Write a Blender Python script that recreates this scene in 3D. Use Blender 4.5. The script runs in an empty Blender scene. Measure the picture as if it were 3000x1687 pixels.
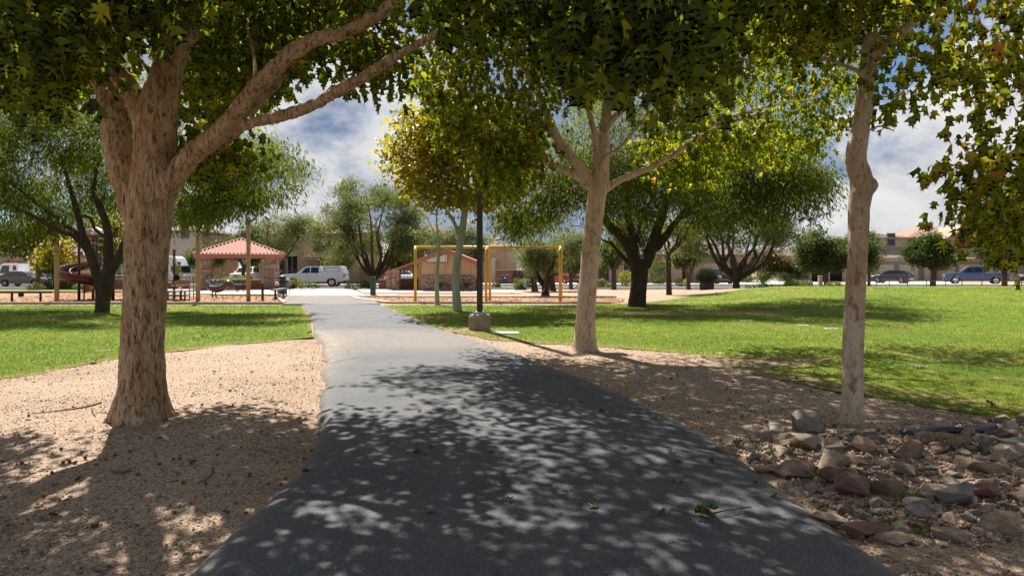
import bpy, bmesh, math, random
import numpy as np
from mathutils import Vector, Matrix, noise, geometry
R = math.radians
sc = bpy.context.scene
COL = sc.collection
random.seed(7)
rs = np.random.RandomState(7)

# ------------------------------------------------------------------ camera
F, CX, HY, EYE = 1717.3, 1288.0, 672.0, 1.6      # focal length etc. in photo pixels (2576 wide)
cam = bpy.data.cameras.new('camera')
cam.sensor_width = 36.0
cam.lens = 24.0
cam.shift_y = -0.0204
cam.clip_start = 0.1
cam.clip_end = 3000
co = bpy.data.objects.new('camera', cam)
COL.objects.link(co)
co.location = (0, 0, EYE)
co.rotation_euler = (R(90), 0, 0)
sc.camera = co
sc.view_settings.view_transform = 'Standard'
sc.view_settings.look = 'None'
sc.view_settings.gamma = 1
sc.view_settings.use_curve_mapping = False
sc.view_settings.exposure = 1.22
sc.cycles.max_bounces = 6
sc.cycles.transparent_max_bounces = 6

# ------------------------------------------------------------------ sun and sky
SUN_EL, SUN_AZ = R(54), math.atan2(-0.36, 0.93)  # azimuth of the sun measured from +Y towards +X
sl = bpy.data.lights.new('sun', 'SUN')
sl.energy = 5.0
sl.angle = R(0.53)
sl.color = (1.0, 0.95, 0.86)
so = bpy.data.objects.new('sun', sl)
COL.objects.link(so)
sdir = Vector((math.sin(SUN_AZ) * math.cos(SUN_EL), math.cos(SUN_AZ) * math.cos(SUN_EL), math.sin(SUN_EL)))
so.rotation_euler = sdir.to_track_quat('Z', 'Y').to_euler()
so.location = (-10, 30, 40)

world = bpy.data.worlds.new('World')
sc.world = world
world.use_nodes = True


class NT:
    """tiny node helper"""
    def __init__(s, tree):
        s.t = tree
        s.n = tree.nodes
        s.l = tree.links

    def node(s, kind, **kw):
        nd = s.n.new(kind)
        for k, v in kw.items():
            if k.startswith('i_'):
                key = k[2:]
                key = int(key) if key.isdigit() else key.replace('_', ' ')
                nd.inputs[key].default_value = v
            else:
                setattr(nd, k, v)
        return nd

    def link(s, a, b):
        s.l.new(a, b)

    def ramp(s, fac, stops, interp='LINEAR'):
        nd = s.n.new('ShaderNodeValToRGB')
        nd.color_ramp.interpolation = interp
        el = nd.color_ramp.elements
        while len(el) < len(stops):
            el.new(0.5)
        for e, (p, c) in zip(el, stops):
            e.position = p
            c = (c, c, c) if isinstance(c, (int, float)) else c
            e.color = (c[0], c[1], c[2], 1)
        if fac is not None:
            s.l.new(fac, nd.inputs[0])
        return nd.outputs[0]

    def math(s, op, a, b=None, c=None, clamp=False):
        nd = s.n.new('ShaderNodeMath')
        nd.operation = op
        nd.use_clamp = clamp
        for i, x in enumerate((a, b, c)):
            if x is None:
                continue
            if isinstance(x, (int, float)):
                nd.inputs[i].default_value = x
            else:
                s.l.new(x, nd.inputs[i])
        return nd.outputs[0]

    def mix(s, fac, a, b, mode='MIX'):
        nd = s.n.new('ShaderNodeMix')
        nd.data_type = 'RGBA'
        nd.blend_type = mode
        for i, x in ((0, fac), (6, a), (7, b)):
            if isinstance(x, (int, float)):
                nd.inputs[i].default_value = x
            elif isinstance(x, tuple):
                nd.inputs[i].default_value = (x[0], x[1], x[2], 1)
            else:
                s.l.new(x, nd.inputs[i])
        return nd.outputs[2]

    def noise(s, vec, scale, detail=4, rough=0.55, dist=0.0):
        nd = s.node('ShaderNodeTexNoise')
        nd.inputs['Scale'].default_value = scale
        nd.inputs['Detail'].default_value = detail
        nd.inputs['Roughness'].default_value = rough
        nd.inputs['Distortion'].default_value = dist
        if vec is not None:
            s.l.new(vec, nd.inputs['Vector'])
        return nd.outputs[0]

    def voro(s, vec, scale, feature='F1', out='Distance'):
        nd = s.node('ShaderNodeTexVoronoi', feature=feature)
        nd.inputs['Scale'].default_value = scale
        if vec is not None:
            s.l.new(vec, nd.inputs['Vector'])
        return nd.outputs[out]

    def mapping(s, vec, scale=(1, 1, 1), loc=(0, 0, 0)):
        nd = s.node('ShaderNodeMapping')
        nd.inputs['Scale'].default_value = scale
        nd.inputs['Location'].default_value = loc
        s.l.new(vec, nd.inputs['Vector'])
        return nd.outputs[0]


w = NT(world.node_tree)
bg = w.n['Background']
sky = w.node('ShaderNodeTexSky', sky_type='NISHITA', sun_disc=False, sun_elevation=SUN_EL,
             sun_rotation=SUN_AZ, altitude=700, air_density=1.0, dust_density=0.6, ozone_density=1.5)
tc = w.node('ShaderNodeTexCoord')
gen = tc.outputs['Generated']
skym = w.mix(1.0, sky.outputs[0], (0.80, 1.0, 1.12), 'MULTIPLY')
# cumulus: billowing density in the direction sphere, a sunlit side and a shaded body
CO = (5.3, 1.5, 0.8)
def cloud_density(off):
    cv_ = w.mapping(gen, (1.0, 1.0, 1.6), tuple(a + b for a, b in zip(CO, off)))
    big_ = w.noise(cv_, 2.6, 2, 0.5)
    fin_ = w.noise(cv_, 6.5, 10, 0.60, 0.1)
    return w.math('ADD', w.math('MULTIPLY', big_, 0.70), w.math('MULTIPLY', fin_, 0.42))
dens = cloud_density((0, 0, 0))
dens2 = cloud_density((0.03, -0.05, 0.09))
mask = w.ramp(dens, [(0.0, 0.0), (0.50, 0.0), (0.545, 0.85), (0.60, 1.0)], 'EASE')
lit = w.math('ADD', w.math('MULTIPLY', w.math('SUBTRACT', dens, dens2), 4.2), 0.66, clamp=True)
thick = w.ramp(dens, [(0.55, 1.0), (0.74, 0.68)])
lit = w.math('MULTIPLY', lit, thick)
ccol = w.ramp(lit, [(0.0, (1.7, 2.2, 3.9)), (0.30, (2.3, 2.9, 4.5)), (0.5, (5.2, 5.8, 7.0)), (0.66, (8.2, 8.3, 8.6)), (1.0, (11.6, 11.4, 11.1))])
# a thin high veil, denser towards the horizon
veil = w.ramp(w.noise(w.mapping(gen, (1, 1, 2.4), (3.1, 0.4, 1.7)), 1.7, 4, 0.5), [(0.38, 0.0), (0.62, 0.75)])
skyv = w.mix(veil, skym, (3.3, 3.7, 5.2))
skyc = w.mix(mask, skyv, ccol)
w.link(skyc, bg.inputs['Color'])
bg.inputs['Strength'].default_value = 0.036


# ------------------------------------------------------------------ projection helpers and terrain
def sstep(a, b, x):
    t = max(0.0, min(1.0, (x - a) / (b - a)))
    return t * t * (3 - 2 * t)


def H(x, y):
    z = -0.25 * sstep(46, 57, y)
    m = sstep(5.5, 16.0, x) * sstep(19, 35, y) * (1 - sstep(37.5, 47, y))
    z += 0.53 * m
    # the lawn on the right dips a little below the gravel bank
    d = sstep(5, 9, x) * sstep(8, 12, y) * (1 - sstep(15, 24, y))
    z -= 0.12 * d
    return z


def W(px, py, Y):
    return Vector(((px - CX) / F * Y, Y, EYE - (py - HY) / F * Y))


def G(px, py):
    Y = EYE * F / (py - HY)
    return ((px - CX) / F * Y, Y)


def GY(px, Y):
    x = (px - CX) / F * Y
    return Vector((x, Y, H(x, Y)))


# ------------------------------------------------------------------ object helpers
def link(o, parent=None):
    COL.objects.link(o)
    if parent is not None:
        o.parent = parent
    return o


def tag(o, label=None, cat=None, group=None, kind=None):
    if label:
        o['label'] = label
    if cat:
        o['category'] = cat
    if group:
        o['group'] = group
    if kind:
        o['kind'] = kind
    return o


def empty(name, loc, label, cat, group=None, rz=0.0):
    o = bpy.data.objects.new(name, None)
    o.empty_display_size = 0.2
    COL.objects.link(o)
    o.location = loc
    o.rotation_euler = (0, 0, rz)
    return tag(o, label, cat, group)


def copy_tree(o, parent=None):
    c = o.copy()
    COL.objects.link(c)
    if parent is not None:
        c.parent = parent
    for ch in list(o.children):
        copy_tree(ch, c)
    return c


class MB:
    def __init__(s):
        s.v = []
        s.f = []

    def add(s, verts, faces):
        o = len(s.v)
        s.v.extend([tuple(p) for p in verts])
        s.f.extend([tuple(i + o for i in f) for f in faces])
        return s

    def box(s, x0, x1, y0, y1, z0, z1, b=0.0):
        if b <= 0:
            v = [(x0, y0, z0), (x1, y0, z0), (x1, y1, z0), (x0, y1, z0), (x0, y0, z1), (x1, y0, z1), (x1, y1, z1), (x0, y1, z1)]
            return s.add(v, [(0, 3, 2, 1), (4, 5, 6, 7), (0, 1, 5, 4), (1, 2, 6, 5), (2, 3, 7, 6), (3, 0, 4, 7)])
        v = []
        for (zz, e) in ((z0, b), (z0 + b, 0), (z1 - b, 0), (z1, b)):
            a = 0 if e else b
            xs0, xs1, ys0, ys1 = x0 + e, x1 - e, y0 + e, y1 - e
            if e:
                v += [(xs0, ys0, zz), (xs1, ys0, zz), (xs1, ys0, zz), (xs1, ys1, zz), (xs1, ys1, zz), (xs0, ys1, zz), (xs0, ys1, zz), (xs0, ys0, zz)]
            else:
                v += [(x0 + b, y0, zz), (x1 - b, y0, zz), (x1, y0 + b, zz), (x1, y1 - b, zz), (x1 - b, y1, zz), (x0 + b, y1, zz), (x0, y1 - b, zz), (x0, y0 + b, zz)]
        f = []
        for k in range(3):
            for i in range(8):
                j = (i + 1) % 8
                f.append((k * 8 + i, k * 8 + j, k * 8 + 8 + j, k * 8 + 8 + i))
        f.append((6, 4, 2, 0))
        f.append((24, 26, 28, 30))
        return s.add(v, f)

    def tube(s, pts, radii, n=8, cap=True, squash=None):
        pts = [Vector(p) for p in pts]
        if isinstance(radii, (int, float)):
            radii = [radii] * len(pts)
        base = len(s.v)
        prev = None
        for i, p in enumerate(pts):
            if i == 0:
                t = pts[1] - pts[0]
            elif i == len(pts) - 1:
                t = pts[-1] - pts[-2]
            else:
                t = pts[i + 1] - pts[i - 1]
            if t.length < 1e-9:
                t = Vector((0, 0, 1))
            t.normalize()
            if prev is None:
                a = Vector((1, 0, 0)) if abs(t.x) < 0.9 else Vector((0, 1, 0))
                u = (a - t * a.dot(t)).normalized()
            else:
                u = prev - t * prev.dot(t)
                u = u.normalized() if u.length > 1e-6 else t.orthogonal().normalized()
            prev = u
            w_ = t.cross(u)
            for k in range(n):
                a = 2 * math.pi * k / n
                s.v.append(tuple(p + (u * math.cos(a) + w_ * math.sin(a)) * radii[i]))
        m = len(pts)
        for i in range(m - 1):
            for k in range(n):
                j = (k + 1) % n
                s.f.append((base + i * n + k, base + i * n + j, base + (i + 1) * n + j, base + (i + 1) * n + k))
        if cap:
            s.f.append(tuple(base + k for k in range(n - 1, -1, -1)))
            s.f.append(tuple(base + (m - 1) * n + k for k in range(n)))
        return s

    def bar(s, p, q, r, n=8):
        return s.tube([p, q], [r, r], n)

    def prism(s, poly, axis, a, b):
        """poly: 2D outline; axis 'x': poly=(y,z); 'y': poly=(x,z); 'z': poly=(x,y)"""
        n = len(poly)
        put = {'x': lambda p, t: (t, p[0], p[1]), 'y': lambda p, t: (p[0], t, p[1]), 'z': lambda p, t: (p[0], p[1], t)}[axis]
        v = [put(p, a) for p in poly] + [put(p, b) for p in poly]
        f = [tuple(range(n - 1, -1, -1)), tuple(range(n, 2 * n))]
        f += [(i, (i + 1) % n, n + (i + 1) % n, n + i) for i in range(n)]
        return s.add(v, f)

    def lathe(s, prof, c=(0, 0, 0), n=16):
        base = len(s.v)
        for (r, z) in prof:
            for k in range(n):
                a = 2 * math.pi * k / n
                s.v.append((c[0] + r * math.cos(a), c[1] + r * math.sin(a), c[2] + z))
        m = len(prof)
        for i in range(m - 1):
            for k in range(n):
                j = (k + 1) % n
                s.f.append((base + i * n + k, base + i * n + j, base + (i + 1) * n + j, base + (i + 1) * n + k))
        s.f.append(tuple(base + k for k in range(n - 1, -1, -1)))
        s.f.append(tuple(base + (m - 1) * n + k for k in range(n)))
        return s

    def ball(s, c, r, n=12, m=8):
        rx, ry, rz = (r, r, r) if isinstance(r, (int, float)) else r
        base = len(s.v)
        for i in range(1, m):
            t = math.pi * i / m
            for k in range(n):
                a = 2 * math.pi * k / n
                s.v.append((c[0] + rx * math.sin(t) * math.cos(a), c[1] + ry * math.sin(t) * math.sin(a), c[2] - rz * math.cos(t)))
        lo = len(s.v)
        s.v.append((c[0], c[1], c[2] - rz))
        s.v.append((c[0], c[1], c[2] + rz))
        for i in range(m - 2):
            for k in range(n):
                j = (k + 1) % n
                s.f.append((base + i * n + k, base + i * n + j, base + (i + 1) * n + j, base + (i + 1) * n + k))
        for k in range(n):
            j = (k + 1) % n
            s.f.append((lo, base + j, base + k))
            s.f.append((lo + 1, base + (m - 2) * n + k, base + (m - 2) * n + j))
        return s

    def mesh(s, name, mat=None, smooth=False, off=None):
        me = bpy.data.meshes.new(name)
        v = s.v
        if off is not None:
            v = [(p[0] - off[0], p[1] - off[1], p[2] - off[2]) for p in v]
        me.from_pydata(v, [], s.f)
        if smooth:
            me.polygons.foreach_set('use_smooth', [True] * len(me.polygons))
        if mat:
            me.materials.append(mat)
        me.update()
        return me

    def build(s, name, mat, parent=None, smooth=False, world=False, loc=None):
        off = None
        if world and parent is not None:
            off = parent.location
            if parent.parent is not None:
                off = parent.location + parent.parent.location
        me = s.mesh(name, mat, smooth, off)
        o = bpy.data.objects.new(name, me)
        link(o, parent)
        if loc is not None:
            o.location = loc
        return o


def fast_mesh(name, verts, tris, mat, attr=None, smooth=False):
    """big triangle meshes from numpy arrays; attr: dict name -> per-vertex floats"""
    me = bpy.data.meshes.new(name)
    nv, nf = len(verts), len(tris)
    me.vertices.add(nv)
    me.vertices.foreach_set('co', np.ascontiguousarray(verts, dtype=np.float32).ravel())
    me.loops.add(nf * 3)
    me.loops.foreach_set('vertex_index', np.ascontiguousarray(tris, dtype=np.int32).ravel())
    me.polygons.add(nf)
    me.polygons.foreach_set('loop_start', np.arange(0, nf * 3, 3, dtype=np.int32))
    me.polygons.foreach_set('loop_total', np.full(nf, 3, dtype=np.int32))
    if smooth:
        me.polygons.foreach_set('use_smooth', np.ones(nf, dtype=bool))
    me.update(calc_edges=True)
    if attr:
        for k, a in attr.items():
            at = me.attributes.new(k, 'FLOAT', 'POINT')
            at.data.foreach_set('value', np.ascontiguousarray(a, dtype=np.float32))
    if mat:
        me.materials.append(mat)
    return me


# ------------------------------------------------------------------ materials
def newmat(name):
    m = bpy.data.materials.new(name)
    m.use_nodes = True
    t = NT(m.node_tree)
    return m, t, t.n['Principled BSDF']


def plain(name, col, rough=0.6, metal=0.0, spec=0.5, var=0.12, vscale=6.0, bump=0.0, bscale=60.0, coat=0.0):
    """a painted / cast surface with slight uneven colour and grain"""
    m, t, p = newmat(name)
    tcn = t.node('ShaderNodeTexCoord')
    n1 = t.noise(tcn.outputs['Object'], vscale, 6, 0.6)
    f = t.ramp(n1, [(0.3, 1 - var), (0.7, 1 + var)])
    c = t.mix(1.0, (col[0], col[1], col[2]), f, 'MULTIPLY')
    t.link(c, p.inputs['Base Color'])
    p.inputs['Roughness'].default_value = rough
    p.inputs['Metallic'].default_value = metal
    p.inputs['Specular IOR Level'].default_value = spec
    p.inputs['Coat Weight'].default_value = coat
    p.inputs['Coat Roughness'].default_value = 0.05
    if bump > 0:
        b = t.node('ShaderNodeBump')
        b.inputs['Strength'].default_value = bump
        b.inputs['Distance'].default_value = 0.02
        t.link(t.noise(tcn.outputs['Object'], bscale, 5, 0.65), b.inputs['Height'])
        t.link(b.outputs[0], p.inputs['Normal'])
    return m


def piece_mat(name, cols, rough=0.85, bump=0.5, bscale=25.0):
    """each object picks its own tone (Object Info random) from a ramp"""
    m, t, p = newmat(name)
    oi = t.node('ShaderNodeObjectInfo')
    st = [(i / max(1, len(cols) - 1), c) for i, c in enumerate(cols)]
    base = t.ramp(oi.outputs['Random'], st)
    tcn = t.node('ShaderNodeTexCoord')
    vec = t.node('ShaderNodeVectorMath', operation='ADD')
    t.link(tcn.outputs['Object'], vec.inputs[0])
    t.link(oi.outputs['Location'], vec.inputs[1])
    n1 = t.noise(vec.outputs[0], bscale * 0.22, 6, 0.65)
    c = t.mix(1.0, base, t.ramp(n1, [(0.28, 0.5), (0.72, 1.45)]), 'MULTIPLY')
    t.link(c, p.inputs['Base Color'])
    p.inputs['Roughness'].default_value = rough
    b = t.node('ShaderNodeBump')
    b.inputs['Strength'].default_value = bump
    b.inputs['Distance'].default_value = 0.02
    t.link(t.noise(vec.outputs[0], bscale, 6, 0.7), b.inputs['Height'])
    t.link(b.outputs[0], p.inputs['Normal'])
    return m


def leaf_mat(name, stops, trans=0.42, rough=0.42, spec=0.35, tgain=1.7):
    m, t, p = newmat(name)
    at = t.node('ShaderNodeAttribute', attribute_name='hue')
    col = t.ramp(at.outputs['Fac'], stops)
    t.link(col, p.inputs['Base Color'])
    p.inputs['Roughness'].default_value = rough
    p.inputs['Specular IOR Level'].default_value = spec
    tr = t.node('ShaderNodeBsdfTranslucent')
    t.link(t.mix(1.0, col, (tgain, tgain * 1.05, tgain * 0.62), 'MULTIPLY'), tr.inputs['Color'])
    mx = t.node('ShaderNodeMixShader')
    mx.inputs[0].default_value = trans
    t.link(p.outputs[0], mx.inputs[1])
    t.link(tr.outputs[0], mx.inputs[2])
    t.link(mx.outputs[0], t.n['Material Output'].inputs['Surface'])
    return m


def bark_mat(name, base, tan, dark, amount=0.5, furrow=0.5, patch=5.0, plates=0.4):
    m, t, p = newmat(name)
    tcn = t.node('ShaderNodeTexCoord')
    ob = tcn.outputs['Object']
    st = t.mapping(ob, (1, 1, 0.22))
    n1 = t.noise(t.mapping(ob, (1, 1, 0.32)), patch, 6, 0.62, 0.5)
    c = t.mix(t.ramp(n1, [(0.38, 0), (0.62, 1)]), base, tan)
    # flaking plates: irregular darker patches, and fine dark seams running up the stem
    n5 = t.noise(t.mapping(ob, (1, 1, 0.45), (3.1, 1.7, 0.4)), patch * 2.4, 8, 0.68, 0.9)
    plate = t.ramp(n5, [(0.585 - 0.05 * amount, 0), (0.63 - 0.05 * amount, 1)])
    c = t.mix(t.math('MULTIPLY', plate, plates), c, tuple(0.45 * a_ + 0.55 * b_ for a_, b_ in zip(tan, dark)))
    n2 = t.noise(st, patch * 6.5, 7, 0.70, 0.6)
    c = t.mix(t.ramp(n2, [(0.60 - 0.14 * amount, 0), (0.72 - 0.10 * amount, 1)]), c, dark)
    n3 = t.noise(t.mapping(ob, (1, 1, 0.5), (7, 2, 1)), patch * 8.0, 3, 0.5, 0.3)
    c = t.mix(t.ramp(n3, [(0.675, 0), (0.71, 0.85)]), c, dark)
    n4 = t.noise(ob, 60, 4, 0.6)
    c = t.mix(1.0, c, t.ramp(n4, [(0.25, 0.75), (0.75, 1.2)]), 'MULTIPLY')
    t.link(c, p.inputs['Base Color'])
    p.inputs['Roughness'].default_value = 0.9
    p.inputs['Specular IOR Level'].default_value = 0.15
    b = t.node('ShaderNodeBump')
    b.inputs['Strength'].default_value = furrow
    b.inputs['Distance'].default_value = 0.03
    hgt = t.math('ADD', t.math('MULTIPLY', n2, -1.0), t.math('MULTIPLY', t.noise(st, patch * 16, 5, 0.65), 0.35))
    t.link(hgt, b.inputs['Height'])
    t.link(b.outputs[0], p.inputs['Normal'])
    return m


M = {}
SYC = [(0.0, (0.036, 0.050, 0.006)), (0.35, (0.082, 0.104, 0.008)), (0.6, (0.165, 0.170, 0.012)), (0.8, (0.26, 0.215, 0.016)), (0.93, (0.24, 0.10, 0.013)), (1.0, (0.12, 0.045, 0.01))]
M['leaf'] = leaf_mat('sycamore_leaf', SYC, 0.55, 0.42, 0.22, 2.5)
M['leaf_yellow'] = leaf_mat('turning_sycamore_leaf', [(0.0, (0.08, 0.095, 0.01)), (0.35, (0.17, 0.155, 0.014)), (0.7, (0.30, 0.22, 0.018)), (0.9, (0.36, 0.15, 0.02)), (1, (0.26, 0.085, 0.02))], 0.5, 0.4, 0.3, 2.0)
M['leaf_mesq'] = leaf_mat('mesquite_leaf', [(0.0, (0.038, 0.050, 0.008)), (0.5, (0.078, 0.096, 0.013)), (1.0, (0.145, 0.158, 0.026))], 0.48, 0.6, 0.08, 1.9)
M['leaf_palo'] = leaf_mat('palo_verde_leaf', [(0.0, (0.07, 0.09, 0.028)), (0.5, (0.12, 0.145, 0.05)), (1.0, (0.19, 0.205, 0.08))], 0.42, 0.6, 0.15, 1.5)
M['leaf_lush'] = leaf_mat('broad_leaf', [(0.0, (0.028, 0.05, 0.016)), (0.5, (0.062, 0.094, 0.028)), (1.0, (0.115, 0.145, 0.042))], 0.38, 0.6, 0.12, 1.6)
M['leaf_rust'] = leaf_mat('rust_tipped_leaf', [(0.0, (0.045, 0.07, 0.015)), (0.6, (0.10, 0.11, 0.02)), (0.85, (0.16, 0.10, 0.03)), (1.0, (0.17, 0.06, 0.03))], 0.35, 0.5, 0.3, 1.5)
M['grassblade'] = leaf_mat('grass_blade', [(0.0, (0.07, 0.125, 0.009)), (0.5, (0.135, 0.20, 0.016)), (0.8, (0.21, 0.235, 0.026)), (1.0, (0.32, 0.26, 0.085))], 0.35, 0.5, 0.25, 1.5)
M['sotol'] = leaf_mat('sotol_blade', [(0.0, (0.08, 0.10, 0.05)), (0.6, (0.13, 0.16, 0.09)), (1.0, (0.20, 0.21, 0.11))], 0.25, 0.5, 0.3, 1.3)
M['bunch'] = leaf_mat('bunch_grass_blade', [(0.0, (0.07, 0.11, 0.02)), (0.6, (0.15, 0.18, 0.04)), (1.0, (0.26, 0.22, 0.09))], 0.3, 0.5, 0.3, 1.4)
M['bark_l'] = bark_mat('furrowed_sycamore_bark', (0.58, 0.435, 0.285), (0.43, 0.285, 0.165), (0.085, 0.045, 0.024), 0.85, 1.0, 5.5, 0.25)
M['bark_m'] = bark_mat('smooth_sycamore_bark', (0.62, 0.50, 0.36), (0.49, 0.365, 0.245), (0.20, 0.11, 0.055), 0.48, 0.6, 3.4, 0.85)
M['bark_r'] = bark_mat('mottled_sycamore_bark', (0.60, 0.51, 0.40), (0.42, 0.31, 0.22), (0.16, 0.08, 0.045), 0.30, 0.5, 4.5, 0.95)
M['bark_y'] = bark_mat('pale_young_bark', (0.36, 0.38, 0.30), (0.30, 0.30, 0.22), (0.12, 0.10, 0.07), 0.2, 0.3, 4.0)
M['bark_q'] = bark_mat('mesquite_bark', (0.055, 0.038, 0.028), (0.085, 0.06, 0.042), (0.018, 0.012, 0.01), 0.5, 0.9, 5.0)
M['bark_p'] = bark_mat('desert_tree_bark', (0.09, 0.065, 0.045), (0.13, 0.10, 0.07), (0.03, 0.02, 0.015), 0.4, 0.6, 5.0)
M['yellow'] = plain('yellow_paint', (0.60, 0.36, 0.045), 0.35, 0, 0.5, 0.08)
M['tanpost'] = plain('tan_paint', (0.30, 0.235, 0.135), 0.5, 0, 0.3, 0.14)
M['brownpost'] = plain('brown_paint', (0.055, 0.028, 0.018), 0.4, 0, 0.5, 0.1)
M['maroon'] = plain('maroon_plastic', (0.085, 0.008, 0.013), 0.32, 0, 0.5, 0.12)
M['black'] = plain('black_metal', (0.012, 0.012, 0.013), 0.45, 0, 0.5, 0.2)
M['rubber'] = plain('tyre_rubber', (0.014, 0.014, 0.014), 0.85, 0, 0.3, 0.2)
M['steel'] = plain('galvanised_steel', (0.42, 0.42, 0.43), 0.4, 0.8, 0.5, 0.15)
M['chain'] = plain('chain_metal', (0.16, 0.15, 0.14), 0.45, 0.7, 0.5, 0.2)
M['bronze'] = plain('dark_bronze_paint', (0.032, 0.027, 0.025), 0.5, 0.2, 0.5, 0.35, 5.0)
M['conc'] = plain('concrete', (0.50, 0.47, 0.43), 0.9, 0, 0.2, 0.14, 1.5, 0.3, 40)
M['conc_d'] = plain('weathered_concrete', (0.26, 0.21, 0.165), 0.92, 0, 0.2, 0.35, 5.0, 0.8, 25)
M['apron'] = plain('grey_concrete', (0.175, 0.158, 0.145), 0.92, 0, 0.2, 0.2, 1.2, 0.3, 40)
M['kerb'] = plain('kerb_concrete', (0.42, 0.38, 0.33), 0.9, 0, 0.2, 0.18, 3.0, 0.3, 40)
M['road'] = plain('road_asphalt', (0.10, 0.10, 0.105), 0.9, 0, 0.2, 0.15, 0.8, 0.3, 40)
M['stucco_tan'] = plain('tan_stucco', (0.44, 0.33, 0.235), 0.95, 0, 0.15, 0.07, 2.0, 0.4, 60)
M['stucco_rest'] = plain('apricot_stucco', (0.46, 0.29, 0.17), 0.95, 0, 0.15, 0.07, 2.0, 0.4, 60)
M['stucco_grey'] = plain('pale_grey_stucco', (0.48, 0.43, 0.385), 0.95, 0, 0.15, 0.06, 2.0, 0.3, 60)
M['stucco_brown'] = plain('brown_stucco', (0.30, 0.22, 0.17), 0.95, 0, 0.15, 0.07, 2.0, 0.3, 60)
M['stucco_olive'] = plain('olive_stucco', (0.41, 0.335, 0.235), 0.95, 0, 0.15, 0.07, 2.0, 0.3, 60)
M['trim'] = plain('greybrown_trim', (0.19, 0.165, 0.15), 0.8, 0, 0.2, 0.06)
M['trim_l'] = plain('pale_trim', (0.42, 0.36, 0.28), 0.8, 0, 0.2, 0.06)
M['garage'] = plain('garage_door_paint', (0.38, 0.32, 0.23), 0.7, 0, 0.3, 0.05)
M['metalroof'] = plain('terracotta_metal_roof', (0.40, 0.225, 0.185), 0.85, 0.0, 0.05, 0.06)
M['fascia'] = plain('red_fascia_paint', (0.33, 0.11, 0.08), 0.6, 0, 0.3, 0.1)
M['glass'] = plain('dark_window_glass', (0.016, 0.02, 0.024), 0.06, 0, 0.8, 0.1)
M['panel'] = plain('translucent_window_panel', (0.62, 0.60, 0.52), 0.4, 0, 0.4, 0.05)
M['brick'] = piece_mat('brown_block', [(0.21, 0.105, 0.07), (0.26, 0.13, 0.09), (0.31, 0.165, 0.115)], 0.9, 0.4, 30)
M['stone'] = piece_mat('ledge_stone', [(0.16, 0.10, 0.075), (0.33, 0.19, 0.13), (0.42, 0.28, 0.20), (0.22, 0.155, 0.13), (0.36, 0.21, 0.15)], 0.9, 0.6, 30)
M['mortar'] = plain('mortar', (0.055, 0.042, 0.034), 0.95)
M['rock'] = piece_mat('quartzite_rock', [(0.32, 0.215, 0.15), (0.46, 0.345, 0.25), (0.20, 0.13, 0.095), (0.40, 0.27, 0.19), (0.34, 0.275, 0.215)], 0.75, 0.9, 16)
M['rock_red'] = piece_mat('dark_red_rock', [(0.16, 0.075, 0.058), (0.22, 0.115, 0.09), (0.13, 0.08, 0.07)], 0.7, 0.9, 16)
M['rock_grey'] = piece_mat('grey_rock', [(0.21, 0.185, 0.15), (0.28, 0.25, 0.215), (0.18, 0.165, 0.15)], 0.75, 0.9, 16)
M['seed'] = plain('dry_seed_ball', (0.26, 0.12, 0.03), 0.95, 0, 0.1, 0.3, 60, 0.8, 200)
M['twig'] = plain('dry_twig', (0.13, 0.085, 0.055), 0.9, 0, 0.2, 0.2)
M['green_box'] = plain('utility_green', (0.10, 0.145, 0.085), 0.5, 0, 0.4, 0.1)
M['green_post'] = plain('dark_green_metal', (0.010, 0.060, 0.040), 0.4, 0, 0.5, 0.1)
M['green_table'] = plain('green_coated_steel', (0.03, 0.13, 0.09), 0.4, 0, 0.5, 0.1)
M['bin_blue'] = plain('navy_plastic', (0.012, 0.022, 0.10), 0.45, 0, 0.5, 0.1)
M['char'] = plain('charcoal_plastic', (0.032, 0.032, 0.036), 0.5, 0, 0.4, 0.15)
M['white'] = plain('white_car_paint', (0.70, 0.72, 0.76), 0.25, 0, 0.5, 0.03, 2, 0, 1, 0.6)
M['silver'] = plain('wheel_alloy', (0.5, 0.5, 0.52), 0.3, 0.8)
M['grey_car'] = plain('bronze_grey_car_paint', (0.075, 0.062, 0.06), 0.25, 0.4, 0.5, 0.03, 2, 0, 1, 0.8)
M['red_car'] = plain('red_car_paint', (0.26, 0.010, 0.022), 0.25, 0.2, 0.5, 0.03, 2, 0, 1, 0.8)
M['dark_car'] = plain('dark_slate_car_paint', (0.028, 0.032, 0.040), 0.25, 0.3, 0.5, 0.03, 2, 0, 1, 0.8)
M['blue_car'] = plain('blue_car_paint', (0.025, 0.070, 0.20), 0.25, 0.3, 0.5, 0.03, 2, 0, 1, 0.8)
M['taillight'] = plain('red_lens', (0.35, 0.01, 0.012), 0.2)
M['headlight'] = plain('clear_lens', (0.6, 0.62, 0.64), 0.15)
M['chrome'] = plain('chrome', (0.6, 0.6, 0.62), 0.15, 0.95)
M['skin'] = plain('skin', (0.30, 0.17, 0.11), 0.55, 0, 0.35, 0.05)
M['hair'] = plain('dark_hair', (0.012, 0.009, 0.008), 0.6)
M['shirt'] = plain('green_cloth', (0.10, 0.30, 0.025), 0.9, 0, 0.2, 0.12, 9, 0.3, 30)
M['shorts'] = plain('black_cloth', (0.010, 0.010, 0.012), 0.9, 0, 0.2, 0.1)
M['sign_y'] = plain('yellow_sign', (0.62, 0.42, 0.02), 0.5)
M['cloth_w'] = plain('white_cloth', (0.72, 0.70, 0.66), 0.9)
M['cloth_r'] = plain('red_cloth', (0.45, 0.02, 0.02), 0.9)
M['cloth_b'] = plain('blue_cloth', (0.02, 0.05, 0.2), 0.9)
M['petal'] = plain('pink_flower', (0.5, 0.16, 0.22), 0.8)
M['terracotta'] = plain('clay', (0.36, 0.15, 0.08), 0.9)


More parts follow.
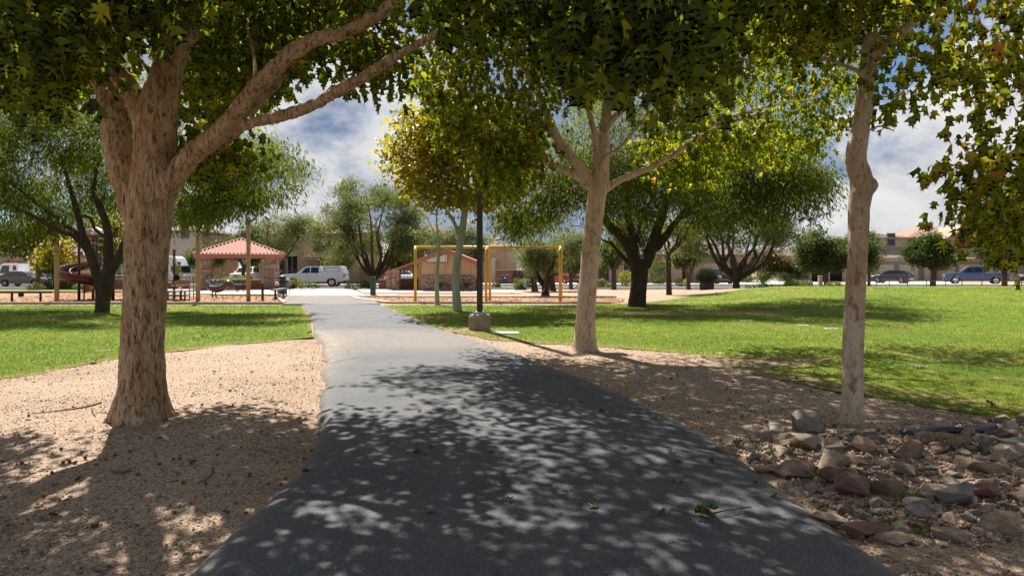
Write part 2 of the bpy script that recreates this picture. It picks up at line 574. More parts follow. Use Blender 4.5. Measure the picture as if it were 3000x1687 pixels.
def roof_mat(name, a, b):
    m, t, p = newmat(name)
    tcn = t.node('ShaderNodeTexCoord')
    ob = tcn.outputs['Object']
    vx = t.voro(t.mapping(ob, (3.2, 3.2, 9)), 1.0, out='Color')
    c = t.mix(t.node('ShaderNodeSeparateColor').outputs[0], a, b) if False else None
    sepr = t.node('ShaderNodeSeparateColor')
    t.link(vx, sepr.inputs[0])
    c = t.mix(sepr.outputs[0], a, b)
    c = t.mix(1.0, c, t.ramp(t.noise(ob, 1.2, 4), [(0.3, 0.8), (0.7, 1.2)]), 'MULTIPLY')
    t.link(c, p.inputs['Base Color'])
    p.inputs['Roughness'].default_value = 0.85
    return m


M['tile_red'] = roof_mat('clay_roof_tile', (0.40, 0.235, 0.17), (0.30, 0.19, 0.145))
M['tile_brown'] = roof_mat('brown_roof_tile', (0.19, 0.145, 0.125), (0.27, 0.205, 0.175))


def ground_mat(name, kind):
    m, t, p = newmat(name)
    geo = t.node('ShaderNodeNewGeometry')
    pos = geo.outputs['Position']
    b = t.node('ShaderNodeBump')
    if kind == 'sand':
        n1 = t.noise(pos, 0.55, 5, 0.6)
        c = t.mix(t.ramp(n1, [(0.35, 0), (0.65, 1)]), (0.305, 0.206, 0.138), (0.395, 0.280, 0.196))
        n2 = t.noise(pos, 26, 8, 0.72)
        c = t.mix(1.0, c, t.ramp(n2, [(0.30, 0.42), (0.5, 0.98), (0.70, 1.38)]), 'MULTIPLY')
        v = t.node('ShaderNodeTexVoronoi', feature='F1')
        v.inputs['Scale'].default_value = 75
        t.link(pos, v.inputs['Vector'])
        sp = t.node('ShaderNodeSeparateColor')
        t.link(v.outputs['Color'], sp.inputs[0])
        c = t.mix(1.0, c, t.ramp(sp.outputs[0], [(0.0, 0.45), (0.4, 0.95), (1.0, 1.3)]), 'MULTIPLY')
        t.link(c, p.inputs['Base Color'])
        b.inputs['Strength'].default_value = 1.0
        b.inputs['Distance'].default_value = 0.02
        hgt = t.math('ADD', t.math('MULTIPLY', v.outputs['Distance'], -0.5), n2)
        t.link(hgt, b.inputs['Height'])
        p.inputs['Roughness'].default_value = 0.95
    elif kind == 'asphalt':
        n1 = t.noise(pos, 0.9, 6, 0.65)
        c = t.mix(t.ramp(n1, [(0.3, 0), (0.7, 1)]), (0.060, 0.063, 0.071), (0.094, 0.094, 0.099))
        v = t.node('ShaderNodeTexVoronoi', feature='F1')
        v.inputs['Scale'].default_value = 120
        t.link(pos, v.inputs['Vector'])
        sp = t.node('ShaderNodeSeparateColor')
        t.link(v.outputs['Color'], sp.inputs[0])
        c = t.mix(1.0, c, t.ramp(sp.outputs[0], [(0.0, 0.7), (0.6, 1.0), (0.93, 1.15), (0.97, 1.9)]), 'MULTIPLY')
        # wind-blown sand lies along the edges
        at = t.node('ShaderNodeAttribute', attribute_name='dust')
        c = t.mix(t.math('MULTIPLY', at.outputs['Fac'], t.ramp(t.noise(pos, 9, 6, 0.7), [(0.3, 0.2), (0.7, 1)])), c, (0.27, 0.21, 0.16))
        # hairline cracks
        cr = t.voro(t.mapping(pos, (1, 1, 1)), 0.55, 'DISTANCE_TO_EDGE')
        wob = t.math('ADD', cr, t.math('MULTIPLY', t.math('SUBTRACT', t.noise(pos, 3, 5, 0.7), 0.5), 0.10))
        ck = t.math('MULTIPLY', t.ramp(t.math('ABSOLUTE', wob), [(0.0, 1), (0.014, 0)]), t.ramp(t.noise(pos, 0.5, 2), [(0.46, 0), (0.54, 1)]))
        st_ = t.ramp(t.noise(t.mapping(pos, (1, 1, 1), (2, 7, 0)), 1.7, 7, 0.7), [(0.60, 0), (0.70, 1)])
        c = t.mix(t.math('MULTIPLY', st_, 0.35), c, (0.05, 0.048, 0.047))
        c = t.mix(t.math('MULTIPLY', ck, 0.75), c, (0.035, 0.035, 0.035))
        t.link(c, p.inputs['Base Color'])
        b.inputs['Strength'].default_value = 0.55
        b.inputs['Distance'].default_value = 0.008
        t.link(t.math('SUBTRACT', t.noise(pos, 150, 3, 0.6), v.outputs['Distance']), b.inputs['Height'])
        p.inputs['Roughness'].default_value = 0.78
        p.inputs['Specular IOR Level'].default_value = 0.35
    elif kind == 'lawn':
        n1 = t.noise(pos, 0.32, 5, 0.6)
        n2 = t.noise(t.mapping(pos, (1, 1, 1)), 3.2, 6, 0.68)
        c = t.ramp(n1, [(0.3, (0.095, 0.165, 0.012)), (0.5, (0.145, 0.205, 0.016)), (0.7, (0.225, 0.235, 0.032))])
        c = t.mix(1.0, c, t.ramp(n2, [(0.28, 0.58), (0.72, 1.35)]), 'MULTIPLY')
        n3 = t.noise(pos, 70, 6, 0.75)
        c = t.mix(1.0, c, t.ramp(n3, [(0.25, 0.45), (0.75, 1.4)]), 'MULTIPLY')
        at = t.node('ShaderNodeAttribute', attribute_name='dry')
        dn = t.math('ADD', at.outputs['Fac'], t.math('MULTIPLY', t.math('SUBTRACT', t.noise(pos, 5, 7, 0.7), 0.5), 0.7))
        dn = t.math('ADD', dn, t.math('MULTIPLY', t.ramp(t.noise(t.mapping(pos, (1, 1, 1), (4, 9, 0)), 0.22, 6, 0.65), [(0.52, 0), (0.68, 1)]), 0.42))
        dryc = t.mix(t.ramp(dn, [(0.55, 0), (0.85, 1)]), (0.24, 0.21, 0.06), (0.28, 0.19, 0.125))
        c = t.mix(t.ramp(dn, [(0.3, 0), (0.7, 1)]), c, dryc)
        t.link(c, p.inputs['Base Color'])
        b.inputs['Strength'].default_value = 1.0
        b.inputs['Distance'].default_value = 0.04
        t.link(t.noise(pos, 45, 6, 0.75), b.inputs['Height'])
        p.inputs['Roughness'].default_value = 0.9
        p.inputs['Specular IOR Level'].default_value = 0.15
    elif kind == 'chips':
        v = t.node('ShaderNodeTexVoronoi', feature='F1')
        v.inputs['Scale'].default_value = 16
        t.link(t.mapping(pos, (1, 1, 1)), v.inputs['Vector'])
        sp = t.node('ShaderNodeSeparateColor')
        t.link(v.outputs['Color'], sp.inputs[0])
        c = t.ramp(sp.outputs[0], [(0.0, (0.16, 0.075, 0.035)), (0.5, (0.34, 0.18, 0.09)), (1.0, (0.48, 0.30, 0.17))])
        t.link(c, p.inputs['Base Color'])
        b.inputs['Strength'].default_value = 1.0
        b.inputs['Distance'].default_value = 0.05
        t.link(t.math('ADD', sp.outputs[1], v.outputs['Distance']), b.inputs['Height'])
        p.inputs['Roughness'].default_value = 0.9
    t.link(b.outputs[0], p.inputs['Normal'])
    return m


M['sand'] = ground_mat('decomposed_granite', 'sand')
M['asphalt'] = ground_mat('path_asphalt', 'asphalt')
M['lawn'] = ground_mat('lawn_turf', 'lawn')
M['chips'] = ground_mat('wood_chip_mulch', 'chips')
M['pebble'] = leaf_mat('pebble_stone', [(0.0, (0.07, 0.05, 0.045)), (0.3, (0.20, 0.135, 0.10)), (0.6, (0.32, 0.23, 0.17)), (0.85, (0.17, 0.15, 0.145)), (1.0, (0.50, 0.44, 0.38))], 0.0, 0.9, 0.2)
M['chipbit'] = leaf_mat('wood_chip', [(0.0, (0.18, 0.085, 0.04)), (0.5, (0.38, 0.20, 0.10)), (1.0, (0.52, 0.34, 0.20))], 0.0, 0.9, 0.2)
# ================================================================== GROUND
def nz(x, y, s=1.0, o=0.0):
    return noise.noise(Vector((x * s + o, y * s - o * 0.7, o)))


PL = [(-8, -1.62), (0, -1.66), (3.54, -1.68), (4.31, -1.69), (5.0, -1.70), (5.7, -1.72), (6.42, -1.83), (7.47, -2.10), (8.8, -2.45), (10.3, -2.85), (12.05, -3.32), (14.2, -3.98), (16.3, -4.75), (19.2, -5.63), (23.3, -7.0), (26, -7.95), (28.7, -8.85)]
PR = [(-8, 2.2), (0, 2.12), (3.54, 2.06), (4.05, 2.0), (4.92, 1.94), (6.0, 1.90), (7.27, 1.74), (7.67, 1.60), (9.38, 1.16), (10.86, 0.71), (12.6, 0.09), (14.0, -0.39), (15.4, -0.97), (17.5, -1.75), (19.9, -2.64), (23.5, -3.75), (28.7, -5.5)]
pl_y, pl_x = zip(*PL)
pr_y, pr_x = zip(*PR)


def path_l(y):
    return float(np.interp(y, pl_y, pl_x)) + 0.05 * nz(0, y, 0.9, 3.3) + 0.03 * nz(0, y, 3.1, 1.7)


def path_r(y):
    return float(np.interp(y, pr_y, pr_x)) + 0.05 * nz(5, y, 0.9, 8.1) + 0.02 * nz(5, y, 3.7, 4.7)


# ---- base ground (decomposed granite), one sheet to the horizon
xs = np.concatenate([[-700, -400, -220, -130, -80, -55, -40, -30, -22, -16, -12], np.arange(-9.5, 9.6, 0.14), [12, 16, 22, 30, 40, 55, 80, 130, 220, 400, 700]])
ys = np.concatenate([[-60, -30, -15, -8, -5], np.arange(-3.5, 16.5, 0.13), np.arange(17, 60, 1.5), [62, 66, 70, 76, 84, 95, 110, 140, 200, 320, 550, 900]])
vv, tr = [], []
for iy, y in enumerate(ys):
    for ix, x in enumerate(xs):
        z = H(x, y)
        if -4 < y < 18 and abs(x) < 10:
            k = 1 - sstep(12, 17, y)
            z += k * (0.022 * nz(x, y, 1.1, 2) + 0.014 * nz(x, y, 3.3, 5) + 0.006 * nz(x, y, 9, 9))
            # soil mounded a little round the big trunk on the left and scoured along the path
            d = math.hypot(x + 3.75, y - 7.0)
            z += 0.05 * math.exp(-(d / 0.9) ** 2)
            e = min(abs(x - path_l(y)), abs(x - path_r(y)))
            if path_l(y) < x < path_r(y):
                z -= 0.03
            elif x < path_l(y):
                z -= 0.035 * math.exp(-(e / 0.35) ** 2)
        z -= 0.004
        vv.append((x, y, z))
nx = len(xs)
for iy in range(len(ys) - 1):
    for ix in range(nx - 1):
        a = iy * nx + ix
        tr.append((a, a + 1, a + nx + 1))
        tr.append((a, a + nx + 1, a + nx))
gme = fast_mesh('ground', np.array(vv), np.array(tr), M['sand'], smooth=True)
ground = tag(link(bpy.data.objects.new('ground', gme)), kind='structure')


def gz(x, y):
    """height of the bare ground"""
    z = H(x, y)
    if -4 < y < 18 and abs(x) < 10:
        k = 1 - sstep(12, 17, y)
        z += k * (0.022 * nz(x, y, 1.1, 2) + 0.014 * nz(x, y, 3.3, 5))
        d = math.hypot(x + 3.75, y - 7.0)
        z += 0.05 * math.exp(-(d / 0.9) ** 2)
    return z - 0.004


# ---- asphalt path with rolled, crumbling edges
pv, pt, pdust = [], [], []
yy = np.concatenate([np.arange(-6, 3, 0.5), np.arange(3, 16, 0.09), np.arange(16, 28.75, 0.3)])
U = [0, 0.012, 0.025, 0.045, 0.07, 0.12, 0.2, 0.3, 0.4, 0.5, 0.6, 0.7, 0.8, 0.88, 0.94, 0.965, 0.985, 1.0]
ZU = [-0.05, 0.0, 0.028, 0.043, 0.05, 0.053, 0.056, 0.06, 0.062, 0.062, 0.06, 0.056, 0.05, 0.045, 0.038, 0.028, 0.005, -0.04]
for y in yy:
    a, b = path_l(y), path_r(y)
    lump = 0.10 * max(0, nz(1, y, 1.5, 6.1)) + 0.05 * nz(2, y, 4.0, 7.7)
    a -= lump * (sstep(4, 6, y) * (1 - sstep(11, 13, y)))
    for i, (u, z) in enumerate(zip(U, ZU)):
        x = a + (b - a) * u
        zz = H(x, y) + z + 0.006 * nz(x, y, 2.2, 11) + 0.004 * nz(x, y, 7.2, 12)
        if i < 3 or i > 14:
            x += 0.025 * nz(x, y, 8, 3)
        pv.append((x, y, zz))
        far = sstep(11.5, 14, y) * (1 - sstep(16, 17.5, y)) * 0.55
        ed = max(0, 1 - u / 0.16) * 0.9 * sstep(8.5, 12, y) * (1 - sstep(15, 18, y)) + max(0, 1 - u / 0.05) * 0.6 + max(0, (u - 0.94) / 0.06) * 0.6
        pdust.append(min(1, far + ed))
n = len(U)
for i in range(len(yy) - 1):
    for k in range(n - 1):
        a = i * n + k
        pt.append((a, a + 1, a + n + 1))
        pt.append((a, a + n + 1, a + n))
pme = fast_mesh('path', np.array(pv), np.array(pt), M['asphalt'], {'dust': np.array(pdust)}, smooth=True)
path = tag(link(bpy.data.objects.new('path', pme)), kind='structure')


def path_z(x, y):
    a, b = path_l(y), path_r(y)
    return H(x, y) + float(np.interp((x - a) / (b - a), U, ZU))


# ---- sheets cut to a polygon, draped on the terrain
def in_poly(x, y, poly):
    c = False
    j = len(poly) - 1
    for i in range(len(poly)):
        xi, yi = poly[i]
        xj, yj = poly[j]
        if (yi > y) != (yj > y) and x < (xj - xi) * (y - yi) / (yj - yi) + xi:
            c = not c
        j = i
    return c


def densify(poly, step, wob=0.0):
    out = []
    n_ = len(poly)
    for i in range(n_):
        a, b = poly[i], poly[(i + 1) % n_]
        d = math.hypot(b[0] - a[0], b[1] - a[1])
        k = max(1, int(d / step))
        for q in range(k):
            t = q / k
            x, y = a[0] + (b[0] - a[0]) * t, a[1] + (b[1] - a[1]) * t
            if wob:
                x += wob * nz(x, y, 0.9, 21) + wob * 0.6 * nz(x, y, 3.3, 25)
                y += wob * nz(x, y, 0.9, 31) + wob * 0.6 * nz(x, y, 3.3, 35)
            out.append((x, y))
    return out


def edge_dist(x, y, pts):
    return float(np.sqrt(((pts - np.array([x, y])) ** 2).sum(1)).min())


def sheet(name, poly, mat, zoff, step, wob=0.0, dry=None, skirt=0.0):
    b = densify(poly, step, wob)
    xsb = [p[0] for p in b]
    ysb = [p[1] for p in b]
    pts = [Vector(p) for p in b]
    nb = len(pts)
    y = min(ysb) + step * 0.5
    row = 0
    while y < max(ysb):
        x = min(xsb) + (0.5 if row % 2 else 0.0) * step
        while x < max(xsb):
            if in_poly(x, y, b):
                pts.append(Vector((x, y)))
            x += step
        y += step * 0.87
        row += 1
    edges = [(i, (i + 1) % nb) for i in range(nb)]
    r = geometry.delaunay_2d_cdt(pts, edges, [list(range(nb))], 1, 1e-5)
    ov, of = r[0], r[2]
    arr = np.array([(p.x, p.y, H(p.x, p.y) + zoff) for p in ov])
    tri = np.array([f[:] for f in of if len(f) == 3])
    # upward winding
    a, b2, c = arr[tri[:, 0]], arr[tri[:, 1]], arr[tri[:, 2]]
    cr = (b2[:, 0] - a[:, 0]) * (c[:, 1] - a[:, 1]) - (b2[:, 1] - a[:, 1]) * (c[:, 0] - a[:, 0])
    tri[cr < 0] = tri[cr < 0][:, ::-1]
    attr = None
    if dry:
        attr = {'dry': np.array([dry(p[0], p[1]) for p in arr])}
    if skirt:
        ba = np.array([(p[0], p[1], H(p[0], p[1]) + zoff) for p in b])
        sk = ba.copy()
        sk[:, 2] -= skirt
        o = len(arr)
        st = []
        for i in range(nb):
            j = (i + 1) % nb
            st += [(o + i, o + nb + i, o + nb + j), (o + i, o + nb + j, o + j)]
        arr = np.vstack([arr, ba, sk])
        tri = np.vstack([tri, np.array(st)])
        if attr:
            attr['dry'] = np.concatenate([attr['dry'], np.ones(2 * nb)])
    me = fast_mesh(name, arr, tri, mat, attr)
    return tag(link(bpy.data.objects.new(name, me)), kind='structure')


# lawn on the left: between path, playground kerb and the bare strip
LAWN_L = [G(-900, 1090), G(-300, 1015), G(0, 958), G(100, 940), G(200, 921), G(300, 903), G(420, 887), G(560, 869), G(700, 859)]
LAWN_L += [(path_l(y) - 0.03, y) for y in (15.6, 17, 19, 21.5, 24, 26.5, 28.4)]
LAWN_L += [(-30, 28.4), (-40, 20)]
LAWN_R = [(path_r(y) + 0.03, y) for y in (28.4, 26.5, 24, 21.5, 19.5, 17.5, 15.9)]
LAWN_R += [G(p, q) for p, q in ((1250, 856), (1330, 863), (1450, 868), (1560, 877), (1700, 890), (1800, 906), (1900, 936), (2000, 962), (2100, 984), (2300, 1022), (2576, 1062), (3000, 1120), (3700, 1180))]
LAWN_R += [(20, 8), (46, 10), (46, 40), (30, 40.5), (19, 39.5), (13, 37.5), (9.6, 34.6), (6.4, 31.2), (5.0, 29.6), (3.7, 29.3), (3.0, 28.5)]
_el = np.array(densify([p for p in LAWN_L[:9]], 0.25)[:-1])
_er = np.array(densify([p for p in LAWN_R[7:20]], 0.25)[:-1])
_pl = np.array([(path_l(y), y) for y in np.arange(14, 28.5, 0.25)])
_pr = np.array([(path_r(y), y) for y in np.arange(14, 28.5, 0.25)])


def dry_l(x, y):
    d = edge_dist(x, y, _el)
    e = edge_dist(x, y, _pl)
    return 0.75 * math.exp(-(d / 0.5) ** 1.3) + 0.45 * math.exp(-(e / 0.3) ** 1.3)


def dry_r(x, y):
    d = edge_dist(x, y, _er)
    e = edge_dist(x, y, _pr)
    v = 0.75 * math.exp(-(d / 0.6) ** 1.2) + 0.5 * math.exp(-(e / 0.45) ** 1.2)
    for (cx, cy, rx, ry, k) in ((5.0, 23.6, 4.4, 1.0, 1.15), (-2.2, 22.2, 0.8, 0.9, 0.75), (6.0, 29.5, 4, 1.2, 0.5), (4.6, 11.6, 1.0, 0.8, 0.75), (-0.8, 17.2, 0.7, 0.6, 0.65), (8, 13, 3, 1.6, 0.32), (16, 33, 10, 6, 0.36), (6.5, 17, 4, 1.2, 0.25), (3.4, 19, 3, .7, 0.2), (13, 20, 6, 2, .22)):
        v += k * math.exp(-(((x - cx) / rx) ** 2 + ((y - cy) / ry) ** 2))
    return v


lawn_l = sheet('lawn', LAWN_L, M['lawn'], 0.008, 0.30, 0.26, dry_l)
lawn_r = sheet('lawn', LAWN_R, M['lawn'], 0.008, 0.32, 0.26, dry_r)

# ---- playground beds of wood chips, with concrete kerbs
BED_L = [(-32, 29.45), (-9.95, 29.45), (-11.4, 33.5), (-12.35, 36.9), (-16, 37.3), (-23, 41.8), (-40, 41.8)]
BED_R = [(-5.2, 30.0), (4.4, 30.0), (5.2, 31.6), (5.6, 34.3), (4.2, 35.1), (-8.0, 35.1), (-7.2, 33.0)]
bed_l = sheet('playground_bed', BED_L, M['chips'], 0.012, 0.9)
bed_r = sheet('playground_bed', BED_R, M['chips'], 0.012, 0.9)


def kerb(pts, wd=0.16, h=0.11, name='kerb', z0=-0.05, mat='kerb'):
    mb = MB()
    for a, b in zip(pts[:-1], pts[1:]):
        a, b = Vector((a[0], a[1], 0)), Vector((b[0], b[1], 0))
        d = (b - a).normalized()
        nrm = Vector((-d.y, d.x, 0)) * wd * 0.5
        seg = max(1, int((b - a).length / 3))
        for q in range(seg):
            p, r_ = a + (b - a) * (q / seg) + d * 0.006, a + (b - a) * ((q + 1) / seg) - d * 0.006
            v = []
            for (pt_, hh) in ((p, 0), (r_, 0)):
                g = H(pt_.x, pt_.y)
                v += [(pt_ - nrm) + Vector((0, 0, g + z0)), (pt_ + nrm) + Vector((0, 0, g + z0)), (pt_ + nrm) + Vector((0, 0, g + h)), (pt_ - nrm) + Vector((0, 0, g + h))]
            mb.add(v, [(0, 1, 2, 3), (7, 6, 5, 4), (0, 4, 5, 1), (1, 5, 6, 2), (2, 6, 7, 3), (3, 7, 4, 0)])
    o = mb.build(name, M[mat])
    return tag(o, kind='structure')


kerb([(-32, 29.3), (-9.8, 29.3)])
kerb([(-9.8, 29.4), (-11.5, 33.6), (-12.3, 37.0)])
kerb([(-12.3, 37.1), (-16, 37.45), (-23, 42), (-40, 42)], 0.2, 0.13)
kerb([(-5.35, 29.85), (4.3, 29.85)], 0.16, 0.09)
kerb([(-5.4, 29.95), (-7.35, 33.1), (-8.2, 35.15)], 0.3, 0.09)
kerb([(-8.2, 35.3), (5.4, 35.3)], 0.16, 0.10)

# ---- concrete apron, plaza and walks: jointed slabs, each a piece
def slab(parent, poly, top, mat, name='slab', th=0.12):
    mb = MB()
    n_ = len(poly)
    cx = sum(p[0] for p in poly) / n_
    cy = sum(p[1] for p in poly) / n_
    q = []
    for (x, y) in poly:
        d = math.hypot(x - cx, y - cy)
        s = (d - 0.012) / d
        q.append((cx + (x - cx) * s, cy + (y - cy) * s))
    v = [(x, y, H(x, y) + top - th) for x, y in q] + [(x, y, H(x, y) + top) for x, y in q]
    f = [tuple(range(n_ - 1, -1, -1)), tuple(range(n_, 2 * n_))] + [(i, (i + 1) % n_, n_ + (i + 1) % n_, n_ + i) for i in range(n_)]
    mb.add(v, f)
    return mb.build(name, M[mat], parent)


def quad_slabs(parent, A, B, C, D, nu, nv, top, mat):
    """A-B near edge, D-C far edge"""
    for i in range(nu):
        for j in range(nv):
            def P(u, v):
                a = (A[0] + (B[0] - A[0]) * u, A[1] + (B[1] - A[1]) * u)
                d = (D[0] + (C[0] - D[0]) * u, D[1] + (C[1] - D[1]) * u)
                return (a[0] + (d[0] - a[0]) * v, a[1] + (d[1] - a[1]) * v)
            slab(parent, [P(i / nu, j / nv), P((i + 1) / nu, j / nv), P((i + 1) / nu, (j + 1) / nv), P(i / nu, (j + 1) / nv)], top, mat)


apron = bpy.data.objects.new('pavement', None)
COL.objects.link(apron)
tag(apron, kind='structure')
quad_slabs(apron, (-9.6, 28.55), (-5.5, 28.55), (-8.0, 37.2), (-12.1, 37.2), 1, 1, 0.062, 'apron')
plaza = bpy.data.objects.new('pavement', None)
COL.objects.link(plaza)
tag(plaza, kind='structure')
quad_slabs(plaza, (-12.1, 37.25), (-8.0, 37.25), (-11.6, 49.0), (-15.9, 49.0), 2, 4, 0.058, 'conc')
quad_slabs(plaza, (-17.9, 37.75), (-12.25, 37.3), (-16.0, 49.0), (-21.6, 49.0), 2, 4, 0.058, 'conc')
quad_slabs(plaza, (-24.0, 42.4), (-18.0, 38.0), (-21.7, 49.0), (-27.6, 49.0), 2, 2, 0.058, 'conc')
quad_slabs(plaza, (-15.6, 49.05), (-11.7, 49.05), (-13.0, 56.6), (-16.3, 56.6), 1, 3, 0.058, 'conc')
quad_slabs(plaza, (-8.9, 41.0), (0.6, 41.0), (0.6, 44.9), (-10.0, 44.9), 5, 1, 0.058, 'conc')
quad_slabs(plaza, (-10.1, 45.0), (-6.1, 45.0), (-6.4, 48.6), (-11.0, 48.6), 2, 1, 0.058, 'conc')
# street with kerbs, pavement on the far side
sheet('road', [(-90, 57.4), (90, 57.4), (90, 67.4), (-90, 67.4)], M['road'], 0.004, 3.0)
kerb([(-90, 57.2), (90, 57.2)], 0.3, 0.13)
kerb([(-90, 67.6), (90, 67.6)], 0.3, 0.13)
sheet('sidewalk', [(-90, 67.8), (90, 67.8), (90, 69.4), (-90, 69.4)], M['conc'], 0.13, 3.0, skirt=0.14)
# second street crossing behind the lawn on the right, in pale concrete
sheet('driveway', [(21, 69.5), (33, 69.5), (39, 91.8), (30.4, 91.8)], M['conc'], 0.02, 3.0)
sheet('driveway', [(36, 69.5), (47, 69.5), (57, 91.8), (46.4, 91.8)], M['conc'], 0.02, 3.0)
sheet('driveway', [(1.6, 69.5), (9.5, 69.5), (10.2, 80), (2.6, 80)], M['conc'], 0.02, 3.0)
sheet('lawn', [(-60, 44), (-26.0, 44), (-27.8, 50), (-29, 54.5), (-60, 54.5)], M['lawn'], 0.03, 2.0, 0.1, lambda x, y: 0.1)
sheet('sidewalk', [(-60, 42.3), (-24.3, 42.3), (-25.5, 43.8), (-60, 43.8)], M['conc'], 0.05, 2.0, skirt=0.06)

# ---- scatter: instanced small solids joined into stuff
def hull_template(seed, n=9, flat=0.6):
    r = np.random.RandomState(seed)
    p = r.normal(size=(n, 3))
    p /= np.linalg.norm(p, axis=1)[:, None]
    p *= (0.8 + 0.3 * r.rand(n))[:, None]
    p[:, 2] *= flat
    bm = bmesh.new()
    for q in p:
        bm.verts.new(q)
    bmesh.ops.convex_hull(bm, input=bm.verts)
    for v in [v for v in bm.verts if not v.link_faces]:
        bm.verts.remove(v)
    bmesh.ops.triangulate(bm, faces=bm.faces)
    bm.verts.index_update()
    V = np.array([v.co[:] for v in bm.verts])
    T = np.array([[v.index for v in f.verts] for f in bm.faces])
    bm.free()
    return V, T


def rotmats(N, r, full=True):
    """random rotations (z only or full)"""
    a = r.rand(N) * 2 * np.pi
    c, s = np.cos(a), np.sin(a)
    Z = np.zeros((N, 3, 3))
    Z[:, 0, 0] = c
    Z[:, 0, 1] = -s
    Z[:, 1, 0] = s
    Z[:, 1, 1] = c
    Z[:, 2, 2] = 1
    if full:
        b = (r.rand(N) - 0.5) * 1.2
        c, s = np.cos(b), np.sin(b)
        X = np.zeros((N, 3, 3))
        X[:, 0, 0] = 1
        X[:, 1, 1] = c
        X[:, 1, 2] = -s
        X[:, 2, 1] = s
        X[:, 2, 2] = c
        Z = Z @ X
    return Z


def scatter_mesh(name, temps, pos, rot, scale, hue, mat, pick):
    V, T, Hh = [], [], []
    off = 0
    for k, (tv, tt) in enumerate(temps):
        idx = np.where(pick == k)[0]
        if len(idx) == 0:
            continue
        p = np.einsum('nij,vj->nvi', rot[idx], tv) * scale[idx][:, None, None] + pos[idx][:, None, :]
        n_, m = len(idx), len(tv)
        V.append(p.reshape(-1, 3))
        T.append((tt[None, :, :] + (np.arange(n_) * m)[:, None, None]).reshape(-1, 3) + off)
        Hh.append(np.repeat(hue[idx], m))
        off += n_ * m
    me = fast_mesh(name, np.vstack(V), np.vstack(T), mat, {'hue': np.concatenate(Hh)})
    return me


PEB = [hull_template(i, 8, 0.65) for i in range(6)]


def on_lawn(x, y):
    return in_poly(x, y, LAWN_L) or in_poly(x, y, LAWN_R)


r = np.random.RandomState(11)
P, S_, Hu = [], [], []
while len(P) < 34000:
    y = 3.2 + 11.5 * r.rand() ** 1.7
    x = (r.rand() * 2 - 1) * (y * 0.80 + 0.4)
    a, b = path_l(y), path_r(y)
    if a - 0.0 < x < b + 0.0:
        continue
    dens = 0.35 + 0.65 * sstep(-0.25, 0.35, nz(x, y, 0.8, 14))
    if r.rand() > dens or on_lawn(x, y):
        continue
    s = 0.004 + 0.011 * r.rand() ** 2.6 + (0.012 * r.rand() if r.rand() < 0.05 else 0) + (0.02 * r.rand() if r.rand() < 0.006 else 0)
    if x > b and y > 5.5:
        s *= 1.15
    P.append((x, y, gz(x, y) + s * 0.25))
    S_.append(s)
    Hu.append(min(1, max(0, r.beta(1.5, 1.6))))
RUB = [G(p, q) for p, q in ((1800, 1128), (1950, 1080), (2100, 1090), (2300, 1080), (2420, 1060), (2640, 1046), (2700, 1340), (2500, 1380), (2270, 1370), (2130, 1320), (2020, 1245), (1900, 1175))]
while len(P) < 37500:
    x, y = 1.7 + 3.6 * r.rand(), 3.8 + 4.0 * r.rand()
    if in_poly(x, y, RUB) and x > path_r(y) + 0.03:
        s = 0.012 + 0.028 * r.rand() ** 2
        P.append((x, y, gz(x, y) + s * 0.3))
        S_.append(s)
        Hu.append(min(1, max(0, r.beta(1.3, 1.6))))
N = len(P)
me = scatter_mesh('gravel', PEB, np.array(P), rotmats(N, r), np.array(S_), np.array(Hu), M['pebble'], r.randint(0, 6, N))
tag(link(bpy.data.objects.new('gravel', me)), kind='stuff')

# wood chips lying on the beds
CH = []
for k in range(4):
    l_, w_ = 0.5 + 0.25 * (k % 2), 0.16 + 0.05 * k
    CH.append((np.array([(-l_, -w_, 0), (l_, -w_ * 0.7, 0.05), (l_ * 0.9, w_, 0), (-l_, w_ * 0.8, 0.06), (0, 0, 0.16)]), np.array([(0, 1, 4), (1, 2, 4), (2, 3, 4), (3, 0, 4)])))
for bed, n_ in ((BED_L, 9000), (BED_R, 9000)):
    P = []
    x0, x1 = min(p[0] for p in bed), max(p[0] for p in bed)
    y0, y1 = min(p[1] for p in bed), max(p[1] for p in bed)
    x0 = max(x0, -26)
    while len(P) < n_:
        x, y = x0 + (x1 - x0) * r.rand(), y0 + (y1 - y0) * r.rand()
        if in_poly(x, y, bed):
            P.append((x, y, H(x, y) + 0.02 + 0.02 * r.rand()))
    me = scatter_mesh('wood_chips', CH, np.array(P), rotmats(n_, r), 0.05 + 0.07 * r.rand(n_), r.rand(n_), M['chipbit'], r.randint(0, 4, n_))
    tag(link(bpy.data.objects.new('wood_chips', me)), kind='stuff')

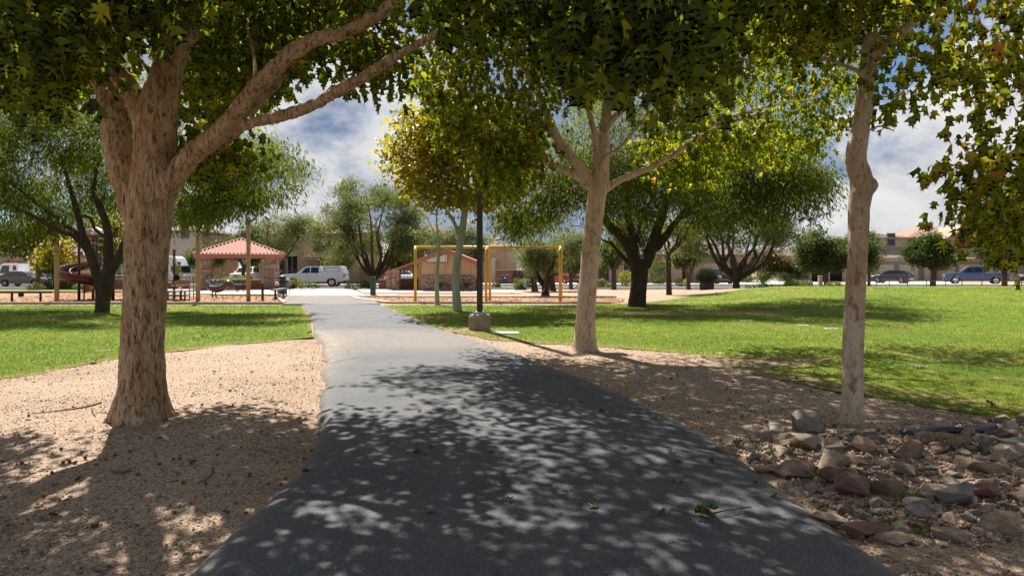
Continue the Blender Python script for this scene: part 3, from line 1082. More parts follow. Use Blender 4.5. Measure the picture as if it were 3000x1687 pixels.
# grass blades on the near parts of the lawns
BL = []
for k in range(5):
    rr = np.random.RandomState(50 + k)
    vs, ts = [], []
    for q in range(4):
        a = rr.rand() * 6.28
        ox, oy = 0.5 * (rr.rand() - 0.5), 0.5 * (rr.rand() - 0.5)
        lean = 0.25 + 0.7 * rr.rand()
        h = 0.6 + 0.5 * rr.rand()
        wv = 0.10
        vs += [(ox - wv * math.sin(a), oy + wv * math.cos(a), -0.1), (ox + wv * math.sin(a), oy - wv * math.cos(a), -0.1), (ox + lean * math.cos(a), oy + lean * math.sin(a), h)]
        ts.append((3 * q, 3 * q + 1, 3 * q + 2))
    BL.append((np.array(vs), np.array(ts)))
for poly, dryf, n_, lo in ((LAWN_L, dry_l, 27000, -12.5), (LAWN_R, dry_r, 72000, -5)):
    P, Hu, Sc = [], [], []
    guard = 0
    while len(P) < n_ and guard < n_ * 12:
        guard += 1
        y = 6.6 + 29 * r.rand() ** 2.0
        x = (r.rand() * 2 - 1) * (y * 0.79 + 0.5)
        if not in_poly(x, y, poly):
            # a few runners stray over the bare edge
            a_ = r.rand() * 6.28
            x2_, y2_ = x + 0.22 * math.cos(a_), y + 0.22 * math.sin(a_)
            if r.rand() > 0.45 or not in_poly(x2_, y2_, poly) or path_l(y) < x < path_r(y):
                continue
        d = dryf(x, y)
        if r.rand() < d * 0.55:
            continue
        P.append((x, y, H(x, y) + 0.004))
        Hu.append(min(1, max(0, 0.45 + 0.22 * r.randn() + 0.5 * d + 0.42 * nz(x, y, 0.35, 17) + 0.15 * nz(x, y, 1.3, 23))))
        Sc.append((0.022 + 0.018 * r.rand()) * (0.8 + 0.03 * y))
    n_ = len(P)
    me = scatter_mesh('grass', BL, np.array(P), rotmats(n_, r, False), np.array(Sc), np.array(Hu), M['grassblade'], r.randint(0, 5, n_))
    tag(link(bpy.data.objects.new('grass', me)), kind='stuff')
# ================================================================== TREES
def sycamore_leaf(seed):
    """palmate leaf, pointed lobes, folded along the midrib; petiole at the origin, tip along +Y, unit length"""
    q = random.Random(seed)
    j = lambda s: 1 + s * (q.random() - 0.5)
    half = [(0.02, 0.0), (0.20 * j(.3), 0.04), (0.27, 0.26), (0.47 * j(.3), 0.60 * j(.2)), (0.21 * j(.3), 0.42), (0.33 * j(.3), 0.86 * j(.12)), (0.11, 0.62)]
    fold = 0.40 + 0.9 * q.random()
    curl = 0.15 + 0.55 * q.random()
    pts = [(x, y) for x, y in half] + [(0.0, 1.0)] + [(-x, y) for x, y in reversed(half)]
    v = [(x, y, abs(x) * fold - curl * y * y) for x, y in pts]
    n = len(v)
    mid = [(0, 0.12, 0), (0, 0.42, -curl * 0.18), (0, 0.72, -curl * 0.52)]
    v += mid
    m0, m1, m2 = n, n + 1, n + 2
    t = []
    # right side indices 0..6, tip 7, left 8..14
    def side(ix):
        a = ix
        return [(m0, a[0], a[1]), (m0, a[1], a[2]), (m0, a[2], m1), (a[2], a[3], m1), (a[3], a[4], m1), (m1, a[4], m2), (a[4], a[5], m2), (a[5], a[6], m2), (a[6], a[7], m2)]
    t += side([0, 1, 2, 3, 4, 5, 6, 7])
    t += [(x, z, y) for x, y, z in side([14, 13, 12, 11, 10, 9, 8, 7])]
    t.append((m0, 14, 0))
    return np.array(v), np.array(t)


def simple_leaf(seed):
    q = random.Random(seed)
    c = 0.15 + 0.2 * q.random()
    f = 0.2 + 0.3 * q.random()
    v = [(0, 0, 0), (0.34, 0.22, f * .3), (0.40, 0.52, f * .35), (0.13, 0.58, 0), (0, 1, -c), (-0.13, 0.58, 0), (-0.40, 0.52, f * .35), (-0.34, 0.22, f * .3), (0, 0.45, -c * .2)]
    t = [(0, 1, 8), (1, 2, 8), (2, 3, 8), (3, 4, 8), (4, 5, 8), (5, 6, 8), (6, 7, 8), (7, 0, 8)]
    return np.array(v), np.array(t)


def strip_leaf(k):
    w = (0.09, 0.12, 0.075)[k % 3]
    b = 0.12 * (k - 1)
    v = [(-w * .6, 0, 0), (w * .6, 0, 0), (w, .5, .05), (-w, .5, .05), (0, 1, -.1 + b)]
    t = [(0, 1, 2), (0, 2, 3), (3, 2, 4)]
    return np.array(v), np.array(t)


def oval_leaf(k):
    w = 0.2 + 0.04 * k
    v = [(0, 0, 0), (w, .45, .06), (0, 1, -.08), (-w, .45, .06)]
    return np.array(v), np.array([(0, 1, 2), (0, 2, 3)])


T_SYC = [sycamore_leaf(i) for i in range(6)]
T_SIM = [simple_leaf(i) for i in range(4)]
T_STRIP = [strip_leaf(i) for i in range(3)]
T_OVAL = [oval_leaf(i) for i in range(3)]


def frames(tip, nrm):
    y = tip / np.linalg.norm(tip, axis=1)[:, None]
    z = nrm - (nrm * y).sum(1)[:, None] * y
    z /= np.linalg.norm(z, axis=1)[:, None] + 1e-9
    x = np.cross(y, z)
    return np.stack([x, y, z], axis=2)


def remeshed(mb, name, mat, parent, voxel, bumps=(), smooth_it=3):
    me = mb.mesh('tmp', None)
    o = bpy.data.objects.new('tmp', me)
    COL.objects.link(o)
    m = o.modifiers.new('r', 'REMESH')
    m.mode = 'VOXEL'
    m.voxel_size = voxel
    s = o.modifiers.new('s', 'SMOOTH')
    s.factor = 0.5
    s.iterations = smooth_it
    dg = bpy.context.evaluated_depsgraph_get()
    new = bpy.data.meshes.new_from_object(o.evaluated_get(dg))
    bpy.data.objects.remove(o)
    bpy.data.meshes.remove(me)
    nv = len(new.vertices)
    cos = np.empty(nv * 3, np.float32)
    nos = np.empty(nv * 3, np.float32)
    new.vertices.foreach_get('co', cos)
    new.vertices.foreach_get('normal', nos)
    cos = cos.reshape(-1, 3)
    nos = nos.reshape(-1, 3)
    if bumps:
        d = np.zeros(nv)
        for i in range(nv):
            x, y, z = cos[i]
            s_ = 0.0
            for (amp, fx, fz, ridge) in bumps:
                q = noise.noise(Vector((x * fx, y * fx, z * fz)))
                s_ += amp * ((1 - abs(q) * 2.2) if ridge else q)
            d[i] = s_
        cos += nos * d[:, None].astype(np.float32)
    off = np.array(parent.location, dtype=np.float32)
    cos -= off
    new.vertices.foreach_set('co', cos.ravel())
    new.polygons.foreach_set('use_smooth', np.ones(len(new.polygons), dtype=bool))
    new.materials.clear()
    new.materials.append(mat)
    new.name = name
    new.update()
    ob = bpy.data.objects.new(name, new)
    return link(ob, parent)


def smooth_poly(pts, rad, sub=4):
    """Catmull-Rom through points with radii"""
    P_ = [Vector(p) for p in pts]
    P_ = [P_[0] * 2 - P_[1]] + P_ + [P_[-1] * 2 - P_[-2]]
    Rr = [rad[0]] + list(rad) + [rad[-1]]
    op, orr = [], []
    for i in range(1, len(P_) - 2):
        for k in range(sub):
            t = k / sub
            a, b, c, d = P_[i - 1], P_[i], P_[i + 1], P_[i + 2]
            op.append(0.5 * ((2 * b) + (c - a) * t + (2 * a - 5 * b + 4 * c - d) * t * t + (3 * b - a - 3 * c + d) * t ** 3))
            orr.append(Rr[i] + (Rr[i + 1] - Rr[i]) * t)
    op.append(P_[-2])
    orr.append(Rr[-2])
    return op, orr


class Skeleton:
    def __init__(s):
        s.nodes = []
        s.rad = []

    def limb(s, pts, rad):
        for i in range(len(pts)):
            s.nodes.append(tuple(pts[i]))
            s.rad.append(rad[i])


def grow(sk, targets, rng, mb, rmax=0.022, rmin=0.0035, sag=0.1, sides=4, bend=0.18):
    """grow twigs from the skeleton to every clump centre, nearest first; returns the polyline of each twig"""
    T = np.array(targets)
    nodes = np.array(sk.nodes)
    rad = list(sk.rad)
    d = np.sqrt(((T[:, None, :] - nodes[None, :, :]) ** 2).sum(2)).min(1)
    lines = []
    for i in np.argsort(d):
        t = T[i]
        dd = np.sqrt(((nodes - t) ** 2).sum(1))
        # prefer to leave from below / inside
        dd = dd + 0.35 * np.maximum(0, nodes[:, 2] - t[2])
        k = int(dd.argmin())
        p = nodes[k]
        L = float(np.linalg.norm(t - p))
        if L < 0.03:
            continue
        r0 = min(rad[k] * 0.75, rmin + 0.010 * L + 0.002)
        r0 = min(r0, rmax)
        mid1 = p + (t - p) * 0.35 + rng.normal(size=3) * bend * L * 0.35 + np.array([0, 0, sag * L])
        mid2 = p + (t - p) * 0.7 + rng.normal(size=3) * bend * L * 0.3 + np.array([0, 0, sag * L * 0.8])
        pl = [p, mid1, mid2, t]
        lines.append(pl)
        mb.tube(pl, [r0, r0 * .8, r0 * .6, max(rmin * .6, r0 * .4)], sides, cap=False)
        nodes = np.vstack([nodes, [mid1, mid2, t]])
        rad += [r0 * .8, r0 * .6, r0 * .5]
    return lines


def on_screen(p, margin=0):
    if p[1] < 0.3:
        return None
    return (CX + F * p[0] / p[1], HY - F * (p[2] - EYE) / p[1])


def leaves_on(lines, per, rng, size, droop=0.8, spread=0.22, along=0.5):
    """leaf positions, tip directions, normals, sizes round the outer part of each twig"""
    pos, tip, nrm = [], [], []
    for pl in lines:
        pl = np.array(pl)
        n = max(1, int(per * (0.6 + 0.8 * rng.rand())))
        t = along + (1 - along) * rng.rand(n) ** 0.6
        seg = np.minimum((t * 3).astype(int), 2)
        fr = t * 3 - seg
        q = pl[seg] + (pl[seg + 1] - pl[seg]) * fr[:, None]
        q = q + rng.normal(size=(n, 3)) * spread * np.array([1, 1, 0.75])
        out = rng.normal(size=(n, 3))
        out[:, 2] *= 0.4
        out /= np.linalg.norm(out, axis=1)[:, None] + 1e-9
        ax = pl[3] - pl[2]
        ax = ax / (np.linalg.norm(ax) + 1e-9)
        d = out * 0.75 + ax * 0.35 + np.array([0, 0, -droop])
        pos.append(q)
        tip.append(d)
        nn = rng.normal(size=(n, 3)) * 0.55 + np.array([0, 0, 0.8]) + out * 0.5
        nrm.append(nn)
    pos, tip, nrm = np.vstack(pos), np.vstack(tip), np.vstack(nrm)
    sz = size * (0.42 + 0.78 * rng.rand(len(pos)))
    return pos, tip, nrm, sz


def build_foliage(root, temps, pos, tip, nrm, sz, hue, mat, rng, keep=0, name='foliage'):
    """the largest `keep` leaves in the picture become single leaf objects, the rest one mesh"""
    Rm = frames(tip, nrm)
    pick = rng.randint(0, len(temps), len(pos))
    single = np.zeros(len(pos), bool)
    if keep:
        sx = CX + F * pos[:, 0] / np.maximum(pos[:, 1], 0.3)
        sy = HY - F * (pos[:, 2] - EYE) / np.maximum(pos[:, 1], 0.3)
        vis = (pos[:, 1] > 1) & (sx > 0) & (sx < 2576) & (sy > 0) & (sy < 1449)
        score = np.where(vis, sz / np.maximum(pos[:, 1], 0.3), -1)
        top = np.argsort(-score)[:keep]
        top = top[score[top] > 0]
        single[top] = True
        bins = {}
        for i in top:
            hb = min(5, int(hue[i] * 6))
            key = (int(pick[i]), hb)
            if key not in bins:
                tv, tt = temps[key[0]]
                bins[key] = fast_mesh('leaf', tv, tt, mat, {'hue': np.full(len(tv), (hb + 0.5) / 6)})
            o = bpy.data.objects.new('leaf', bins[key])
            COL.objects.link(o)
            o.parent = root
            m = Matrix.Identity(4)
            for a in range(3):
                for b in range(3):
                    m[a][b] = Rm[i][a][b] * sz[i]
                m[a][3] = pos[i][a] - root.location[a]
            o.matrix_local = m
    rest = ~single
    off = np.array(root.location)
    me = scatter_mesh(name, temps, pos[rest] - off, Rm[rest], sz[rest], hue[rest], mat, pick[rest])
    o = link(bpy.data.objects.new(name, me), root)
    o['kind'] = 'stuff'
    return o


UP = 0.0
GAP = None
SUNNY = False


def shades_bed(p):  # clump would shade the rubble bed; crowns are thinned so sun reaches it
    x, y = p[0] + .262 * p[2], p[1] - .678 * p[2]
    return SUNNY and 1.9 < x < 5.4 and 3.9 < y < 7.0


def shades_lawn(p):
    """clump would shade the right lawn; crowns are shaped to let sun reach it"""
    x, y = p[0] + .262 * p[2], p[1] - .678 * p[2]
    return SUNNY and x > 1.2 and 5 < y < 14.5 and in_poly(x - .2, y - .25, LAWN_R)


def gap(p):
    """crowns grow in clumps with gaps between"""
    return GAP is not None and noise.noise(Vector(p) * GAP[0] + Vector((GAP[1], 0, 0))) < GAP[2]


def poly_targets(poly, y0, y1, n, rng):
    xs_, ys_ = [p[0] for p in poly], [p[1] for p in poly]
    out = []
    while len(out) < n:
        px = min(xs_) + (max(xs_) - min(xs_)) * rng.rand()
        py = min(ys_) + (max(ys_) - min(ys_)) * rng.rand()
        if in_poly(px, py, poly):
            Y = y0 + (y1 - y0) * rng.rand()
            w_ = W(px, py, Y)
            w_.z += UP
            if not gap(w_) and not (shades_lawn(w_) and rng.rand() < .72):
                out.append(tuple(w_))
    return out


def ell_targets(c, rr, n, rng, shell=0.45, offscreen=False, thin=False):
    out = []
    guard = 0
    while len(out) < n and guard < 60 * n:
        guard += 1
        d = rng.normal(size=3)
        d /= np.linalg.norm(d)
        k = (shell ** 3 + (1 - shell ** 3) * rng.rand()) ** (1 / 3)
        k *= 1 + .42 * noise.noise(Vector(d) * 1.6 + Vector((c[0], c[1], 3.0)))
        p = (c[0] + rr[0] * d[0] * k, c[1] + rr[1] * d[1] * k, c[2] + rr[2] * d[2] * k)
        if 3.0 < p[0] + .262 * (p[2] - 2.6) < 5.6 and 4.2 < p[1] - .678 * (p[2] - 2.6) < 7.2 and rng.rand() < .8:  # drops clumps that would keep the sun off the hanging leaves
            continue
        if gap(p) or shades_lawn(p) or (shades_bed(p) and rng.rand() < .6):
            continue
        if offscreen:  # unseen crown clumps outside the frame, placed for the shade they cast
            s_ = on_screen(p)
            if s_ is not None and -160 < s_[0] < 2730 and s_[1] > -130:
                continue
        out.append(p)
    return out


KW = 1.0


def px_limb(spec, Y0=None):
    """[(px, py, width_px, Y)] -> points, radii"""
    return [W(a, b, Y) for a, b, w_, Y in spec], [w_ * 0.5 * KW * Y / F for a, b, w_, Y in spec]


# ------------------------------------------------------------------ left sycamore
UP = 0.22
KW = 0.88
SUNNY = True
def hero(name_label, base, bark, limbs, extra_limbs, targets, voxel, bumps, per, leaf_size, hue_mu, hue_sd, keep, rng, mat='leaf', temps=None, droop=1.15, spread=0.22, group=None, flare=None, roots=()):
    root = empty('sycamore_tree', base, name_label, 'tree', group)
    mb = MB()
    sk = Skeleton()
    for i, spec in enumerate(limbs):
        p, r_ = spec if isinstance(spec[0][0], Vector) else px_limb(spec)
        p, r_ = smooth_poly(p, r_, 5)
        mb.tube(p, r_, 20 if i == 0 else 14)
        if i > 0 or len(limbs) == 1:
            sk.limb(p[len(p) // 4:], r_[len(p) // 4:])
        else:
            sk.limb(p[-3:], r_[-3:])
    for (p, r_) in roots:
        mb.tube(p, r_, 10)
    remeshed(mb, 'trunk', M[bark], root, voxel, bumps)
    br = MB()
    for spec in extra_limbs:
        p, r_ = spec if isinstance(spec[0][0], Vector) else px_limb(spec)
        p, r_ = smooth_poly(p, r_, 4)
        br.tube(p, r_, 8)
        sk.limb(p, r_)
    lines = grow(sk, targets, rng, br)
    br.build('branches', M[bark], root, True, True)['kind'] = 'stuff'
    pos, tip, nrm, sz = leaves_on(lines, per, rng, leaf_size, droop, spread)
    hue = np.clip(hue_mu + hue_sd * rng.normal(size=len(pos)) + 0.10 * np.array([noise.noise(Vector(p * 0.9)) for p in pos]), 0, 1)
    build_foliage(root, temps or T_SYC, pos, tip, nrm, sz, hue, M[mat], rng, keep)
    return root


BUMP_L = [(0.012, 7, 2.0, False), (0.011, 16, 3.2, True), (0.006, 34, 7, True), (0.006, 3, 2, False)]
BUMP_M = [(0.010, 5, 2.0, False), (0.004, 15, 5, True), (0.003, 30, 12, False)]

rng = np.random.RandomState(101)
Yl = 7.05
LT_limbs = [
    [(357, 1075, 178, Yl), (357, 1050, 146, Yl), (358, 1020, 130, Yl), (358, 970, 118, Yl), (357, 900, 114, Yl), (361, 800, 106, Yl), (367, 700, 106, Yl), (371, 620, 112, Yl), (377, 540, 114, Yl), (384, 460, 112, Yl), (389, 380, 104, Yl - .03), (395, 300, 104, Yl - .06), (408, 230, 92, Yl - .1), (430, 160, 76, Yl - .15), (452, 100, 62, Yl - .2), (470, 40, 56, Yl - .25), (484, -60, 50, Yl - .2), (500, -200, 40, Yl)],
    [(352, 560, 74, Yl + .02), (334, 500, 84, Yl + .06), (318, 440, 80, Yl + .1), (302, 380, 78, Yl + .16), (288, 300, 74, Yl + .22), (272, 220, 66, Yl + .28), (262, 150, 60, Yl + .34), (258, 60, 54, Yl + .4), (240, -100, 44, Yl + .5), (200, -260, 30, Yl + .7)],
    [(385, 330, 70, Yl - .05), (352, 268, 58, Yl - .08), (318, 215, 52, Yl - .12), (286, 172, 42, Yl - .2), (262, 138, 34, Yl - .3), (225, 60, 30, Yl - .5), (170, -60, 26, Yl - .8)],
    [(410, 490, 64, Yl - .05), (448, 432, 58, Yl - .1), (490, 385, 56, Yl - .2), (540, 345, 50, Yl - .3), (592, 288, 44, Yl - .4), (640, 225, 42, Yl - .5), (690, 175, 40, Yl - .6), (740, 130, 40, Yl - .65), (800, 98, 37, Yl - .7), (860, 86, 34, Yl - .75), (930, 48, 32, Yl - .85), (1005, -4, 28, Yl - .95), (1090, -70, 22, Yl - 1.1), (1200, -150, 14, Yl - 1.3)],
    [(545, 352, 34, Yl - .3), (590, 322, 32, Yl - .3), (650, 305, 29, Yl - .3), (720, 290, 28, Yl - .35), (790, 264, 28, Yl - .4), (850, 230, 27, Yl - .5), (910, 198, 25, Yl - .55), (970, 160, 24, Yl - .6), (1040, 118, 21, Yl - .7), (1110, 80, 17, Yl - .8), (1190, 40, 12, Yl - .9)],
    [(520, 390, 36, Yl + .1), (590, 330, 34, Yl + .35), (640, 265, 31, Yl + .6), (690, 210, 28, Yl + .8), (760, 120, 27, Yl + 1.0), (830, 60, 25, Yl + 1.2), (852, -10, 22, Yl + 1.4), (860, -120, 15, Yl + 1.6)],
    [(452, 110, 40, Yl - .2), (478, 92, 36, Yl - .28), (486, 86, 34, Yl - .32)],
]
LT_extra = [
    [(262, 230, 22, Yl + .3), (228, 203, 20, Yl + .2), (190, 184, 18, Yl), (150, 160, 16, Yl - .3), (118, 136, 12, Yl - .6), (60, 80, 8, Yl - 1.2)],
    [(300, 190, 12, Yl - .2), (250, 150, 10, Yl - .5), (180, 110, 8, Yl - 1.2), (90, 60, 6, Yl - 1.9)],
    [(640, 225, 14, Yl - .5), (640, 150, 10, Yl - .2), (620, 60, 8, Yl + .4)],
]
tg = []
tg += poly_targets([(0, -60), (330, -60), (300, 110), (225, 190), (170, 235), (110, 275), (0, 275)], 4.9, 7.8, 100, rng)
tg += poly_targets([(-300, -100), (0, -60), (0, 270), (-300, 330)], 4.6, 9, 26, rng)
tg += poly_targets([(440, -60), (1000, -60), (950, 40), (800, 140), (730, 215), (640, 290), (540, 345), (450, 330)], 7.6, 10.8, 190, rng)
tg += poly_targets([(520, -90), (960, -90), (900, -30), (760, 20), (600, 50), (520, 40)], 5.4, 7.0, 26, rng)
tg += poly_targets([(495, 425), (590, 400), (570, 440), (505, 470)], 7.2, 8.2, 7, rng)
tg += poly_targets([(820, 165), (1060, 100), (1030, 180), (930, 230), (850, 210)], 6.8, 8, 11, rng)
tg += poly_targets([(300, -110), (500, -110), (430, -10), (330, 100)], 5.0, 6.4, 34, rng)
tg += poly_targets([(0, 80), (200, 120), (240, 240), (0, 280)], 7.5, 10, 34, rng)
tg += ell_targets((-3.6, 7.8, 6.9), (4.4, 4.6, 2.3), 300, rng, 0.3, True)
tg += ell_targets((-0.4, 7.8, 6.7), (3.4, 3.0, 1.6), 190, rng, 0.1, True)  # clumps added above the frame to shade the near path
left_syc = hero('large sycamore with a thick furrowed trunk on the bare ground left of the path', (W(357, 1062, Yl).x, Yl, 0), 'bark_l', LT_limbs, LT_extra, tg, 0.017, BUMP_L, 34, 0.135, 0.33, 0.17, 300, rng, group=None,
                roots=[([W(357, 1030, Yl) + Vector((math.cos(a) * .1, math.sin(a) * .1, 0.12)), W(357, 1060, Yl) + Vector((math.cos(a) * .22, math.sin(a) * .22, 0.02)), W(357, 1062, Yl) + Vector((math.cos(a) * .35, math.sin(a) * .35, -0.07))], [.15, .10, .04]) for a in (-2.6, -1.9, -1.2, -.5, .3, 3.4)])

# ------------------------------------------------------------------ middle sycamore
rng = np.random.RandomState(202)
Ym = 13.1
MT_limbs = [
    [(1471, 893, 92, Ym), (1471, 874, 72, Ym), (1472, 840, 60, Ym), (1473, 800, 54, Ym), (1480, 700, 52, Ym), (1488, 620, 51, Ym), (1494, 560, 51, Ym), (1500, 500, 52, Ym), (1507, 460, 54, Ym), (1512, 420, 48, Ym), (1514, 380, 42, Ym), (1520, 330, 34, Ym + .1), (1526, 280, 28, Ym + .2), (1530, 200, 24, Ym + .3), (1520, 60, 20, Ym + .4), (1500, -120, 14, Ym + .3)],
    [(1502, 480, 36, Ym), (1478, 450, 36, Ym - .05), (1452, 416, 33, Ym - .15), (1428, 385, 30, Ym - .25), (1402, 350, 26, Ym - .35), (1385, 310, 22, Ym - .45), (1350, 230, 18, Ym - .6), (1290, 120, 14, Ym - .8), (1240, 0, 9, Ym - 1.0)],
    [(1490, 478, 22, Ym), (1455, 448, 20, Ym - .1), (1420, 428, 18, Ym - .2), (1390, 415, 17, Ym - .3), (1366, 408, 15, Ym - .4), (1300, 370, 12, Ym - .7), (1200, 320, 9, Ym - 1.2)],
    [(1520, 478, 24, Ym), (1550, 458, 21, Ym), (1590, 440, 19, Ym), (1640, 420, 18, Ym), (1690, 393, 16, Ym - .1), (1750, 352, 14, Ym - .2), (1830, 310, 11, Ym - .4), (1940, 280, 8, Ym - .6)],
    [(1510, 420, 26, Ym - .05), (1500, 370, 22, Ym - .1), (1494, 330, 18, Ym - .15), (1470, 240, 15, Ym - .3), (1440, 120, 11, Ym - .5), (1410, -20, 8, Ym - .7)],
    [(1512, 430, 16, Ym - .12), (1520, 402, 13, Ym - .2), (1540, 385, 12, Ym - .25), (1560, 372, 10, Ym - .3), (1620, 300, 7, Ym - .5)],
]
MT_extra = [
    [(1520, 330, 20, Ym), (1600, 230, 16, Ym + .4), (1720, 120, 12, Ym + .8), (1850, 20, 8, Ym + 1.1)],
    [(1526, 280, 18, Ym + .2), (1640, 160, 14, Ym - .6), (1800, 110, 10, Ym - 1.4), (2000, 90, 7, Ym - 2.0)],
    [(1690, 393, 12, Ym), (1800, 310, 10, Ym + 1.2), (1920, 270, 8, Ym + 2.2), (2050, 250, 5, Ym + 3.0)],
    [(1402, 350, 16, Ym - .35), (1300, 250, 12, Ym + .3), (1180, 180, 9, Ym + .9)],
]
tg = []
M1 = [(1045, -60), (1960, -60), (1950, 130), (1940, 270), (1940, 350), (1930, 400), (1800, 430), (1680, 350), (1580, 270), (1430, 260), (1360, 330), (1270, 390), (1190, 390), (1110, 300), (1060, 270), (1060, 150)]
tg += poly_targets(M1, 9.7, 12.6, 190, rng)
tg += poly_targets(M1, 12.6, 16.4, 230, rng)
tg += poly_targets([(1230, 400), (1350, 360), (1340, 430), (1310, 480), (1240, 460)], 11, 13.5, 22, rng)
tg += poly_targets([(1620, 380), (1830, 420), (1800, 470), (1700, 440)], 13.6, 15.5, 18, rng)
tg += poly_targets([(1920, -20), (2230, -20), (2220, 100), (2000, 150)], 7.6, 11.0, 40, rng)
SUNNY = False
tg += poly_targets([(1900, 120), (2190, 120), (2150, 280), (2120, 350), (2060, 420), (1900, 440)], 15.4, 18.4, 90, rng)
SUNNY = True
tg += poly_targets([(1180, 360), (1340, 350), (1340, 440), (1310, 510), (1250, 520)], 11, 14, 36, rng)
tg += poly_targets([(1060, 230), (1200, 330), (1190, 430), (1100, 360)], 11, 15, 22, rng)
tg += poly_targets([(1600, 340), (1920, 360), (1900, 450), (1760, 490), (1660, 470)], 13.6, 16.5, 50, rng)
tg += ell_targets((1.6, 13.2, 8.4), (4.4, 4.4, 2.4), 300, rng, 0.2, True, thin=True)
tg += ell_targets((-1.5, 16.4, 8.8), (3.3, 3.0, 1.5), 150, rng, 0.2, True)  # extra unseen clumps so the crown's shadow reaches the path
mid_syc = hero('sycamore with a smooth cream trunk forking low, right of the lamp post', (W(1471, 884, Ym).x, Ym, 0), 'bark_m', MT_limbs, MT_extra, tg, 0.02, BUMP_M, 27, 0.14, 0.45, 0.17, 300, rng)

# ------------------------------------------------------------------ right sycamore
KW = 0.90
rng = np.random.RandomState(303)
Yr = 7.1
RT_limbs = [
    [(2142, 1072, 78, Yr), (2142, 1050, 64, Yr), (2143, 1020, 57, Yr), (2145, 940, 53, Yr), (2147, 860, 52, Yr), (2151, 780, 52, Yr), (2154, 700, 52, Yr), (2157, 640, 52, Yr), (2158, 580, 54, Yr), (2160, 530, 56, Yr), (2164, 495, 59, Yr), (2169, 470, 60, Yr), (2164, 440, 58, Yr), (2155, 415, 56, Yr), (2153, 392, 54, Yr), (2157, 360, 52, Yr), (2165, 320, 47, Yr), (2172, 270, 45, Yr), (2178, 220, 44, Yr), (2184, 170, 46, Yr), (2188, 130, 46, Yr), (2190, 80, 34, Yr), (2192, 20, 30, Yr), (2190, -80, 26, Yr), (2180, -220, 18, Yr)],
    [(2190, 150, 34, Yr), (2214, 128, 30, Yr), (2242, 104, 28, Yr - .05), (2272, 80, 26, Yr - .1), (2310, 45, 25, Yr - .15), (2345, 10, 22, Yr - .2), (2400, -60, 18, Yr - .3), (2480, -160, 12, Yr - .4)],
    [(2185, 90, 24, Yr), (2165, 62, 21, Yr), (2138, 35, 19, Yr - .05), (2110, 0, 16, Yr - .1), (2060, -80, 12, Yr - .2)],
    [(2172, 474, 60, Yr), (2186, 468, 48, Yr), (2199, 461, 32, Yr - .01), (2206, 458, 20, Yr - .02)],
    [(2152, 410, 56, Yr), (2140, 402, 42, Yr), (2130, 397, 24, Yr)],
]
RT_extra = [
    [(2174, 205, 18, Yr), (2160, 182, 13, Yr), (2130, 168, 12, Yr), (2090, 152, 11, Yr), (2050, 140, 9, Yr), (1980, 110, 6, Yr + .2)],
    [(2186, 105, 12, Yr), (2150, 110, 9, Yr + .2), (2100, 90, 7, Yr + .5), (2020, 40, 5, Yr + .9)],
    [(2188, 252, 5, Yr), (2210, 246, 4, Yr - .02), (2240, 243, 3, Yr - .04), (2285, 249, 2, Yr - .06)],
    [(2184, 330, 6, Yr), (2215, 318, 5, Yr - .05), (2250, 330, 3, Yr - .1)],
]
tg = []
tg += poly_targets([(1930, -60), (2170, -60), (2160, 60), (2140, 150), (2010, 190), (1930, 140)], 6.0, 8.6, 74, rng)
tg += poly_targets([(2200, -60), (2440, -60), (2380, 40), (2290, 90), (2230, 120)], 6.0, 8.4, 44, rng)
tg += poly_targets([(2205, 265), (2255, 300), (2240, 320), (2205, 310)], 6.9, 7.2, 3, rng)
tg += poly_targets([(2215, 190), (2260, 200), (2240, 230), (2215, 225)], 6.9, 7.2, 2, rng)
tg += ell_targets((3.0, 7.9, 6.9), (3.0, 3.0, 2.0), 130, rng, 0.2, True, thin=True)
tg += ell_targets((2.0, 10.0, 7.4), (2.6, 2.4, 1.3), 110, rng, 0.2, True)  # canopy added out of view for shade over the rubble bed
right_syc = hero('slender sycamore with a kinked mottled trunk beside the rubble bed on the right', (W(2142, 1060, Yr).x, Yr, 0), 'bark_r', RT_limbs, RT_extra, tg, 0.012, BUMP_M, 24, 0.13, 0.50, 0.17, 300, rng)

# ------------------------------------------------------------------ sycamore over the camera (trunk behind the viewpoint)
rng = np.random.RandomState(404)
V3 = Vector
OT = [([V3((3.1, -1.6, -0.05)), V3((3.08, -1.6, 0.3)), V3((3.0, -1.55, 1.5)), V3((2.95, -1.5, 2.8)), V3((2.8, -1.3, 4.0)), V3((2.5, -0.9, 5.2)), V3((2.3, -0.6, 7.0))], [.30, .24, .22, .21, .18, .13, .06]),
      ([V3((2.95, -1.5, 2.9)), V3((2.6, -0.6, 3.8)), V3((2.2, 0.8, 4.5)), V3((1.8, 2.4, 4.9)), V3((1.5, 3.8, 5.0)), V3((1.2, 5.2, 4.9))], [.15, .12, .10, .07, .05, .02]),
      ([V3((2.9, -1.4, 3.3)), V3((1.9, -0.6, 4.4)), V3((0.8, 0.8, 5.2)), V3((-0.4, 2.2, 5.6)), V3((-1.4, 3.4, 5.8))], [.13, .10, .08, .05, .02])]
GAP = (1.1, 4.0, -0.08)
tg = poly_targets([(1090, -80), (1960, -80), (1900, 130), (1760, 240), (1560, 250), (1380, 180), (1200, 110), (1100, 60)], 3.9, 6.6, 88, rng)
GAP = None
tg += ell_targets((1.4, 2.6, 6.4), (4.6, 4.6, 1.9), 240, rng, 0.2, True)  # crown out of view, its density set by the foreground shade
over_syc = hero('sycamore whose dark overhanging leaves fill the top middle of the picture', (3.1, -1.6, 0), 'bark_m', OT, [], tg, 0.03, BUMP_M, 28, 0.15, 0.28, 0.15, 300, rng)

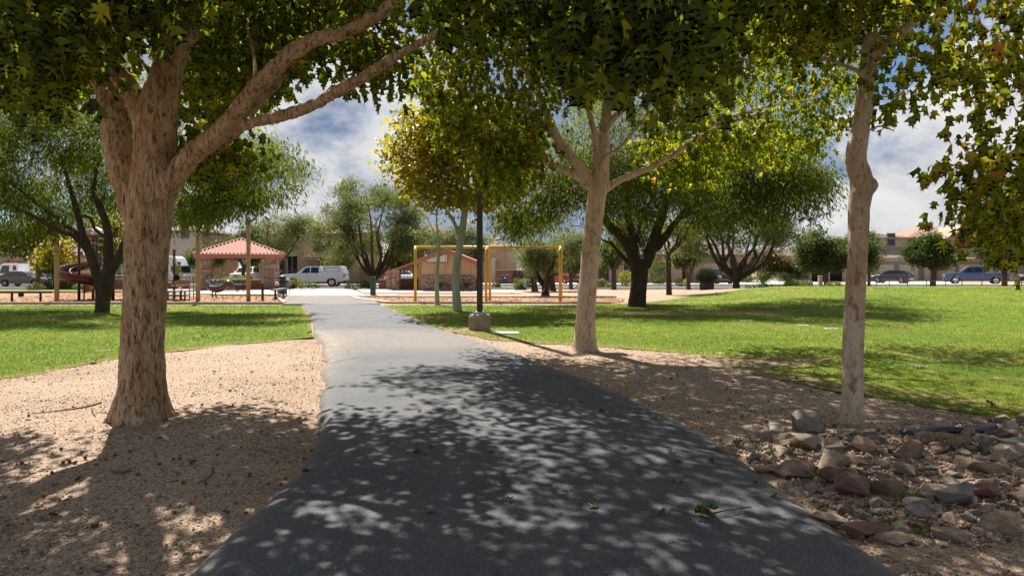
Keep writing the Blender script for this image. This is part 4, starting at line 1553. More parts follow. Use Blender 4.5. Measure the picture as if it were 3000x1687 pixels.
# ------------------------------------------------------------------ sycamore hanging in from the right edge
rng = np.random.RandomState(505)
HT = [([V3((6.3, 5.4, -0.05)), V3((6.28, 5.4, 0.3)), V3((6.25, 5.4, 1.5)), V3((6.2, 5.35, 3.0)), V3((6.1, 5.3, 4.6)), V3((6.0, 5.3, 6.6))], [.22, .17, .15, .14, .10, .04]),
      ([V3((6.2, 5.35, 2.8)), V3((5.6, 5.4, 3.6)), V3((5.0, 5.5, 4.2)), V3((4.4, 5.6, 4.4))], [.09, .07, .05, .02]),
      ([V3((6.2, 5.35, 3.2)), V3((5.5, 5.9, 3.7)), V3((4.9, 6.4, 3.7)), V3((4.5, 6.6, 3.4))], [.08, .06, .04, .02]),
      ([V3((6.2, 5.35, 2.6)), V3((5.6, 5.0, 3.0)), V3((4.9, 4.8, 2.9)), V3((4.2, 4.8, 2.5))], [.08, .06, .04, .015])]
tg = poly_targets([(2440, -80), (2600, -80), (2800, 0), (2800, 640), (2600, 640), (2520, 600), (2500, 500), (2470, 420), (2470, 330), (2420, 290), (2400, 200), (2400, 60)], 4.5, 5.7, 66, rng)
tg += poly_targets([(2335, 165), (2420, 150), (2420, 260), (2340, 240)], 5.2, 6.6, 9, rng)
tg += poly_targets([(2390, 440), (2480, 440), (2480, 520), (2410, 490)], 5.0, 6.4, 6, rng)
tg += poly_targets([(2440, 560), (2640, 540), (2640, 690), (2440, 640)], 6.0, 7.4, 34, rng)
tg += ell_targets((6.6, 5.2, 5.4), (2.4, 2.2, 1.9), 14, rng, 0.3, True)
hang_syc = hero('sycamore with yellowing leaves hanging into the picture along its right edge', (6.3, 5.4, 0), 'bark_r', HT, [], tg, 0.03, BUMP_M, 20, 0.115, 0.56, 0.15, 300, rng, droop=1.3, spread=0.17)

# ------------------------------------------------------------------ yellowing sycamore behind the lamp post
UP = 0.10
KW = 1.0
SUNNY = False
GAP = (0.75, 2.0, -0.12)
rng = np.random.RandomState(606)
Yy = 24.8
YT = [[(1150, 787, 30, Yy), (1150, 775, 24, Yy), (1148, 740, 21, Yy), (1147, 700, 20, Yy), (1150, 660, 19.5, Yy), (1156, 620, 19, Yy), (1163, 580, 18, Yy), (1168, 540, 17, Yy), (1173, 500, 15, Yy), (1176, 450, 12, Yy), (1176, 380, 9, Yy), (1180, 310, 5, Yy)],
      [(1158, 605, 12, Yy), (1150, 580, 11, Yy), (1140, 556, 9, Yy - .1), (1120, 525, 7, Yy - .3), (1080, 470, 5, Yy - .7)],
      [(1170, 525, 10, Yy), (1190, 490, 8, Yy + .2), (1220, 440, 7, Yy + .4), (1270, 380, 4, Yy + .6)]]
tg = poly_targets([(975, 360), (1010, 300), (1090, 285), (1180, 270), (1300, 280), (1350, 360), (1330, 460), (1260, 520), (1150, 530), (1060, 510), (1000, 440)], 22.6, 27.2, 330, rng)
yellow_syc = hero('young sycamore turning yellow, with a pale leaning trunk left of the lamp post', (W(1150, 783, Yy).x, Yy, 0), 'bark_y', YT, [], tg, 0.03, [(0.012, 5, 2, False)], 40, 0.21, 0.42, 0.22, 300, rng, mat='leaf_yellow', temps=T_SIM, droop=0.35, spread=0.34)

UP = 0.0
# ------------------------------------------------------------------ bare sapling
rng = np.random.RandomState(707)
Ys = 28.9
root = empty('sapling', (W(1100, 768, Ys).x, Ys, 0), 'thin nearly leafless sapling on the lawn in front of the restroom building', 'tree')
mb = MB()
sk = Skeleton()
for spec in ([(1101, 771, 19, Ys), (1100, 760, 13, Ys), (1099, 720, 10, Ys), (1100, 680, 9.5, Ys), (1103, 640, 9, Ys), (1104, 620, 8, Ys), (1100, 580, 5, Ys), (1098, 545, 3.5, Ys), (1102, 505, 2, Ys)],
             [(1103, 632, 5, Ys), (1092, 612, 4, Ys), (1075, 604, 3.4, Ys - .2), (1055, 596, 2.6, Ys - .4), (1025, 590, 1.8, Ys - .6)],
             [(1104, 622, 5, Ys), (1114, 604, 4, Ys), (1132, 592, 3.4, Ys + .2), (1144, 575, 2.6, Ys + .3), (1160, 566, 1.6, Ys + .5)],
             [(1103, 612, 4, Ys), (1090, 580, 3, Ys + .1), (1078, 555, 2, Ys + .3), (1070, 540, 1.4, Ys + .4)]):
    p, r_ = px_limb(spec)
    p, r_ = smooth_poly(p, r_, 4)
    mb.tube(p, r_, 8)
    sk.limb(p[3:], r_[3:])
mb.build('trunk', M['bark_y'], root, True, True)
tb = MB()
tg = poly_targets([(1015, 600), (1060, 560), (1080, 510), (1120, 500), (1150, 540), (1175, 560), (1150, 600), (1100, 590)], 27.8, 30, 60, rng)
lines = grow(sk, tg, rng, tb, 0.012, 0.004)
tb.build('branches', M['bark_y'], root, True, True)['kind'] = 'stuff'
pos, tip, nrm, sz = leaves_on(lines, 7, rng, 0.12, 0.4, 0.1)
build_foliage(root, T_OVAL, pos, tip, nrm, sz, np.clip(0.6 + .2 * rng.normal(size=len(pos)), 0, 1), M['leaf_palo'], rng)


# ------------------------------------------------------------------ mesquites and palo verdes
def fine_tree(name, label, base, bark, limbs, targets, per, size, mat, temps, rng, voxel=0.05, droop=0.5, spread=0.3, hue=(0.5, 0.22), group=None, cat='tree', rm=True, sides=4, along=0.15, lump=0.35):
    root = empty(name, base, label, cat, group)
    mb = MB()
    sk = Skeleton()
    for i, (p, r_) in enumerate(limbs):
        p, r_ = smooth_poly(p, r_, 4)
        mb.tube(p, r_, 10)
        k = len(p) // 3 if i else max(0, len(p) - 4)
        sk.limb(p[k:], r_[k:])
    if rm:
        remeshed(mb, 'trunk', M[bark], root, voxel, [(0.02, 4, 1.5, False), (0.012, 12, 3, True)], 2)
    else:
        mb.build('trunk', M[bark], root, True, True)
    br = MB()
    lines = grow(sk, targets, rng, br, 0.04, 0.006, 0.05, sides)
    if br.v:
        br.build('branches', M[bark], root, True, True)['kind'] = 'stuff'
    pos, tip, nrm, sz = leaves_on(lines, per, rng, size, droop, spread, along)
    h = np.clip(hue[0] + hue[1] * rng.normal(size=len(pos)) + lump * np.array([noise.noise(Vector(p * 0.55)) for p in pos]), 0, 1)
    build_foliage(root, temps, pos, tip, nrm, sz, h, M[mat], rng)
    return root


GAP = (0.55, 5.0, -0.13)
rng = np.random.RandomState(808)
Yq = 24.3
def zl(zx, zy, wz, Y, ox=0, oy=560, k=4.025):
    return ((zx / k + ox) / 1.16460, (zy / k + oy) / 1.16460, wz / k / 1.1646, Y)
limbs = [px_limb(s) for s in (
    [zl(1205, 1450, 200, Yq), zl(1205, 1410, 160, Yq), zl(1215, 1300, 145, Yq), zl(1225, 1200, 165, Yq), zl(1235, 1120, 180, Yq), zl(1250, 1050, 150, Yq)],
    [zl(1190, 1150, 120, Yq), zl(1150, 1000, 115, Yq), zl(1100, 850, 110, Yq), zl(1050, 700, 105, Yq), zl(1010, 600, 90, Yq), zl(970, 480, 75, Yq), zl(930, 330, 70, Yq), zl(880, 150, 60, Yq), zl(840, 0, 50, Yq + .2), zl(780, -200, 40, Yq + .3), zl(700, -480, 26, Yq + .5)],
    [zl(1060, 720, 80, Yq), zl(980, 640, 70, Yq), zl(860, 520, 62, Yq - .2), zl(700, 470, 58, Yq - .4), zl(520, 370, 50, Yq - .7), zl(380, 290, 42, Yq - .9), zl(200, 210, 30, Yq - 1.2), zl(-100, 60, 18, Yq - 1.6)],
    [zl(1040, 640, 75, Yq), zl(920, 520, 66, Yq + .2), zl(780, 400, 58, Yq + .4), zl(640, 290, 50, Yq + .6), zl(500, 200, 40, Yq + .8), zl(300, 40, 30, Yq + 1), zl(60, -150, 18, Yq + 1.2)],
    [zl(1250, 1120, 150, Yq), zl(1270, 980, 140, Yq), zl(1285, 850, 130, Yq), zl(1275, 650, 100, Yq), zl(1270, 480, 90, Yq), zl(1220, 300, 80, Yq + .1), zl(1150, 120, 66, Yq + .2), zl(1110, 20, 55, Yq + .3), zl(1130, -200, 40, Yq + .4), zl(1180, -450, 26, Yq + .5)],
    [zl(1290, 1000, 100, Yq), zl(1370, 850, 92, Yq - .1), zl(1450, 660, 82, Yq - .2), zl(1520, 480, 70, Yq - .3), zl(1680, 350, 60, Yq - .5), zl(1900, 250, 50, Yq - .7), zl(2150, 210, 40, Yq - .8), zl(2400, 180, 30, Yq - 1), zl(2700, 160, 18, Yq - 1.2)],
    [zl(1400, 850, 60, Yq), zl(1500, 760, 50, Yq + .3), zl(1750, 500, 42, Yq + .6), zl(2050, 340, 36, Yq + .8), zl(2300, 290, 28, Yq + 1), zl(2600, 100, 18, Yq + 1.3)],
    [zl(1240, 540, 40, Yq + .2), zl(1120, 450, 36, Yq + .3), zl(1080, 340, 33, Yq + .3), zl(1000, 290, 28, Yq + .3), zl(880, 300, 20, Yq + .3)],
)]
tg = poly_targets([(-200, 280), (300, 280), (310, 400), (-200, 420)], 21.5, 27.5, 170, rng)
tg += poly_targets([(-200, 400), (310, 390), (300, 520), (210, 560), (120, 600), (0, 620), (-200, 600)], 24.4, 28.5, 230, rng)
tg += poly_targets([(440, 350), (600, 340), (700, 370), (770, 410), (750, 470), (700, 530), (600, 540), (440, 560)], 22, 26.5, 230, rng)
tg += poly_targets([(-200, 150), (500, 150), (600, 330), (-200, 300)], 21.5, 27.5, 150, rng)
fine_tree('mesquite_tree', 'dark spreading mesquite in front of the red spiral slide', (W(257, 785, Yq).x, Yq, 0), 'bark_q', limbs, tg, 105, 0.22, 'leaf_mesq', T_STRIP, rng, 0.045, 0.75, 0.34, (0.5, 0.22))

GAP = (0.5, 9.0, -0.06)
rng = np.random.RandomState(909)
Yg = 27.5
def zr(zx, zy, wz, Y):
    return zl(zx, zy, wz, Y, 1700, 600)
limbs = [px_limb(s) for s in (
    [zr(668, 1240, 270, Yg), zr(668, 1190, 225, Yg), zr(680, 1080, 200, Yg), zr(692, 950, 190, Yg), zr(700, 820, 200, Yg), zr(702, 700, 215, Yg), zr(700, 640, 180, Yg)],
    [zr(665, 720, 150, Yg), zr(610, 580, 135, Yg), zr(540, 450, 120, Yg), zr(450, 340, 110, Yg), zr(340, 240, 95, Yg), zr(270, 120, 80, Yg), zr(200, 20, 66, Yg - .2), zr(60, -60, 50, Yg - .4), zr(-150, -160, 34, Yg - .8), zr(-450, -180, 20, Yg - 1.2)],
    [zr(640, 560, 110, Yg), zr(600, 350, 95, Yg + .2), zr(570, 150, 80, Yg + .4), zr(555, -50, 66, Yg + .6), zr(500, -300, 45, Yg + .8), zr(420, -520, 24, Yg + 1)],
    [zr(760, 720, 160, Yg), zr(820, 560, 140, Yg), zr(880, 380, 125, Yg), zr(930, 230, 110, Yg), zr(985, 80, 92, Yg), zr(1030, -80, 70, Yg), zr(1100, -300, 46, Yg), zr(1200, -520, 24, Yg)],
    [zr(900, 520, 90, Yg), zr(1000, 380, 84, Yg - .2), zr(1100, 240, 76, Yg - .4), zr(1200, 120, 62, Yg - .6), zr(1350, 0, 50, Yg - .9), zr(1600, -120, 38, Yg - 1.3), zr(1900, -200, 26, Yg - 1.7), zr(2200, -220, 14, Yg - 2)],
    [zr(620, 760, 55, Yg), zr(560, 680, 52, Yg + .2), zr(450, 560, 48, Yg + .4), zr(360, 450, 40, Yg + .6), zr(290, 430, 30, Yg + .7), zr(100, 300, 18, Yg + 1)],
    [zr(640, 480, 60, Yg), zr(700, 260, 52, Yg + .5), zr(760, 80, 44, Yg + .9), zr(880, -120, 30, Yg + 1.2)],
    [zr(1150, 180, 40, Yg - .5), zr(1500, 40, 34, Yg - .9), zr(1900, 60, 26, Yg - 1.2), zr(2150, 130, 20, Yg - 1.4), zr(2400, 90, 12, Yg - 1.5)],
)]
tg = poly_targets([(1255, 520), (1300, 440), (1500, 380), (1800, 350), (2000, 380), (2100, 450), (2110, 500), (2050, 540), (1950, 570), (1850, 580), (1720, 560), (1560, 540), (1400, 560), (1330, 600), (1265, 590)], 23.8, 31.5, 620, rng)
tg += poly_targets([(1500, 120), (1950, 120), (2080, 380), (1350, 380)], 24, 31, 170, rng)
tg += poly_targets([(1520, 560), (1720, 570), (1700, 640), (1560, 620)], 29, 31.5, 40, rng)
fine_tree('mesquite_tree', 'huge dark mesquite with a split leaning trunk on the right lawn', (W(1605, 775, Yg).x, Yg, 0), 'bark_q', limbs, tg, 105, 0.23, 'leaf_mesq', T_STRIP, rng, 0.05, 0.7, 0.36, (0.42, 0.22))


def fan_tree(label, px, Y, stems, crown, per, size, mat, temps, seed, ntg, name='desert_tree', bark='bark_p', rbase=0.16, spread_x=1.0, trunk_h=0.5, droop=0.3, spread=0.3, hue=(0.5, 0.22), group=None, shell=0.3, lean=0.0, along=0.15):
    """crown: list of (cx, cy, rx, ry) ellipses in photo pixels at depth Y"""
    global GAP
    GAP = (0.6, seed * 1.7, -0.10)
    crown = [(a_, b_, max(c_ * .72, c_ - 15), max(d_ * .72, d_ - 15)) for a_, b_, c_, d_ in crown]
    rng = np.random.RandomState(seed)
    b = GY(px, Y)
    limbs = []
    c0 = crown[0]
    cc = W(c0[0], c0[1], Y)
    rx, rz = c0[2] * Y / F, c0[3] * Y / F
    fork = b + Vector((lean * trunk_h, 0, trunk_h))
    limbs.append(([b + Vector((0, 0, -0.06)), b + Vector((0, 0, 0.12)), b + (fork - b) * 0.6, fork], [rbase * 1.5, rbase * 1.12, rbase, rbase * 0.95]))
    for k in range(stems):
        a = 2 * math.pi * (k + 0.35 * rng.rand()) / stems
        e = cc + Vector((math.cos(a) * rx * 0.72 * spread_x, math.sin(a) * rx * 0.6, rz * (0.1 + 0.55 * rng.rand())))
        m1 = fork + (e - fork) * 0.3 + Vector((math.cos(a) * 0.12 * rx, math.sin(a) * .1 * rx, -0.02 * rz)) + Vector(rng.normal(size=3) * 0.06 * rx)
        m2 = fork + (e - fork) * 0.65 + Vector(rng.normal(size=3) * 0.10 * rx)
        s_ = rbase * (0.5 + 0.35 * rng.rand())
        limbs.append(([fork - Vector((0, 0, 0.1)), m1, m2, e], [s_, s_ * .75, s_ * .5, s_ * .2]))
    tg = []
    tot = sum(c[2] * c[3] for c in crown)
    for c in crown:
        w_ = W(c[0], c[1], Y)
        tg += ell_targets((w_.x, w_.y, w_.z), (c[2] * Y / F, min(c[2], 1.3 * c[3]) * Y / F, c[3] * Y / F), max(6, int(ntg * c[2] * c[3] / tot)), rng, shell)
    return fine_tree(name, label, b, bark, limbs, tg, per, size, mat, temps, rng, 0.04, droop, spread, hue, group, rm=False, along=along)


fan_tree('tall feathery palo verde with many dark stems behind the green post', 940, 56, 11, [(935, 555, 150, 104), (840, 600, 72, 70), (1030, 600, 72, 76), (935, 495, 110, 58)], 105, 0.30, 'leaf_palo', T_STRIP, 1001, 330, 'palo_verde_tree', 'bark_q', rbase=0.20, trunk_h=0.9, droop=-0.5, spread=0.36)
fan_tree('small palo verde against the house behind the white pickup truck', 868, 74, 5, [(858, 640, 62, 56)], 55, 0.36, 'leaf_palo', T_STRIP, 1002, 90, 'palo_verde_tree', rbase=0.16, trunk_h=1.6, droop=0.2, spread=0.4)
fan_tree('soft green palo verde rising behind the right half of the pavilion roof', 690, 70, 5, [(715, 590, 88, 66), (760, 560, 50, 40)], 60, 0.34, 'leaf_palo', T_STRIP, 1003, 170, 'palo_verde_tree', rbase=0.2, trunk_h=1.8, droop=0.2, spread=0.42)
fan_tree('broad green tree seen over the middle of the pavilion roof', 612, 72, 5, [(630, 600, 70, 50), (560, 640, 40, 40), (640, 640, 70, 36)], 60, 0.34, 'leaf_lush', T_OVAL, 1004, 150, 'shade_tree', rbase=0.2, trunk_h=1.8, droop=0.3, spread=0.4)
fan_tree('dark leafy tree shading the parked grey sedan at the left edge', 96, 56, 6, [(60, 600, 110, 66), (130, 590, 60, 60)], 60, 0.28, 'leaf_lush', T_OVAL, 1005, 200, 'shade_tree', rbase=0.15, trunk_h=3.6, droop=0.4, spread=0.4, hue=(0.3, 0.2))
fan_tree('yellowing sycamore behind the tan pole left of the spiral slide', 146, 51, 5, [(150, 640, 66, 44), (120, 690 - 30, 40, 26)], 26, 0.26, 'leaf_yellow', T_SIM, 1006, 90, 'sycamore_tree', 'bark_y', rbase=0.12, trunk_h=2.0, droop=0.4, spread=0.45, hue=(0.5, 0.2))
fan_tree('yellow green tree behind the playground tower', 300, 53, 5, [(290, 610, 70, 66), (250, 570, 60, 60)], 36, 0.26, 'leaf_yellow', T_SIM, 1007, 130, 'sycamore_tree', 'bark_y', rbase=0.13, trunk_h=2.4, droop=0.4, spread=0.45, hue=(0.35, 0.2))
fan_tree('bright green tree behind the left column of the restroom building', 1003, 62, 5, [(1008, 648, 40, 44), (1040, 630, 40, 36)], 70, 0.30, 'leaf_lush', T_OVAL, 1008, 90, 'shade_tree', rbase=0.13, trunk_h=2.2, droop=0.5, spread=0.36, hue=(0.75, 0.2))
fan_tree('feathery palo verde directly behind the restroom roof', 1150, 64, 6, [(1140, 600, 100, 44), (1215, 640, 50, 44)], 60, 0.32, 'leaf_palo', T_STRIP, 1009, 170, 'palo_verde_tree', rbase=0.18, trunk_h=1.8, droop=0.1, spread=0.4)
fan_tree('low forked mesquite on the gravel behind the right swing bay', 1372, 37.4, 5, [(1365, 640, 95, 52), (1440, 625, 60, 48), (1300, 640, 50, 46)], 80, 0.20, 'leaf_palo', T_STRIP, 1010, 190, 'mesquite_tree', 'bark_q', rbase=0.20, trunk_h=0.55, droop=0.2, spread=0.3, hue=(0.4, 0.22))
fan_tree('slim dark trunked tree just left of the forked mesquite', 1345, 45, 4, [(1330, 640, 60, 46)], 70, 0.22, 'leaf_palo', T_STRIP, 1011, 80, 'mesquite_tree', 'bark_q', rbase=0.19, trunk_h=1.3, droop=0.2, spread=0.32, hue=(0.5, 0.2), lean=-0.1)
fan_tree('tree with an upright dark trunk left of the rightmost swing post', 1390, 46, 4, [(1400, 630, 70, 44)], 70, 0.22, 'leaf_palo', T_STRIP, 1012, 90, 'mesquite_tree', 'bark_q', rbase=0.21, trunk_h=1.8, droop=0.2, spread=0.32, hue=(0.35, 0.2), lean=-0.12)
fan_tree('small street tree in front of the red car', 1436, 56.5, 4, [(1440, 655, 44, 34)], 60, 0.24, 'leaf_lush', T_OVAL, 1013, 60, 'street_tree', rbase=0.16, trunk_h=0.9, droop=0.2, spread=0.3, hue=(0.6, 0.2))
fan_tree('small green street tree between the cream trunk and the big mesquite', 1544, 56, 4, [(1546, 640, 52, 42)], 60, 0.25, 'leaf_lush', T_OVAL, 1014, 80, 'street_tree', rbase=0.20, trunk_h=1.6, droop=0.2, spread=0.32, hue=(0.65, 0.2))
fan_tree('thin crooked tree right of the big mesquite trunk', 1683, 36.8, 4, [(1700, 590, 66, 40)], 60, 0.20, 'leaf_mesq', T_STRIP, 1015, 60, 'mesquite_tree', 'bark_q', rbase=0.14, trunk_h=2.3, droop=0.2, spread=0.3, hue=(0.6, 0.2), lean=-0.02)
fan_tree('small street tree left of the spiky sotol plant', 1732, 56, 4, [(1732, 650, 50, 32)], 60, 0.25, 'leaf_rust', T_OVAL, 1016, 70, 'street_tree', rbase=0.16, trunk_h=1.1, droop=0.2, spread=0.32, hue=(0.35, 0.25))
fan_tree('wide vase shaped palo verde behind the sotol plant', 1852, 44.5, 12, [(1860, 580, 170, 72), (1750, 620, 70, 40), (1960, 590, 70, 60)], 75, 0.24, 'leaf_palo', T_STRIP, 1017, 330, 'palo_verde_tree', 'bark_q', rbase=0.23, trunk_h=0.75, droop=-0.35, spread=0.33, hue=(0.2, 0.22))
fan_tree('reddish green tree with several pale stems behind the clipped hedges', 1920, 62, 5, [(1945, 655, 72, 42), (2000, 670, 40, 34)], 55, 0.28, 'leaf_rust', T_OVAL, 1018, 120, 'street_tree', 'bark_y', rbase=0.17, trunk_h=0.5, droop=0.2, spread=0.38, hue=(0.55, 0.25))
fan_tree('dense round green tree left of the slender kinked sycamore trunk', 2078, 55.5, 6, [(2085, 628, 80, 62), (2160, 640, 46, 56), (2040, 650, 40, 44)], 95, 0.26, 'leaf_lush', T_OVAL, 1019, 260, 'ash_tree', rbase=0.17, trunk_h=1.5, droop=0.1, spread=0.36, hue=(0.5, 0.22))
fan_tree('pale green tree half hidden behind the slender kinked trunk', 2186, 66, 5, [(2178, 622, 34, 44), (2174, 665, 28, 28)], 80, 0.26, 'leaf_lush', T_OVAL, 1020, 80, 'street_tree', rbase=0.14, trunk_h=1.2, droop=0.1, spread=0.36, hue=(0.85, 0.2))
fan_tree('dense dark round tree between the two parked cars on the right', 2346, 57, 6, [(2345, 640, 74, 44), (2345, 612, 50, 32)], 100, 0.25, 'leaf_lush', T_OVAL, 1021, 230, 'ash_tree', rbase=0.22, trunk_h=1.5, droop=0.1, spread=0.34, hue=(0.32, 0.2), lean=0.06)
fan_tree('dark street tree behind the hanging leaves at the right edge', 2527, 57, 5, [(2520, 640, 66, 50)], 80, 0.26, 'leaf_lush', T_OVAL, 1022, 140, 'ash_tree', rbase=0.2, trunk_h=1.5, droop=0.1, spread=0.36, hue=(0.35, 0.2))
fan_tree('leafy tree growing in front of the pale grey house wall', 470, 66, 4, [(468, 655, 24, 30), (505, 640, 28, 30)], 60, 0.26, 'leaf_lush', T_OVAL, 1023, 60, 'street_tree', rbase=0.09, trunk_h=1.2, droop=0.3, spread=0.36, hue=(0.75, 0.2))
# ================================================================== BUILDINGS
STONE_MESH = []
for k in range(7):
    q = random.Random(300 + k)
    mb = MB()
    j = lambda: (q.random() - 0.5) * 0.10
    mb.box(-0.5, 0.5, -0.5, 0.5, -0.5, 0.5, 0.11)
    mb.v = [(x + j() * .6, y + j() * .9, z + j() * .9) for x, y, z in mb.v]
    STONE_MESH.append(mb.mesh('stone', M['stone']))


def stones(parent, x0, x1, z0, z1, y, depth=0.09, course=0.12, lmin=0.18, lmax=0.48, axis='x', seed=1, limit=300):
    """courses of ledge stone, each stone an object; the face looks to -y (axis 'x') or to +-x (axis 'y', where x0,x1 run along y and y is the x position)"""
    q = random.Random(seed)
    z = z0
    cnt = 0
    while z < z1 - 0.03:
        h = min(course * (0.7 + 0.7 * q.random()), z1 - z)
        x = x0
        while x < x1 - 0.02:
            l_ = min(lmin + (lmax - lmin) * q.random() ** 1.4, x1 - x)
            if x1 - x - l_ < 0.07:
                l_ = x1 - x
            o = bpy.data.objects.new('stone', STONE_MESH[q.randrange(7)])
            COL.objects.link(o)
            o.parent = parent
            d = depth * (0.75 + 0.5 * q.random())
            if axis == 'x':
                o.location = (x + l_ / 2, y - d / 2 + depth * .5, z + h / 2)
                o.scale = (l_ - 0.012, d + depth, h - 0.012)
            else:
                o.location = (y, x + l_ / 2, z + h / 2)
                o.scale = (d + depth, l_ - 0.012, h - 0.012)
            x += l_
            cnt += 1
        z += h
    return cnt


def stone_column(parent, cx, cy, w_, d_, z0, z1, seed):
    mb = MB()
    mb.box(cx - w_ / 2 + .03, cx + w_ / 2 - .03, cy - d_ / 2 + .03, cy + d_ / 2 - .03, z0 - .05, z1)
    col = mb.build('column', M['mortar'], parent)
    stones(col, cx - w_ / 2, cx + w_ / 2, z0, z1, cy - d_ / 2 + .02, 0.07, 0.13, 0.2, 0.45, 'x', seed)
    stones(col, cy - d_ / 2 + .06, cy + d_ / 2, z0, z1, cx - w_ / 2 + .02, 0.05, 0.13, 0.2, 0.45, 'y', seed + 50)
    stones(col, cy - d_ / 2 + .06, cy + d_ / 2, z0, z1, cx + w_ / 2 - .02, 0.05, 0.13, 0.2, 0.45, 'y', seed + 90)
    return col


BLOCK = MB().box(-0.5, 0.5, -0.5, 0.5, -0.5, 0.5, 0.03).mesh('brick', M['brick'])


def block_wall(label, pts, h, th=0.2, bl=0.40, bh=0.20, cap=True, z0=0.0, group=None):
    a, b = Vector((pts[0][0], pts[0][1], 0)), Vector((pts[1][0], pts[1][1], 0))
    L = (b - a).length
    rz = math.atan2(b.y - a.y, b.x - a.x)
    root = empty('block_wall', (a.x, a.y, H((a.x + b.x) / 2, (a.y + b.y) / 2) + z0), label, 'wall', group, rz)
    MB().box(0.02, L - .02, -th / 2 + .012, th / 2 - .012, -.1, h - .01).build('core', M['mortar'], root)
    nrow = max(1, round(h / bh))
    rh = h / nrow
    while (L / bl) * nrow > 290:
        bl *= 1.15
    for r_ in range(nrow):
        x = -bl / 2 if r_ % 2 else 0
        while x < L - 0.01:
            xa, xb = max(0, x), min(L, x + bl)
            if xb - xa > 0.04:
                o = bpy.data.objects.new('brick', BLOCK)
                COL.objects.link(o)
                o.parent = root
                o.location = ((xa + xb) / 2, 0, r_ * rh + rh / 2)
                o.scale = (xb - xa - .012, th, rh - .012)
            x += bl
    if cap:
        MB().box(-.04, L + .04, -th / 2 - .04, th / 2 + .04, h + .001, h + .075, .012).build('coping', M['kerb'], root)
    return root


def hip_faces(mb, x0, x1, y0, y1, ze, xr0, xr1, zr, step=0.36, lift=0.035, gable_left=False, gable_right=False):
    """stepped tile courses on the four slopes, plus a soffit"""
    ym = (y0 + y1) / 2
    def slope(A, B, C, D):
        A, B, C, D = Vector(A), Vector(B), Vector(C), Vector(D)
        run = ((D - A).length + (C - B).length) / 2
        n = max(2, int(run / step))
        for i in range(n):
            t0, t1 = i / n, min(1, (i + 1.25) / n)
            up = Vector((0, 0, lift))
            p0, p1 = A + (D - A) * t0, B + (C - B) * t0
            q0, q1 = A + (D - A) * t1, B + (C - B) * t1
            mb.add([p0 + up, p1 + up, q1 + up * 0.1, q0 + up * 0.1, p0 - up * .3, p1 - up * .3], [(0, 1, 2, 3), (4, 5, 1, 0)])
    slope((x0, y0, ze), (x1, y0, ze), (xr1, ym, zr), (xr0, ym, zr))
    slope((x1, y1, ze), (x0, y1, ze), (xr0, ym, zr), (xr1, ym, zr))
    if not gable_left:
        slope((x0, y1, ze), (x0, y0, ze), (xr0, ym, zr), (xr0, ym, zr))
    if not gable_right:
        slope((x1, y0, ze), (x1, y1, ze), (xr1, ym, zr), (xr1, ym, zr))
    mb.add([(x0, y0, ze - .02), (x1, y0, ze - .02), (x1, y1, ze - .02), (x0, y1, ze - .02)], [(3, 2, 1, 0)])


def window(root, cx, z, w_, h_, yf, wall_trim='trim', axis='x', mull=True):
    """frame standing proud of the wall, pane set back inside it"""
    mb = MB()
    t = 0.13
    def B(x0, x1, y0, y1, z0, z1):
        if axis == 'x':
            mb.box(x0, x1, y0, y1, z0, z1, .012)
        else:
            mb.box(y0, y1, x0, x1, z0, z1, .012)
    s = -1
    ya, yb = yf - 0.09, yf + 0.02
    B(cx - w_ / 2 - t, cx - w_ / 2, ya, yb, z - h_ / 2, z + h_ / 2)
    B(cx + w_ / 2, cx + w_ / 2 + t, ya, yb, z - h_ / 2, z + h_ / 2)
    B(cx - w_ / 2 - t, cx + w_ / 2 + t, ya - .004, yb, z + h_ / 2, z + h_ / 2 + t)
    B(cx - w_ / 2 - t - .04, cx + w_ / 2 + t + .04, ya - .05, yb, z - h_ / 2 - t, z - h_ / 2)
    win = mb.build('window', M[wall_trim], root)
    mb = MB()
    if axis == 'x':
        mb.box(cx - w_ / 2, cx + w_ / 2, yf - .03, yf - .012, z - h_ / 2, z + h_ / 2)
    else:
        mb.box(yf - .03, yf - .012, cx - w_ / 2, cx + w_ / 2, z - h_ / 2, z + h_ / 2)
    mb.build('pane', M['glass'], win)
    if mull:
        mb = MB()
        if axis == 'x':
            mb.box(cx - .025, cx + .025, yf - .055, yf - .032, z - h_ / 2, z + h_ / 2)
        else:
            mb.box(yf - .055, yf - .032, cx - .025, cx + .025, z - h_ / 2, z + h_ / 2)
        mb.build('mullion', M[wall_trim], win)
    return win


PANEL_MESH = MB().box(-.5, .5, -.5, .5, -.5, .5, .03).mesh('panel', M['garage'])


def garage(root, cx, w_, h_, yf, trim='trim', mat='garage'):
    mb = MB()
    mb.box(cx - w_ / 2 - .28, cx - w_ / 2, yf - .16, yf + .02, 0, h_)
    mb.box(cx + w_ / 2, cx + w_ / 2 + .28, yf - .16, yf + .02, 0, h_)
    mb.box(cx - w_ / 2 - .30, cx + w_ / 2 + .30, yf - .165, yf + .02, h_, h_ + .34)
    fr = mb.build('garage_door', M[trim], root)
    n = 5
    for i in range(n):
        o = bpy.data.objects.new('panel', PANEL_MESH)
        COL.objects.link(o)
        o.parent = fr
        o.location = (cx, yf - .03, h_ * (i + .5) / n)
        o.scale = (w_ - .01, .05, h_ / n - .02)


